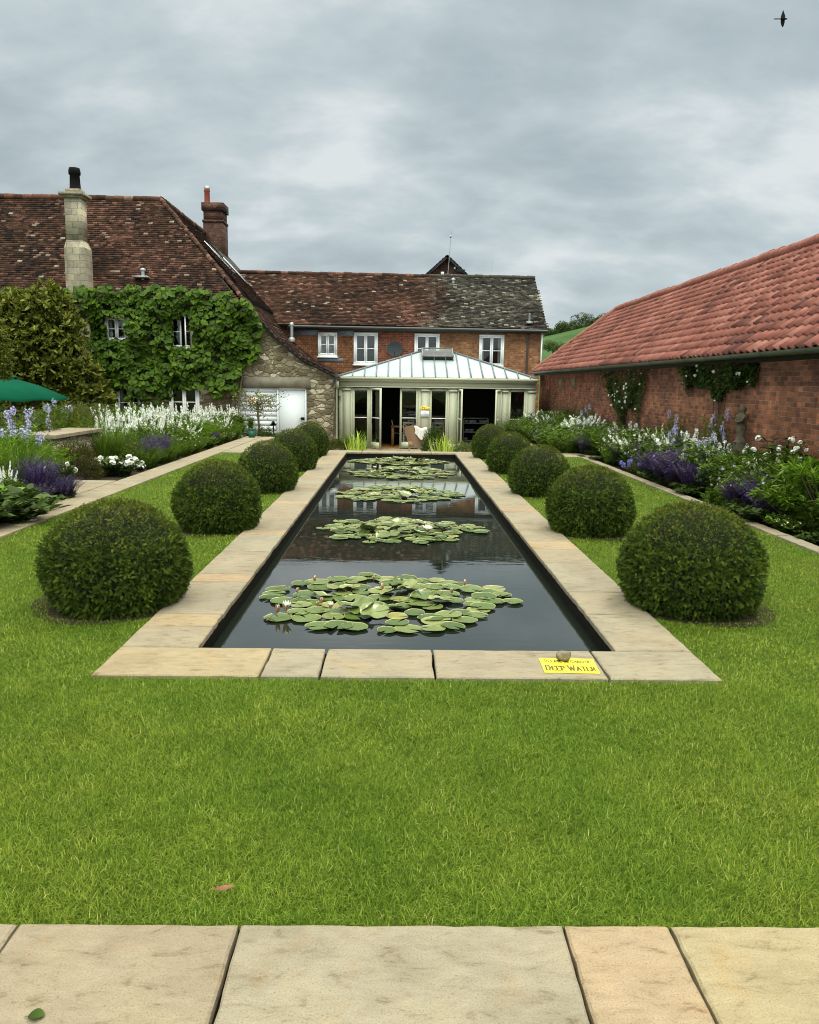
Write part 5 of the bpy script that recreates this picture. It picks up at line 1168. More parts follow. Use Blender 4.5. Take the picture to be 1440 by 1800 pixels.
# ---------------------------------------------------------------- plants
def stems(rg, n, r, h, lean=.35, hv=.2, r0=.55):
    a = rg.uniform(0, 2*pi, n); q = np.sqrt(rg.random(n)); P0 = np.stack([q*r*r0*np.cos(a), q*r*r0*np.sin(a), np.zeros(n)], 1)
    hh = h*(1-hv*rg.random(n))*(1-.18*q*q); out = np.stack([np.cos(a), np.sin(a), np.zeros(n)], 1)*(q*r*(1-r0)+r*lean*rg.uniform(-.3, .7, n))[:, None]+rg.normal(0, .03*r, (n, 3))*(1, 1, 0)
    return P0, out, hh
def at(S, t, i=slice(None)):
    P0, out, hh = S; t = np.asarray(t); P = P0[i]+out[i]*(t*t)[:, None]; P[:, 2] += hh[i]*t*(1-.06*t); return P
def dirs(S, t, i=slice(None)): return at(S, t+.03, i)-at(S, t-.03, i)
def draw_stems(b, S, w_, mat=0, t1=1., tint=.4, seg=3):
    n = len(S[2]); i = np.arange(n)
    for k in range(seg):
        a, c = at(S, np.full(n, t1*k/seg)), at(S, np.full(n, t1*(k+1)/seg)); d = c-a; ln = np.linalg.norm(d, axis=1)*1.05
        for nn in ((0., 1., .2), (1., 0., .1)): b.inst(tSTK, a, d, np.tile(nn, (n, 1)), np.stack([ln, np.full(n, w_*(1-.25*k/seg)), ln], 1), tint, mat)
tSTK = T([(0, .5, 0), (0, -.5, 0), (1, -.45, 0), (1, .45, 0)], [(0, 1, 2, 3)])
def leaves(b, rg, S, per, L_, W_, t0, t1, up=.4, mat=0, tpl=None, tv=.2, droop=0., dark=.55):
    n = len(S[2])*per; i = rg.integers(0, len(S[2]), n); t = rg.uniform(t0, t1, n); P = at(S, t, i); a = rg.uniform(0, 2*pi, n)
    A = np.stack([np.cos(a), np.sin(a), np.full(n, up)+rg.normal(0, .3, n)-droop], 1); s = L_*rg.uniform(.6, 1.25, n)
    Nn = np.stack([-np.cos(a)*.4, -np.sin(a)*.4, np.ones(n)], 1)+rg.normal(0, .35, (n, 3))
    b.inst(tpl or tLEAF, P, A, Nn, np.stack([s, s*W_/L_, s], 1), np.clip(rg.normal(.5, tv, n)+.15*(t-.5), 0, 1), mat)
def spikes(b, rg, S, t0, t1, per, r, size, mat=0, tpl=None, sel=None, taper=.7, asp=1., tb=.5, tv=.2):
    m_ = len(S[2]) if sel is None else sel; n = m_*per; i = np.repeat(np.arange(m_), per); f = np.tile((np.arange(per)+.5)/per, m_)+rg.normal(0, .3/per, n)
    f = np.clip(f, 0, 1); t = t0+(t1-t0)*f; P = at(S, t, i); a = rg.uniform(0, 2*pi, n); rr = r*(1-taper*f)
    O_ = np.stack([np.cos(a), np.sin(a), rg.normal(.15, .3, n)], 1); P = P+O_*rr[:, None]*.7
    s = size*(1-.55*f*taper)*rg.uniform(.7, 1.25, n)
    b.inst(tpl or tFLO4, P, O_, None, np.stack([s, s*asp, s*asp], 1), np.clip(rg.normal(tb, tv, n), 0, 1), mat)
def k_salvia(sd, dark=False):
    rg = np.random.default_rng(sd); f = B(); p = B(); S = stems(rg, 170, .40, .60, .55, .22)
    draw_stems(f, S, .004, 1); leaves(f, rg, S, 7, .07, .026, .02, .42, .3)
    spikes(p, rg, S, .30, 1.03, 52, .020, .028, tpl=tDIA, asp=.8, tb=.42 if not dark else .2, tv=.22)
    return [('foliage', f, [mLEAFD, mSTEM]), ('flower_spikes', p, [mPURP])]
def k_spire(sd, mat=None, h=1.0, ns=34, per=20, fs=.026, lm=None):
    rg = np.random.default_rng(sd); f = B(); p = B(); ns = int(ns*.8); fs *= .9; S = stems(rg, ns, .38, h, .35, .38)
    draw_stems(f, S, .006, 0); leaves(f, rg, S, 26, .085, .022, .05, .68, .35); leaves(f, rg, stems(rg, 60, .42, .72*h, .5), 18, .11, .035, .1, 1., .3)
    spikes(p, rg, S, .66, 1.0, per, .026, fs, tpl=tFLO, taper=.6, tb=.6, tv=.3)
    return [('foliage', f, [lm or mLEAF]), ('flower_spikes', p, [mat or mWHITE])]
def k_panicle(sd, mat=None, h=1.0, nh=14, fs=.021, head=.062, lm=None):
    rg = np.random.default_rng(sd); f = B(); p = B(); S = stems(rg, 40, .36, h, .45, .45); S2 = stems(rg, nh, .36, h*1.03, .5, .35)
    draw_stems(f, S, .005); draw_stems(f, S2, .006); leaves(f, rg, S, 34, .075, .022, .08, 1., .3)
    for i in range(nh):
        n = 44; c = at(S2, np.array([1.]), [i]); d = rdir(rg, n, -.8)*np.array([1, 1, 1.35]); P = c+d*head*rg.uniform(.5, 1.0, n)[:, None]*rg.uniform(.75, 1.2)
        p.inst(tFLO, P, d+rdir(rg, n)*.4, None, fs*rg.uniform(.7, 1.2, n)*.75, np.clip(rg.normal(.55, .25, n), 0, 1))
    return [('foliage', f, [lm or mLEAF]), ('flower_heads', p, [mat or mLILAC])]
def k_grass(sd, h=.75, arch=.8, n=420, w_=.010, mat=None, r=.4, plume=0):
    rg = np.random.default_rng(sd); f = B(); a = rg.uniform(0, 2*pi, n); q = np.sqrt(rg.random(n)); P = np.stack([q*.12*np.cos(a), q*.12*np.sin(a), np.zeros(n)], 1)
    le = arch*rg.uniform(.1, 1., n)*q; A = np.stack([np.cos(a)*le, np.sin(a)*le, np.ones(n)], 1); Nn = np.stack([-np.cos(a), -np.sin(a), le], 1)
    s = h*rg.uniform(.6, 1.2, n); c = rg.integers(0, 3, n)
    tb_ = [tblade(x, 6, 2.2) for x in ((.3, .8, 1.3) if arch < .6 else (.9, 1.5, 2.0))]
    for i in range(3): k = c == i; f.inst(tb_[i], P[k], A[k], -Nn[k]*-1, np.stack([s[k], np.full(k.sum(), w_)*rg.uniform(.7, 1.2, k.sum()), s[k]], 1), np.clip(rg.normal(.5, .22, k.sum()), 0, 1))
    out = [('blades', f, [mat or mLEAF])]
    if plume:
        p = B(); S = stems(rg, plume, r, h*1.35, .6); draw_stems(p, S, .003, 0, tint=.4); spikes(p, rg, S, .55, 1.05, 40, .045, .022, tpl=tDIA, asp=.25, taper=.5); out.append(('seed_heads', p, [mSTRAW]))
    return out
def k_leafy(sd, h=.55, r=.38, L_=.09, W_=.045, mat=None, ns=70, per=20, fl=None, nf=0, fs=.03, tpl=None):
    nf = nf*2+75; fs *= .6
    rg = np.random.default_rng(sd); f = B(); S = stems(rg, ns, r, h, .5, .5); draw_stems(f, S, .004); leaves(f, rg, S, per, L_, W_, .05, 1.02, .35, tpl=tpl)
    out = [('foliage', f, [mat or mLEAF])]
    if fl is not None:
        p = B(); i = rg.integers(0, ns, nf); P = at(S, np.full(nf, 1.04), i); A = rdir(rg, nf, -.1); p.inst(tFLO, P, A, None, fs*rg.uniform(.7, 1.2, nf), rg.uniform(.2, 1, nf)); out.append(('flowers', p, [fl]))
    return out
def k_feather(sd, h=.75, mat=None, ns=90, per=50, r=.42):
    rg = np.random.default_rng(sd); f = B(); S = stems(rg, ns, r, h, .5, .45); draw_stems(f, S, .004); leaves(f, rg, S, per, .07, .008, .1, 1.05, .6, tv=.25)
    return [('foliage', f, [mat or mLEAFG])]
BLOOM = []
for k in range(3): b = B(); b.inst(tball(26, k), np.zeros((1, 3)), np.array([[1., 0, 0]]), None, 1., .6+.15*k); BLOOM.append(b.mesh('bloom', mWHITE))
def k_peony(sd, h=.42, r=.45, nf=16, mat=None, bs=1.15):
    rg = np.random.default_rng(sd); f = B(); S = stems(rg, 60, r, h, .45, .4); draw_stems(f, S, .005); leaves(f, rg, S, 18, .10, .04, .1, .98, .3)
    p = B(); P = at(stems(rg, nf, r*1.15, h*1.02, .4, .45), np.ones(nf)); P[:, 1] -= .05; A = np.stack([rg.normal(0, .5, nf), -np.abs(rg.normal(.6, .3, nf)), rg.uniform(.3, 1, nf)], 1)
    return [('foliage', f, [mLEAFD])]+[('bloom', BLOOM[k % 3], (P[k], A[k], sc_*bs)) for k, sc_ in enumerate(rg.uniform(.030, .046, nf))]
def k_euphorbia(sd):
    rg = np.random.default_rng(sd); f = B(); st = B(); n = 46
    a = rg.uniform(0, 2*pi, n); el = rg.uniform(.15, 1.4, n); rr = rg.uniform(.35, .55, n); C_ = np.stack([rr*np.cos(a)*np.cos(el), rr*np.sin(a)*np.cos(el)*.9, .34+rr*np.sin(el)*1.05], 1)
    for c, aa in zip(C_, a):
        d = c-np.array([0, 0, .1]); d /= np.linalg.norm(d); m_ = 46; t = rg.random(m_); ph = rg.uniform(0, 2*pi, m_); e1 = np.cross(d, (0, 0, 1)); e1 /= np.linalg.norm(e1)+1e-6; e2 = np.cross(d, e1)
        A = e1*np.cos(ph)[:, None]+e2*np.sin(ph)[:, None]+d*(.25+.9*t)[:, None]; P = c-d*(.17*(1-t))[:, None]
        s = .115*rg.uniform(.7, 1.2, m_); f.inst(tLEAF, P, A, d+rg.normal(0, .2, (m_, 3)), np.stack([s, s*.14, s], 1), np.clip(rg.normal(.5, .2, m_)+.2*(t-.5), 0, 1))
        st.tube([(0, 0, .0), c*.45+(0, 0, .02), c], [.014, .011, .008], 5, .6)
    return [('foliage', f, [mLEAFB]), ('stems', st, [mSTEM])]
def k_phorm(sd):
    rg = np.random.default_rng(sd); f = B(); n = 80; a = rg.uniform(0, 2*pi, n); q = rg.random(n); P = np.stack([.09*q*np.cos(a), .09*q*np.sin(a), np.zeros(n)], 1)
    A = np.stack([np.cos(a)*q*1.7, np.sin(a)*q*1.7, np.ones(n)], 1); s = rg.uniform(.6, 1.05, n)*(1.-.15*q)
    f.inst(tblade(.9, 6, 3), P, A, np.stack([-np.cos(a)*-1, -np.sin(a)*-1, q], 1), np.stack([s, rg.uniform(.022, .036, n), s], 1), rg.uniform(.3, 1, n)); return [('blades', f, [mPHORM])]
def k_bush(sd, mat=None, h=.5, r=.45, needle=True, n=7000, L_=.05, W_=.01):
    rg = np.random.default_rng(sd); f = B(); d = rdir(rg, n, -.05); lump = 1+.12*np.sin(d[:, 0]*6+sd)*np.sin(d[:, 1]*5+1)+.08*np.sin(d[:, 2]*9+d[:, 0]*8)
    q = rg.uniform(.72, 1.02, n)**.8; P = d*(lump*q)[:, None]*np.array([r, r, h]); A = d+rdir(rg, n)*.7+(0, 0, .5); s = L_*rg.uniform(.6, 1.4, n)
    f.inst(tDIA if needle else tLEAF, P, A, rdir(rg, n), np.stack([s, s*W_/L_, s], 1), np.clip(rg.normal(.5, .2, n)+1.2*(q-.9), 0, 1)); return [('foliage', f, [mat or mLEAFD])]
def k_verbascum(sd): return k_spire(sd, mCREAM, 1.0, 26, 16, .022)
def k_dome_geranium(sd): return k_panicle(sd, mBLUE, .45, 12, .03, .06, mLEAFG)
CACHE = {}
def plant(kind, args, name, label, cat, loc, s=1., rz=0., group=None, sx=1.):
    key = (kind.__name__, str(args))
    if key not in CACHE: CACHE[key] = [(nm, b.mesh(nm, ms), None) if isinstance(b, B) else (nm, b, ms) for nm, b, ms in kind(*args[0], **args[1])]
    o = root(name, label, cat, loc, group); o.scale = (s*sx, s*sx, s); o.rotation_euler = (0, 0, rz)
    for nm, me, tr in CACHE[key]:
        c = D.objects.new(nm, me); COL.objects.link(c); c.parent = o
        if tr: c.location = tr[0]; c.rotation_euler = Vector(tr[1]).to_track_quat('X', 'Z').to_euler(); c.scale = (tr[2],)*3
    return o
def PX(u, X_, wtop, h0=1.):
    """ground point on the border line x=X_ seen at column u, and the scale that brings the top to row wtop"""
    p = onx(u, wtop, X_); return (X_, p[1], -.055), (p[2]+.055)/h0
G0 = np.random.default_rng(99)
def pl(u, X_, wtop, kind, args, kw, h0, name, label, cat, group=None, sx=1., smax=9, boost=1.):
    loc, s = PX(u, X_, wtop, h0); s = min(s, smax)
    return plant(kind, (args, kw), name, label, cat, loc, s*boost, G0.uniform(0, 6.28), group, sx)
# ---- right border, from near to far
pl(1412, 4.62, 795, k_euphorbia, (1,), {}, .98, 'euphorbia', 'big bright green euphorbia at the near end of the right border', 'shrub', sx=1.05)
pl(1470, 4.75, 790, k_euphorbia, (2,), {}, .98, 'euphorbia', 'darker leafy euphorbia cut off by the right edge of the photo', 'shrub')
pl(1395, 5.2, 742, k_peony, (3,), dict(h=.95, r=.34, nf=24, bs=.8), 1.0, 'rose_bush', 'tall white rose bush against the brick wall behind the euphorbia', 'rose')
pl(1428, 5.0, 790, k_peony, (4,), dict(h=.8, r=.4, nf=18, bs=.8), .85, 'rose_bush', 'lower white rose bush right of the tall rose at the wall', 'rose')
pl(1390, 4.38, 905, k_leafy, (5,), dict(h=.3, fl=mWHITE, nf=10, fs=.03), .3, 'low_flowers', 'low white-flowered plant beneath the bright green euphorbia', 'plant')
pl(1350, 4.36, 885, k_leafy, (6,), dict(h=.3, mat=mLEAFD), .3, 'leafy_plant', 'low dark leafy plant at the path edge left of the euphorbia', 'plant', sx=1.2)
pl(1435, 4.36, 935, k_leafy, (6,), dict(h=.3, mat=mLEAFD), .3, 'leafy_plant', 'low dark leafy plant at the right photo edge in front of the euphorbia', 'plant', sx=1.2)
pl(1345, 4.50, 838, k_salvia, (7,), {}, .58, 'purple_salvia', 'purple salvia clump nearest the camera in the right border', 'salvia', 'purple salvias in the borders', sx=0.8, boost=1.12)
pl(1290, 4.42, 845, k_salvia, (8, True), {}, .58, 'dark_salvia', 'thin dark salvia spikes left of the nearest purple clump, right border', 'salvia', sx=.62)
pl(1352, 4.85, 792, k_spire, (9,), dict(per=26, fs=.034), 1., 'white_bellflower', 'white bellflower spires just left of the euphorbia', 'flower', 'white flower spires', sx=.8)
pl(1325, 5.0, 800, k_spire, (10,), dict(per=24, fs=.032), 1., 'white_bellflower', 'white bellflower spires below the small wall statue', 'flower', 'white flower spires', sx=.8)
pl(1300, 4.7, 832, k_leafy, (11,), dict(h=.6, mat=mLEAFB, L_=.11, W_=.045), .6, 'leafy_plant', 'fresh green leafy clump behind the thin dark salvia spikes', 'plant', sx=1.1)
pl(1262, 4.62, 812, k_spire, (9,), dict(per=26, fs=.034), 1., 'white_bellflower', 'white bellflower stems right of the biggest purple salvia mass', 'flower', 'white flower spires', sx=.75, boost=.97)
pl(1250, 5.0, 760, k_panicle, (13,), dict(mat=mWHITE, nh=10, head=.05), 1., 'white_phlox', 'tall airy white-flowered plant mid border before the beige grass haze', 'flower', sx=.9)
pl(1260, 4.38, 865, k_leafy, (14,), dict(h=.4, mat=mLEAF), .4, 'leafy_plant', 'mid green leafy clump at the path edge right of the big salvia', 'plant', sx=1.1)
pl(1228, 4.40, 850, k_leafy, (6,), dict(h=.3, mat=mLEAFD), .3, 'leafy_plant', 'low dark leaves at the foot of the big purple salvia mass', 'plant', sx=1.3)
pl(1215, 4.55, 792, k_salvia, (15,), {}, .58, 'purple_salvia', 'right half of the big deep purple salvia mass in the right border', 'salvia', 'purple salvias in the borders', sx=1.09, boost=1.12)
pl(1190, 4.52, 792, k_salvia, (7,), {}, .58, 'purple_salvia', 'middle of the big deep purple salvia mass in the right border', 'salvia', 'purple salvias in the borders', sx=1.09, boost=1.12)
pl(1160, 4.50, 795, k_salvia, (15,), {}, .58, 'purple_salvia', 'left end of the big deep purple salvia mass in the right border', 'salvia', 'purple salvias in the borders', sx=1.03, boost=1.12)
pl(1196, 4.85, 762, k_salvia, (8, True), {}, .58, 'dark_salvia', 'dark thin salvia spikes rising behind the big purple mass', 'salvia', sx=.75)
pl(1150, 4.8, 770, k_salvia, (8, True), {}, .58, 'dark_salvia', 'dark brownish salvia spikes behind the left end of the purple mass', 'salvia', sx=.75)
pl(1198, 4.9, 745, k_panicle, (16,), dict(nh=9), 1., 'lilac_bellflower', 'lilac bellflower cluster rising above the big purple salvia', 'flower', 'lilac bellflowers in the borders', sx=.7)
pl(1262, 5.2, 700, k_panicle, (17,), dict(nh=5, h=1.), 1., 'lilac_bellflower', 'tall lilac bellflower before the brick wall left of the statue', 'flower', 'lilac bellflowers in the borders', sx=.45)
pl(1190, 5.2, 705, k_panicle, (17,), dict(nh=5, h=1.), 1., 'lilac_bellflower', 'tall lilac bellflower before the wall above the big purple salvia', 'flower', 'lilac bellflowers in the borders', sx=.4)
pl(1245, 4.75, 758, k_panicle, (18,), dict(nh=7), 1., 'lilac_bellflower', 'pale lilac flowers half way up beside the white phlox', 'flower', 'lilac bellflowers in the borders', sx=.55)
pl(1118, 4.36, 808, k_dome_geranium, (19,), {}, .46, 'violet_blue_cranesbill', 'violet blue flowers spilling to the path left of the big salvia mass', 'flower', sx=.95)
pl(1142, 4.36, 828, k_leafy, (5,), dict(h=.3, fl=mBLUE, nf=10, fs=.03), .3, 'low_flowers', 'low green plant with few blue flowers at the path before the salvia mass', 'plant', sx=1.1)
pl(1098, 4.6, 772, k_salvia, (8, True), {}, .58, 'dark_salvia', 'dark purple salvia behind the violet blue flowers', 'salvia', sx=.8)
pl(1130, 5.0, 742, k_verbascum, (20,), {}, 1., 'cream_mullein', 'cream flower spires in front of the brick wall, left group', 'flower', 'cream flower spires', sx=.8)
pl(1165, 5.1, 736, k_verbascum, (21,), {}, 1., 'cream_mullein', 'cream flower spires before the wall above the salvia mass', 'flower', 'cream flower spires', sx=.8)
pl(1105, 5.15, 742, k_verbascum, (20,), {}, 1., 'cream_mullein', 'cream flower spires under the left climbing rose', 'flower', 'cream flower spires', sx=.7)
for k, (u, w_, l_) in enumerate(((1235, 722, 'beige airy grass haze against the wall right of the lilac flowers'), (1275, 722, 'beige airy grass just left of the small wall statue'), (1210, 728, 'beige airy grass in the middle of the brick wall'))):
    pl(u, 5.22, w_, k_grass, (22+k % 2,), dict(h=.72, plume=34, mat=mSTRAW, n=160, w_=.006), .95, 'feather_plant', l_, 'garden plant', 'beige feather grasses by the barn wall', sx=.8)
pl(1075, 4.42, 772, k_leafy, (24,), dict(h=.62, mat=mLEAFB, L_=.06, W_=.028, ns=60, fl=mWHITE, nf=12, fs=.02), .62, 'leafy_plant', 'bright green upright leafy plant between two purple salvias', 'plant', sx=.7)
pl(1040, 4.42, 765, k_salvia, (7,), {}, .58, 'purple_salvia', 'purple salvia clump beside the pale flowers half way along the right border', 'salvia', 'purple salvias in the borders', sx=0.98, boost=1.12)
pl(1062, 4.36, 800, k_leafy, (6,), dict(h=.3, mat=mLEAFD), .3, 'leafy_plant', 'low dark leaves at the foot of the middle purple salvia', 'plant', sx=1.3)
pl(1020, 4.34, 782, k_peony, (25,), dict(h=.5, r=.3, nf=14), .5, 'white_flowers', 'white flowers leaning over the path before the middle purple salvia', 'flower')
pl(1055, 4.95, 745, k_panicle, (13,), dict(mat=mWHITE, nh=10, head=.05), 1., 'white_phlox', 'white-flowered plant behind the bright green upright plant', 'flower', sx=.8)
pl(1025, 4.9, 728, k_panicle, (26,), dict(nh=8), 1., 'lilac_bellflower', 'lilac bellflower near the far end of the right border', 'flower', 'lilac bellflowers in the borders', sx=.8)
pl(1030, 5.15, 700, k_panicle, (17,), dict(nh=5, h=1.), 1., 'lilac_bellflower', 'tallest lilac flower against the wall towards the far end', 'flower', 'lilac bellflowers in the borders', sx=.6)
pl(1005, 4.8, 728, k_spire, (27,), dict(mat=mWHITE, per=20, lm=mLEAFB), 1., 'white_bellflower', 'white bellflowers behind the far purple salvia', 'flower', 'white flower spires', sx=.9)
pl(1085, 5.1, 745, k_feather, (28,), dict(h=.9, mat=mLEAF), .9, 'feathery_plant', 'feathery green plant below the left climbing rose', 'plant', sx=.9)
pl(1045, 5.15, 730, k_feather, (29,), dict(h=.9, mat=mOLIVE), .9, 'feathery_plant', 'olive feathery plant against the wall behind the white flowers', 'plant', sx=.9)
pl(965, 4.5, 740, k_salvia, (15,), {}, .58, 'purple_salvia', 'farthest purple salvia clump in the right border', 'salvia', 'purple salvias in the borders', sx=0.98, boost=1.12)
pl(985, 4.42, 765, k_leafy, (14,), dict(h=.4, mat=mLEAF), .4, 'leafy_plant', 'green leafy clump between the two far purple salvias', 'plant', sx=1.2)
pl(943, 4.36, 757, k_peony, (25,), dict(h=.5, r=.3, nf=14), .5, 'white_flowers', 'white flowers at the path left of the farthest purple salvia', 'flower')
pl(980, 4.9, 715, k_spire, (9,), dict(mat=mPINK, per=16), 1., 'pink_flower', 'pale pink flower stems near the far end of the brick wall', 'flower', sx=.8)
pl(965, 5.0, 718, k_feather, (28,), dict(h=.9, mat=mLEAFB), .9, 'feathery_plant', 'bright feathery plant between pink flowers and arching grass', 'plant', sx=1.)
pl(995, 5.1, 712, k_feather, (29,), dict(h=.9, mat=mLEAF), .9, 'feathery_plant', 'green feathery plant against the far brick wall', 'plant', sx=1.)
pl(930, 4.9, 712, k_grass, (30,), dict(h=.9, arch=1.2, n=520, w_=.016), .8, 'arching_plant', 'arching green grass beside the glazed garden room corner', 'garden plant', sx=1.5)
pl(912, 4.3, 722, k_grass, (31,), dict(h=.9, arch=1.2, n=520, w_=.016), .8, 'arching_plant', 'lower arching grass in front of the garden room right window', 'garden plant', sx=1.5)
# ---- climbers and rose on the barn wall
def climber(u0, u1, w0, w1, seed, label, mat, stemx=None, nf=40):
    rg = np.random.default_rng(seed); Y0_, Y1_ = onx(u1, w0, 5.32)[1], onx(u0, w0, 5.32)[1]; zt_ = 1.98; zb_ = onx((u0+u1)/2, w1, 5.32)[2]
    yc = (Y0_+Y1_)/2; o = root('climbing_rose', label, 'climber', (5.3, yc, -.055)); n = 5200
    y = rg.uniform(-1, 1, n); q = rg.random(n)**.8; dep_ = (zt_-zb_)*(.85+.2*np.sin(y*5+seed)+.15*np.sin(y*11+seed)); hz = (Y1_-Y0_)/2*(1-(.5 if seed == 1 else .12)*q); P = np.stack([5.39-.20*rg.random(n)*(1-.5*q)*(1+.3*np.sin(y*9)), yc+y*hz, zt_-q*dep_], 1)
    A = np.stack([-rg.random(n), rg.normal(0, 1, n), -rg.random(n)*.7], 1); f = B(); s = .055*rg.uniform(.7, 1.4, n)
    f.inst(tLEAF, P, A, np.stack([-np.ones(n), np.zeros(n), np.ones(n)*.6], 1)+rg.normal(0, .3, (n, 3)), np.stack([s, s*.55, s], 1), np.clip(rg.normal(.45, .22, n), 0, 1)); part('foliage', f, mat, o)
    k = rg.integers(0, n, nf); Q = P[k]; Q[:, 0] -= .08
    for j, q_ in enumerate(Q):
        c = D.objects.new('bloom', BLOOM[j % 3]); COL.objects.link(c); c.parent = o; c.location = q_-np.array(o.location)
        c.rotation_euler = Vector((-1, rg.normal(-.3, .3), rg.normal(.3, .3))).to_track_quat('X', 'Z').to_euler(); c.scale = (.024*rg.uniform(.6, 1.2),)*3
    st = B()
    for j in range(3): st.tube([(5.37, yc+.1*j-.1, -.05), (5.375, yc+.12*(j-1), .5), (5.375, yc+.3*(j-1), zb_+.2), (5.375, yc+.6*(j-1), zt_-.1)], [.009, .008, .006, .004], 6)
    part('stems', st, mSTEM, o)
climber(1060, 1145, 665, 738, 1, 'climbing rose with small white flowers, left one on the barn wall', mLEAFD)
climber(1205, 1335, 650, 694, 2, 'wide dark climbing rose under the gutter, right one on the barn wall', mLEAFD, nf=14)
# ---- statue on the wall
p = onx(1304, 775, 5.28); zb = p[2]-.02; zt_ = onx(1304, 713, 5.28)[2]; h = zt_-zb
b = B(); c = (5.26, p[1], zb)
b.lathe(c, [(.09*h*2, 0), (.16*h, .04*h), (.13*h, .08*h), (.11*h, .25*h), (.14*h, .42*h), (.12*h, .52*h), (.17*h, .68*h), (.15*h, .76*h), (.06*h, .80*h), (.095*h, .86*h), (.105*h, .92*h), (.07*h, .98*h), (.0, 1.0*h)], 14)
for s_ in (-1, 1): b.tube([(c[0]-.02, c[1]+s_*.17*h, zb+.72*h), (c[0]-.08*h, c[1]+s_*.2*h, zb+.58*h), (c[0]-.17*h, c[1]+s_*.03*h, zb+.55*h)], [.05*h, .045*h, .035*h], 7)
b.box(c[0]-.14*h, c[0]+.14*h, c[1]-.17*h, c[1]+.17*h, -.055, zb, 0.)
mSTAT = tintm('old_carved_stone', [(0, (.05, .042, .025)), (1, (.11, .09, .055))], .9, 15, .5, bscale=40, bstr=.6)
solo('statue', b, mSTAT, 'small weathered stone statue standing against the barn wall', 'statue', (c[0], c[1], -.055), smooth=True)

# ---- left border
def pL(u, X_, wtop, *a, **k): return pl(u, X_, wtop, *a, **k)
pL(-12, -4.72, 846, k_leafy, (40,), dict(h=.42, L_=.14, W_=.10, mat=mLEAFB, ns=45, per=9), .42, 'leafy_plant', 'bright green broad-leaved plant at the left photo edge beside the path', 'plant', sx=.7)
pL(-30, -4.62, 850, k_leafy, (6,), dict(h=.3, mat=mLEAFD), .3, 'leafy_plant', 'low dark leaves under the plants at the left photo edge', 'plant', sx=1.3)
pL(62, -4.75, 795, k_salvia, (41,), {}, .58, 'purple_salvia', 'tall purple salvia spikes behind the nearest dark clump, left border', 'salvia', 'purple salvias in the borders', sx=.65)
pL(108, -4.52, 832, k_salvia, (42,), dict(dark=True), .58, 'dark_salvia', 'dark salvia clump over the path corner at the left', 'salvia', sx=.95)
pL(60, -4.50, 845, k_salvia, (42,), dict(dark=True), .58, 'dark_salvia', 'dark salvia clump nearest the camera in the left border', 'salvia', sx=.85)
pL(70, -4.45, 880, k_leafy, (43,), dict(h=.3, mat=mLEAFG, L_=.07, W_=.03), .3, 'leafy_plant', 'low grey green foliage at the foot of the nearest dark salvia', 'plant', sx=1.2)
pL(125, -4.6, 868, k_leafy, (5,), dict(h=.3, fl=mLILAC, nf=10, fs=.03), .3, 'low_flowers', 'low pale-flowered plant by the paved opening on the left', 'plant', sx=1.)
pL(110, -4.95, 808, k_peony, (44,), dict(h=.5, r=.25, nf=5), .5, 'white_flowers', 'few white flowers beside the end of the low stone wall', 'flower', sx=.8)
pL(8, -4.9, 800, k_spire, (9,), dict(per=26, fs=.034), 1., 'white_bellflower', 'white bellflower stems at the left photo edge', 'flower', 'white flower spires', sx=.55)
pL(30, -5.1, 762, k_grass, (45,), dict(h=.8, arch=.35, n=300, w_=.012), .8, 'upright_plant', 'upright grassy blades left of the low stone wall', 'garden plant', sx=.9)
pL(58, -5.3, 768, k_grass, (46,), dict(h=.8, arch=.35, n=300, w_=.012), .8, 'upright_plant', 'upright grassy blades touching the low stone wall end', 'garden plant', sx=.8)
pL(20, -5.7, 706, k_panicle, (16,), dict(nh=14, h=1.15, lm=mLEAFB), 1.18, 'lilac_bellflower', 'tall lilac bellflowers at the left photo edge', 'flower', 'lilac bellflowers in the borders', sx=.85)
pL(62, -6.4, 694, k_panicle, (17,), dict(nh=5, h=1.), 1., 'lilac_bellflower', 'lilac bellflowers standing in front of the green parasol', 'flower', 'lilac bellflowers in the borders', sx=.6)
pL(50, -5.9, 740, k_panicle, (26,), dict(nh=8), 1., 'lilac_bellflower', 'lilac bellflowers just above the end of the low wall', 'flower', 'lilac bellflowers in the borders', sx=.9)
pL(95, -6.9, 700, k_panicle, (18,), dict(nh=7), 1., 'lilac_bellflower', 'small lilac bellflowers right of the parasol edge', 'flower', 'lilac bellflowers in the borders', sx=.6)
for k, (u, X_, w_, l_) in enumerate(((40, -6.5, 712, 'at its left end by the lilac flowers'), (85, -6.6, 708, 'below the parasol edge'), (120, -6.5, 705, 'in the middle of the wall'), (150, -6.6, 704, 'towards its right half'), (180, -6.5, 706, 'at its right end'), (105, -7.1, 700, 'in the back row below the magnolia'), (150, -7.2, 698, 'in the back row by the magnolia branches'))):
    pL(u, X_, w_, k_feather, (50+k % 3,), dict(h=.9, mat=(mLEAFG, mLEAF, mOLIVE)[k % 3], ns=110), .9, 'feathery_plant', 'feathery green plant behind the low stone wall, '+l_, 'plant', group='feathery plants behind the low wall', sx=1.1)
pL(132, -5.35, 782, k_bush, (54,), dict(mat=mRUST), .52, 'bronze_shrub', 'spreading dark bronze shrub in front of the low stone wall', 'shrub', sx=.85)
pL(205, -4.85, 800, k_peony, (55,), dict(nf=26, bs=1.7), .42, 'white_peony', 'low rose bush with big white double blooms beside the paved opening', 'flower', sx=1.0)
pL(245, -4.68, 815, k_peony, (56,), dict(nf=14, bs=1.9), .42, 'white_peony', 'smaller right-hand mound of big white double blooms at the path', 'flower', sx=.7)
pL(178, -5.5, 738, k_grass, (57,), dict(h=.9, arch=.4, n=380, w_=.011), .88, 'upright_plant', 'tall dark upright grass left of the white flower drift', 'garden plant', sx=.85)
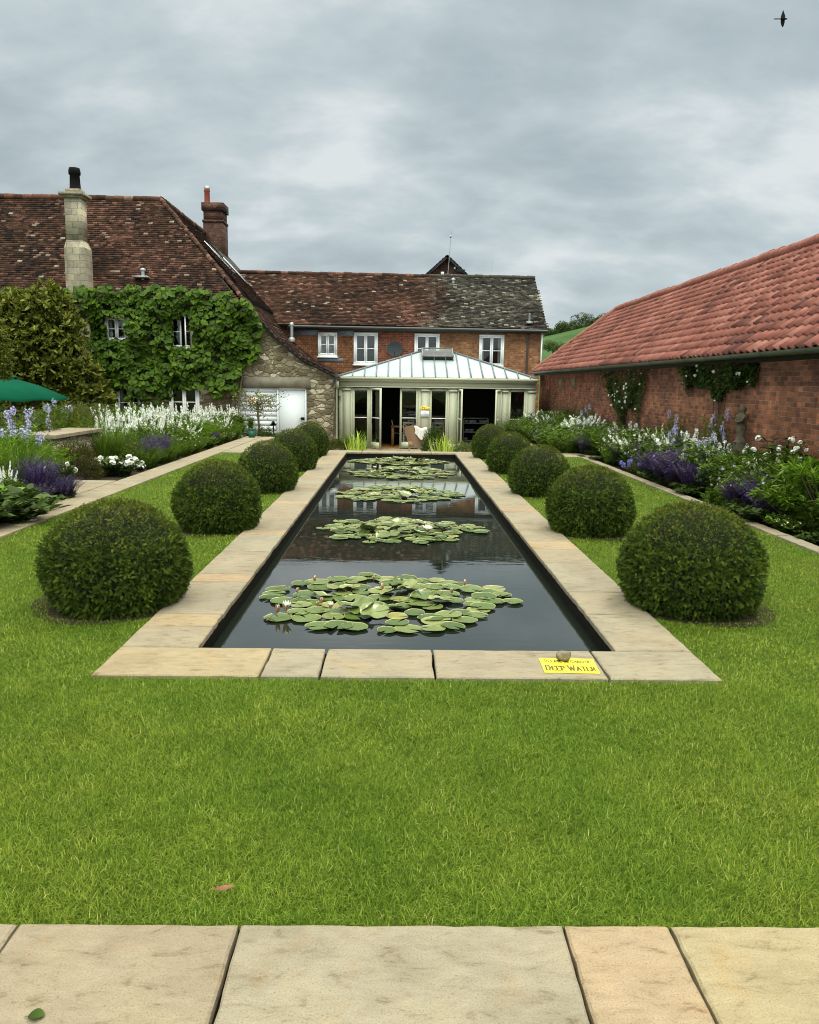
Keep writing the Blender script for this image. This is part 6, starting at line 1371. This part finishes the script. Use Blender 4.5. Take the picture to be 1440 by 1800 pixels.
pL(205, -5.3, 745, k_grass, (58,), dict(h=.9, arch=.4, n=380, w_=.011), .88, 'upright_plant', 'tall dark upright grass behind the white double blooms', 'garden plant', sx=.85)
pL(225, -5.1, 770, k_leafy, (59,), dict(h=.6, mat=mOLIVE, L_=.05, W_=.02, ns=90), .6, 'leafy_plant', 'olive fine-leaved plant behind the white double blooms', 'plant', sx=.9)
WS = [(185, -6.3, 700), (212, -6.2, 696), (238, -6.2, 698), (258, -6.0, 700), (282, -6.1, 699), (302, -5.9, 702), (325, -6.0, 700), (345, -5.8, 704), (365, -5.8, 702), (385, -5.6, 706), (402, -5.5, 706), (418, -5.3, 710), (232, -5.7, 712), (270, -5.5, 716), (300, -5.4, 718), (335, -5.3, 718), (365, -5.2, 722), (395, -5.1, 724), (175, -5.9, 722), (200, -5.9, 712)]
od = ['first', 'second', 'third', 'fourth', 'fifth', 'sixth', 'seventh', 'eighth', 'ninth', 'tenth', 'eleventh', 'twelfth']
for k, (u, X_, w_) in enumerate(WS):
    l_ = (f'{od[k]} clump from the left along the back row of the white spire drift' if k < 12 else f'{od[k-12]} clump listed along the front row of the white spire drift'.replace(' listed', ''))
    if k >= 18: l_ = ('leftmost low clump of white spires by the tall upright grass', 'low clump of white spires just behind the upright grass')[k-18]
    pL(u, X_, w_, k_spire, (60+k % 4,), dict(per=15, fs=.036, ns=27), 1.0, 'white_bellflower', l_, 'flower', 'white flower spires in the left border', sx=.8)
pL(275, -4.85, 758, k_salvia, (41,), {}, .58, 'purple_salvia', 'purple salvia clump below the white spire drift, left border', 'salvia', 'purple salvias in the borders', sx=.7)
pL(262, -4.75, 772, k_salvia, (42,), dict(dark=True), .58, 'dark_salvia', 'dark salvia foliage left of the purple clump under the white spires', 'salvia', sx=.75)
pL(240, -5.2, 768, k_leafy, (64,), dict(h=.5, mat=mLEAFD, fl=mBLUE, nf=20, fs=.02), .5, 'leafy_plant', 'dark bluish-flowered plant behind the dark salvia foliage', 'plant', sx=.9)
pL(300, -4.7, 800, k_leafy, (14,), dict(h=.4, mat=mLEAF), .4, 'leafy_plant', 'low green clump on the path edge right of the purple salvia', 'plant', sx=.9)
pL(322, -4.85, 760, k_leafy, (65,), dict(h=.6, mat=mLEAF, L_=.08, W_=.03, fl=mWHITE, nf=4), .6, 'leafy_plant', 'green clump with a lone white flower right of the purple salvia', 'plant', sx=1.)
pL(345, -4.65, 770, k_leafy, (24,), dict(h=.62, mat=mLEAFB, L_=.06, W_=.028, ns=60, fl=mWHITE, nf=12, fs=.02), .62, 'leafy_plant', 'bright green plant along the path before the far purple salvia', 'plant', sx=.9)
pL(378, -4.75, 757, k_salvia, (7,), {}, .58, 'purple_salvia', 'far purple salvia clump in the left border near the path end', 'salvia', 'purple salvias in the borders', sx=.62)
pL(362, -4.7, 765, k_leafy, (14,), dict(h=.4, mat=mLEAF), .4, 'leafy_plant', 'green leaves left of the far purple salvia, left border', 'plant', sx=.9)
pL(402, -4.65, 757, k_leafy, (66,), dict(h=.5, mat=mOLIVE, fl=mCREAM, nf=40, fs=.02, L_=.05, W_=.02), .5, 'leafy_plant', 'yellowish flowering plant right of the far purple salvia', 'plant', sx=.8)
pL(420, -4.9, 735, k_leafy, (67,), dict(h=.8, mat=mLEAF, L_=.09, W_=.02, ns=90, per=26), .8, 'leafy_plant', 'tall green foliage at the far end of the left border', 'plant', sx=.9)
pL(440, -5.2, 728, k_leafy, (68,), dict(h=.8, mat=mLEAF, L_=.09, W_=.02, ns=90, per=26), .8, 'leafy_plant', 'tall green foliage next to the green post', 'plant', sx=.6)
for k, (u, X_, w_) in enumerate(((300, -5.5, 745), (345, -5.3, 745), (390, -5.0, 745), (250, -5.8, 742))):
    pL(u, X_, w_, k_leafy, (67,), dict(h=.8, mat=mLEAF, L_=.09, W_=.02, ns=90, per=26), .8, 'leafy_plant', ['green stems below the middle of the white spire drift', 'green stems below the right part of the white spire drift', 'green stems below the right end of the white spire drift', 'green stems below the left part of the white spire drift'][k], 'plant', 'green underplanting of the white drift', sx=1.1)
# ---- courtyard plants before the garden room
def cy(u, Y, wtop, h0): p = ony(u, wtop, Y); return (p[0], Y, Zc), (p[2]-Zc)/h0
for (u, Y, w_, kind, a, kw, h0, nm, lbl, cat, sx) in (
    (630, 24.5, 754, k_phorm, (70,), {}, .95, 'yellow_green_iris', 'yellow-green strappy clump left of the open glazed door', 'plant', 1.35),
    (782, 24.5, 757, k_phorm, (71,), {}, .95, 'yellow_green_iris', 'yellow-green strappy clump right of the wicker chair', 'plant', 1.45),
    (622, 26.2, 748, k_grass, (72,), dict(h=.8, arch=.6, n=500, w_=.014), .8, 'dark_plant', 'dark green tufted grass behind the left yellow-green clump', 'garden plant', 1.0),
    (764, 26.4, 754, k_bush, (73,), dict(mat=mLEAFD), .52, 'round_bush', 'dark round bush between the wicker chair and yellow-green clump', 'shrub', .55),
    (822, 25.5, 778, k_bush, (74,), dict(mat=mLEAFG, h=.4), .42, 'low_bush', 'low grey green bush right of the right yellow-green clump', 'shrub', 1.2),
    (596, 26.5, 772, k_bush, (75,), dict(mat=mRUST, h=.4), .42, 'low_bush', 'low brownish bush at the foot of the stone outbuilding corner', 'shrub', 1.2),
    (470, 24.8, 744, k_feather, (76,), dict(h=.9, mat=mLEAFD, ns=130), .9, 'rosemary_bush', 'dark rosemary bush in front of the white outbuilding doors', 'shrub', .95),
    (447, 25.2, 742, k_feather, (76,), dict(h=.9, mat=mLEAFD, ns=130), .9, 'rosemary_bush', 'dark rosemary bush at the foot of the small tree', 'shrub', .9)):
    loc, s_ = cy(u, Y, w_, h0); plant(kind, (a, kw), nm, lbl, cat, loc, s_, G0.uniform(0, 6), None, sx)
# ---- green post
p = onz(443, 772, -.05); b = B(); z1 = onx(443, 755, p[0])[2]; b.box(p[0]-.08, p[0]+.08, p[1]-.08, p[1]+.08, -.055, z1); b.box(p[0]-.095, p[0]+.095, p[1]-.095, p[1]+.095, z1, z1+.02)
solo('green_post', b, mGREENB, 'short dark green post at the far end of the left path', 'post', (p[0], p[1], -.055))
b = B(); p = ony(481, 748, 25.8); zz_ = p[2]-.12
rg = np.random.default_rng(4); n = 50; b.inst(tLEAF, np.tile(p, (n, 1)), rdir(rg, n, -.2), None, np.stack([rg.uniform(.10, .17, n), rg.uniform(.05, .07, n), np.ones(n)*.1], 1), rg.random(n)); b.tube([(p[0], 25.8, Zc+.3), (p[0], 25.8, p[2])], .02, 6); 
b2 = B(); b2.lathe((p[0], 25.8, Zc), [(.12, 0), (.17, .32), (.18, .32), (.18, .36), (.15, .36), (.14, .3)], 12)
o = root('potted_succulent', 'dark rosette plant in a pot before the white outbuilding door', 'plant', (p[0], 25.8, Zc)); part('foliage', b, mBLK, o); part('pot', b2, mBLK, o)

# ---- vine over the farmhouse wall
def vine():
    rg = np.random.default_rng(77); n0 = 19000
    u = rg.uniform(-20, 462, n0); w_ = rg.uniform(502, 745, n0)
    low = np.interp(u, [-20, 100, 190, 230, 290, 330, 360, 380, 412, 418, 440, 462], [745, 745, 735, 735, 735, 690, 675, 695, 690, 660, 640, 600]); top = np.interp(u, [-20, 120, 300, 400, 440, 462], [512, 508, 505, 516, 530, 570])
    k = (w_ < low+6*np.sin(u*.2)) & (w_ > top+4*np.sin(u*.15+1)+3*np.sin(u*.4))
    for (a, b_, c, d) in ((186, 556, 226, 597), (303, 558, 341, 609), (206, 679, 228, 745), (300, 680, 349, 745)):
        k &= ~((u > a+3*np.sin(w_*.3)) & (u < b_+0*w_) & (w_ > b_) & (w_ < d)) if False else ~((u > a+2*np.sin(w_*.3)) & (u < c+2*np.sin(w_*.27)) & (w_ > b_) & (w_ < d))
    for lo_u, hi_u, lo_w, hi_w, keep in ((228, 300, 690, 745, .25), (350, 375, 690, 745, .0)):
        k &= ~((u > lo_u) & (u < hi_u) & (w_ > lo_w) & (w_ < hi_w) & (rg.random(n0) > keep))
    u, w_ = u[k], w_[k]; n = len(u); Pw = np.array([ony(a, c, 27.9) for a, c in zip(u, w_)])
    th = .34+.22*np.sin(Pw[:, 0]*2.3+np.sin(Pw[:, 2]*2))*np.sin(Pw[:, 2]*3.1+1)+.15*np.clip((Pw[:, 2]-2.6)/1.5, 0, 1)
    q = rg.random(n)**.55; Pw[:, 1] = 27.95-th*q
    lob = np.sin(Pw[:, 0]*7+2*np.sin(Pw[:, 2]*5))*np.sin(Pw[:, 2]*9)
    kk = (q > .25) | (rg.random(n) < .5); kk &= ~((lob < -.35) & (q > .45)); Pw, q = Pw[kk], q[kk]; n = len(Pw)
    A = np.stack([rg.normal(0, .7, n), -.55*rg.random(n)-.1, -np.abs(rg.normal(.8, .35, n))], 1); Nn = np.stack([rg.normal(0, .35, n), -np.ones(n), np.full(n, .75)], 1)+rg.normal(0, .25, (n, 3))
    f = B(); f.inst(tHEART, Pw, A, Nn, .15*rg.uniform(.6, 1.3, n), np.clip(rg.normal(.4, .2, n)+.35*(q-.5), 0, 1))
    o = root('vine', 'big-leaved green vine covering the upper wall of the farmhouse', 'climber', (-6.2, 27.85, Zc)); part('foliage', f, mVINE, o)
    st = B()
    for x_ in (-5.55, -5.75, -10.2): st.tube([(x_, 27.9, Zc), (x_-.1, 27.88, .5), (x_+.1, 27.85, 1.8), (x_-.3, 27.85, 3.4)], [.05, .045, .035, .02], 7)
    part('stem', st, mBARK, o)
vine()
# ---- magnolia and the bush at the far left
def bigtree(name, label, cat, loc, blobs, n, L_, W_, mat, seed, trunk, box=None):
    rg = np.random.default_rng(seed); o = root(name, label, cat, loc); f = B(); C_ = np.array([b_[:3] for b_ in blobs]); R_ = np.array([b_[3] for b_ in blobs]); wgt = R_**2/np.sum(R_**2)
    # leaf rosettes at twig ends
    m_ = n//9; k = rg.choice(len(R_), m_, p=wgt); d = rdir(rg, m_, -.7); q = rg.uniform(.45, 1.05, m_)**.6; tw = C_[k]+d*(R_[k]*q)[:, None]*np.array([1, .9, 1.])
    tw = np.repeat(tw, 9, 0); dd = np.repeat(d, 9, 0); N_ = len(tw); A = dd*.7+rdir(rg, N_)*.9+(0, 0, .25); s = L_*rg.uniform(.6, 1.25, N_)
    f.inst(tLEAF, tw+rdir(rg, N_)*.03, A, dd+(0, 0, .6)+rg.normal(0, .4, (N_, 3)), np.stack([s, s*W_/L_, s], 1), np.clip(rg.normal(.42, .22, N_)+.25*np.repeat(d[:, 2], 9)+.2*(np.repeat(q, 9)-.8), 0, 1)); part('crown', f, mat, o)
    t_ = B(); base = np.array(loc); t_.tube([base, base+(0.05, 0, .8), base+(0, 0, 1.6)], [trunk, trunk*.85, trunk*.7], 9)
    for c in C_: t_.tube([base+(0, 0, 1.2), (base+(0, 0, 1.4)+c)/2+(0, 0, .15), c], [trunk*.55, trunk*.35, trunk*.12], 6)
    part('trunk', t_, mBARK, o); return o
def bl(u, w_, Y, r): p = ony(u, w_, Y); return (*p, r)
bigtree('magnolia', 'olive green evergreen magnolia tree against the left of the farmhouse', 'tree', (-12.6, 26.3, Zc),
        [bl(80, 555, 26.3, .85), bl(45, 570, 26.5, .95), bl(10, 560, 26.5, .9), bl(110, 590, 26.2, .7), bl(70, 620, 26, 1.0), bl(20, 620, 26, 1.0), bl(120, 640, 26, .75), bl(95, 670, 25.8, .8), bl(150, 675, 26, .62), bl(175, 700, 26, .4), bl(50, 680, 25.9, .9), bl(85, 522, 26.4, .5), bl(130, 700, 25.8, .6), bl(10, 690, 26, .8)], 15500, .22, .085, mOLIVE, 5, .14)
bigtree('leafy_tree', 'fine-leaved olive tree branch reaching in from the left photo edge above the parasol', 'tree', (-10.6, 20, Zc),
        [bl(-14, 600, 20, .45), bl(-8, 635, 20, .42), bl(-30, 570, 20, .4), bl(2, 655, 20, .22)], 5200, .09, .035, mOLIVE, 6, .08)
# ---- small tree before the white doors
def smalltree():
    Y = 26.0; base = ony(455, 745, Y); base[2] = Zc; o = root('small_tree', 'small sparse tree in front of the white boarded doors', 'tree', tuple(base)); rg = np.random.default_rng(8)
    t_ = B(); top = ony(452, 712, Y); t_.tube([base, (base+top)/2+(.04, 0, 0), top], [.045, .04, .03], 7); ends = []
    for k in range(16):
        e = ony(rg.uniform(418, 488), rg.uniform(682, 722), Y)+(0, rg.uniform(-.5, .5), 0); mid = (top+e)/2+rg.normal(0, .07, 3); t_.tube([top, mid, e], [.02, .012, .004], 5)
        for j in range(4): e2 = mid+(e-mid)*rg.random()+rg.normal(0, .16, 3); t_.tube([mid+(e-mid)*rg.random()*.6, e2], [.006, .002], 4); ends.append(e2)
        ends.append(e)
    part('trunk', t_, mBARK, o); ends = np.array(ends); f = B(); n = 900; P = ends[rg.integers(0, len(ends), n)]+rg.normal(0, .08, (n, 3)); s = .065*rg.uniform(.6, 1.2, n)
    f.inst(tLEAF, P, rdir(rg, n), rdir(rg, n), np.stack([s, s*.5, s], 1), rg.random(n)); part('crown', f, mOLIVE, o)
    p = B(); c = ony(441, 702, Y-.2); P = c+rg.normal(0, .09, (26, 3)); p.inst(tFLO, P, rdir(rg, 26), None, .03, rg.random(26)); part('flowers', p, mPEACH, o)
smalltree()

# ---- filler planting rows
FILL = [(k_leafy, (80,), dict(h=.6, mat=mLEAF, L_=.07, W_=.022, ns=90, per=30)), (k_leafy, (81,), dict(h=.55, mat=mLEAFB, L_=.065, W_=.02, ns=90, per=28, fl=mWHITE, nf=22, fs=.026)), (k_feather, (82,), dict(h=.65, mat=mLEAFB)), (k_leafy, (83,), dict(h=.5, mat=mLEAFD, L_=.07, W_=.03, ns=80)),
        (k_feather, (84,), dict(h=.62, mat=mLEAF)), (k_spire, (85,), dict(h=.68, per=22, fs=.028, ns=26)), (k_leafy, (86,), dict(h=.6, mat=mLEAFG, L_=.06, W_=.018, ns=90, per=28, fl=mLILAC, nf=20, fs=.026))]
FR = np.random.default_rng(123)
def fillrow(X_, y0, y1, step, s0, s1, label, grp, ks, skip=()):
    y = y0
    while y < y1:
        k = ks[FR.integers(0, len(ks))]; kd, a, kw = FILL[k]
        if any(abs(y-q_) < .33 for q_ in skip): y += .2; continue
        plant(kd, (a, kw), 'leafy_plant', label, 'plant', (X_+FR.normal(0, .05), y, -.055), FR.uniform(s0, s1), FR.uniform(0, 6), grp, 1.05); y += step*FR.uniform(.8, 1.2)
fillrow(4.78, 8.6, 28, .5, 1.05, 1.5, 'green leafy filler plant in the middle row of the right border', 'green filler plants, middle row on the right', (0, 1, 4, 5, 3, 0, 6, 4))
fillrow(5.12, 9.5, 28, .5, 1.2, 1.6, 'tall green leafy filler plant at the foot of the barn wall', 'green filler plants at the foot of the barn wall', (0, 3, 4, 4, 5, 0))
fillrow(4.4, 8.0, 28, .75, .4, .55, 'low leafy filler plant along the path edge of the right border', 'low filler plants along the right path edge', (3, 0, 3), tuple(onx(u, 790, 4.5)[1] for u in (1345, 1215, 1190, 1160, 1178, 1118, 1040, 1030, 965, 955)))
fillrow(-5.7, 15.4, 22.8, .8, .95, 1.15, 'green leafy filler plant under the white spire drift', 'green filler plants under the white spires', (0, 4, 5))
fillrow(-4.72, 12.9, 22.5, .7, .5, .75, 'low leafy filler plant along the path edge of the left border', 'low filler plants along the left path edge', (3, 0, 4), tuple(onx(u, 790, -4.7)[1] for u in (205, 245, 275, 378)))
fillrow(-5.2, 15.2, 22.8, .7, .8, 1.1, 'green leafy filler plant in the middle row of the left border', 'green filler plants, middle row on the left', (0, 1, 2, 5, 4, 3))
fillrow(-5.0, 7.6, 10.0, .6, .6, .9, 'green leafy filler plant in the near left bed', 'green filler plants in the near left bed', (0, 3))
fillrow(-5.6, 7.6, 12.6, .7, 1.0, 1.35, 'tall green leafy filler plant at the back of the near left bed', 'tall filler plants at the back of the near left bed', (1, 2, 5))
fillrow(-6.75, 13.4, 22.0, .8, 1.2, 1.5, 'green leafy filler plant behind the low stone wall', 'green filler plants behind the low stone wall', (2, 0))

for k, (u, X_, w_, kind, a, kw, h0, nm, lbl, cat, grp) in enumerate((
    (1335, 5.05, 812, k_spire, (9,), dict(per=26, fs=.034), 1., 'white_bellflower', 'white bellflower spires between the statue and the white rose bush', 'flower', 'white flower spires'),
    (1302, 4.6, 852, k_spire, (10,), dict(per=24, fs=.032), 1., 'white_bellflower', 'short white bellflower spires above the thin dark salvia', 'flower', 'white flower spires'),
    (1275, 4.95, 790, k_spire, (9,), dict(per=26, fs=.034), 1., 'white_bellflower', 'white bellflower spires left of the statue', 'flower', 'white flower spires'),
    (1240, 4.5, 812, k_spire, (10,), dict(per=24, fs=.032), 1., 'white_bellflower', 'white bellflowers touching the right end of the purple mass', 'flower', 'white flower spires'),
    (1230, 4.95, 768, k_panicle, (13,), dict(mat=mWHITE, nh=10, head=.05), 1., 'white_phlox', 'airy white flowers behind the right half of the purple mass', 'flower', None),
    (1085, 4.8, 755, k_spire, (10,), dict(per=24, fs=.032), 1., 'white_bellflower', 'white bellflowers behind the dark salvia of the middle stretch', 'flower', 'white flower spires'),
    (1060, 4.75, 752, k_panicle, (26,), dict(nh=8), 1., 'lilac_bellflower', 'lilac bellflower behind the middle purple salvia', 'flower', 'lilac bellflowers in the borders'),
    (1012, 4.6, 748, k_spire, (9,), dict(per=26, fs=.034), 1., 'white_bellflower', 'white bellflowers between the middle and far purple salvias', 'flower', 'white flower spires'),
    (1000, 4.55, 752, k_panicle, (18,), dict(nh=7), 1., 'lilac_bellflower', 'pale lilac flowers right of the farthest purple salvia', 'flower', 'lilac bellflowers in the borders'),
    (1310, 4.5, 838, k_salvia, (42,), dict(dark=True), .58, 'dark_salvia', 'dark salvia between the nearest purple clump and the path', 'salvia', None),
    (1178, 4.40, 806, k_salvia, (7,), {}, .58, 'purple_salvia', 'low purple salvia in front of the middle of the big mass', 'salvia', 'purple salvias in the borders'),
    (1030, 4.62, 758, k_salvia, (15,), {}, .58, 'purple_salvia', 'purple salvia just behind the middle clump in the right border', 'salvia', 'purple salvias in the borders'),
    (955, 4.65, 736, k_salvia, (7,), {}, .58, 'purple_salvia', 'purple salvia just behind the farthest clump', 'salvia', 'purple salvias in the borders'),
    (1232, 4.46, 805, k_salvia, (15,), {}, .58, 'purple_salvia', 'purple salvia at the far right edge of the big mass', 'salvia', 'purple salvias in the borders'),
    (1140, 4.44, 812, k_salvia, (7,), {}, .58, 'purple_salvia', 'low purple salvia touching the violet blue flowers', 'salvia', 'purple salvias in the borders'),
    (1368, 4.45, 848, k_salvia, (15,), {}, .58, 'purple_salvia', 'purple salvia tucked against the left side of the euphorbia', 'salvia', 'purple salvias in the borders'))):
    pl(u, X_, w_, kind, a, kw, h0, nm, lbl, cat, grp, sx=.85)

fillrow(3.95, 18.9, 27.5, .6, .8, 1.15, 'green leafy filler plant on the terrace edge before the garden room', 'green filler plants on the terrace edge at the right', (0, 4, 3, 6))
pl(905, 4.0, 735, k_grass, (30,), dict(h=.9, arch=1.2, n=520, w_=.016), .8, 'arching_plant', 'arching grass nearest the farthest right yew dome', 'garden plant', sx=1.4)
b = B(); y = Y1+.01
while y < 23: d = rgs.uniform(.6, 1.); slab(b, -3.99, -3.61, y, min(y+d, 23.2), z=.001, tint=rgs.uniform(.2, .7)); y += d
struct('terrace_edge_coping', b, mSLAB)

fillrow(-4.9, 5.2, 7.5, .6, .6, .9, 'green leafy filler plant in the near left bed', 'green filler plants in the near left bed', (0, 3))
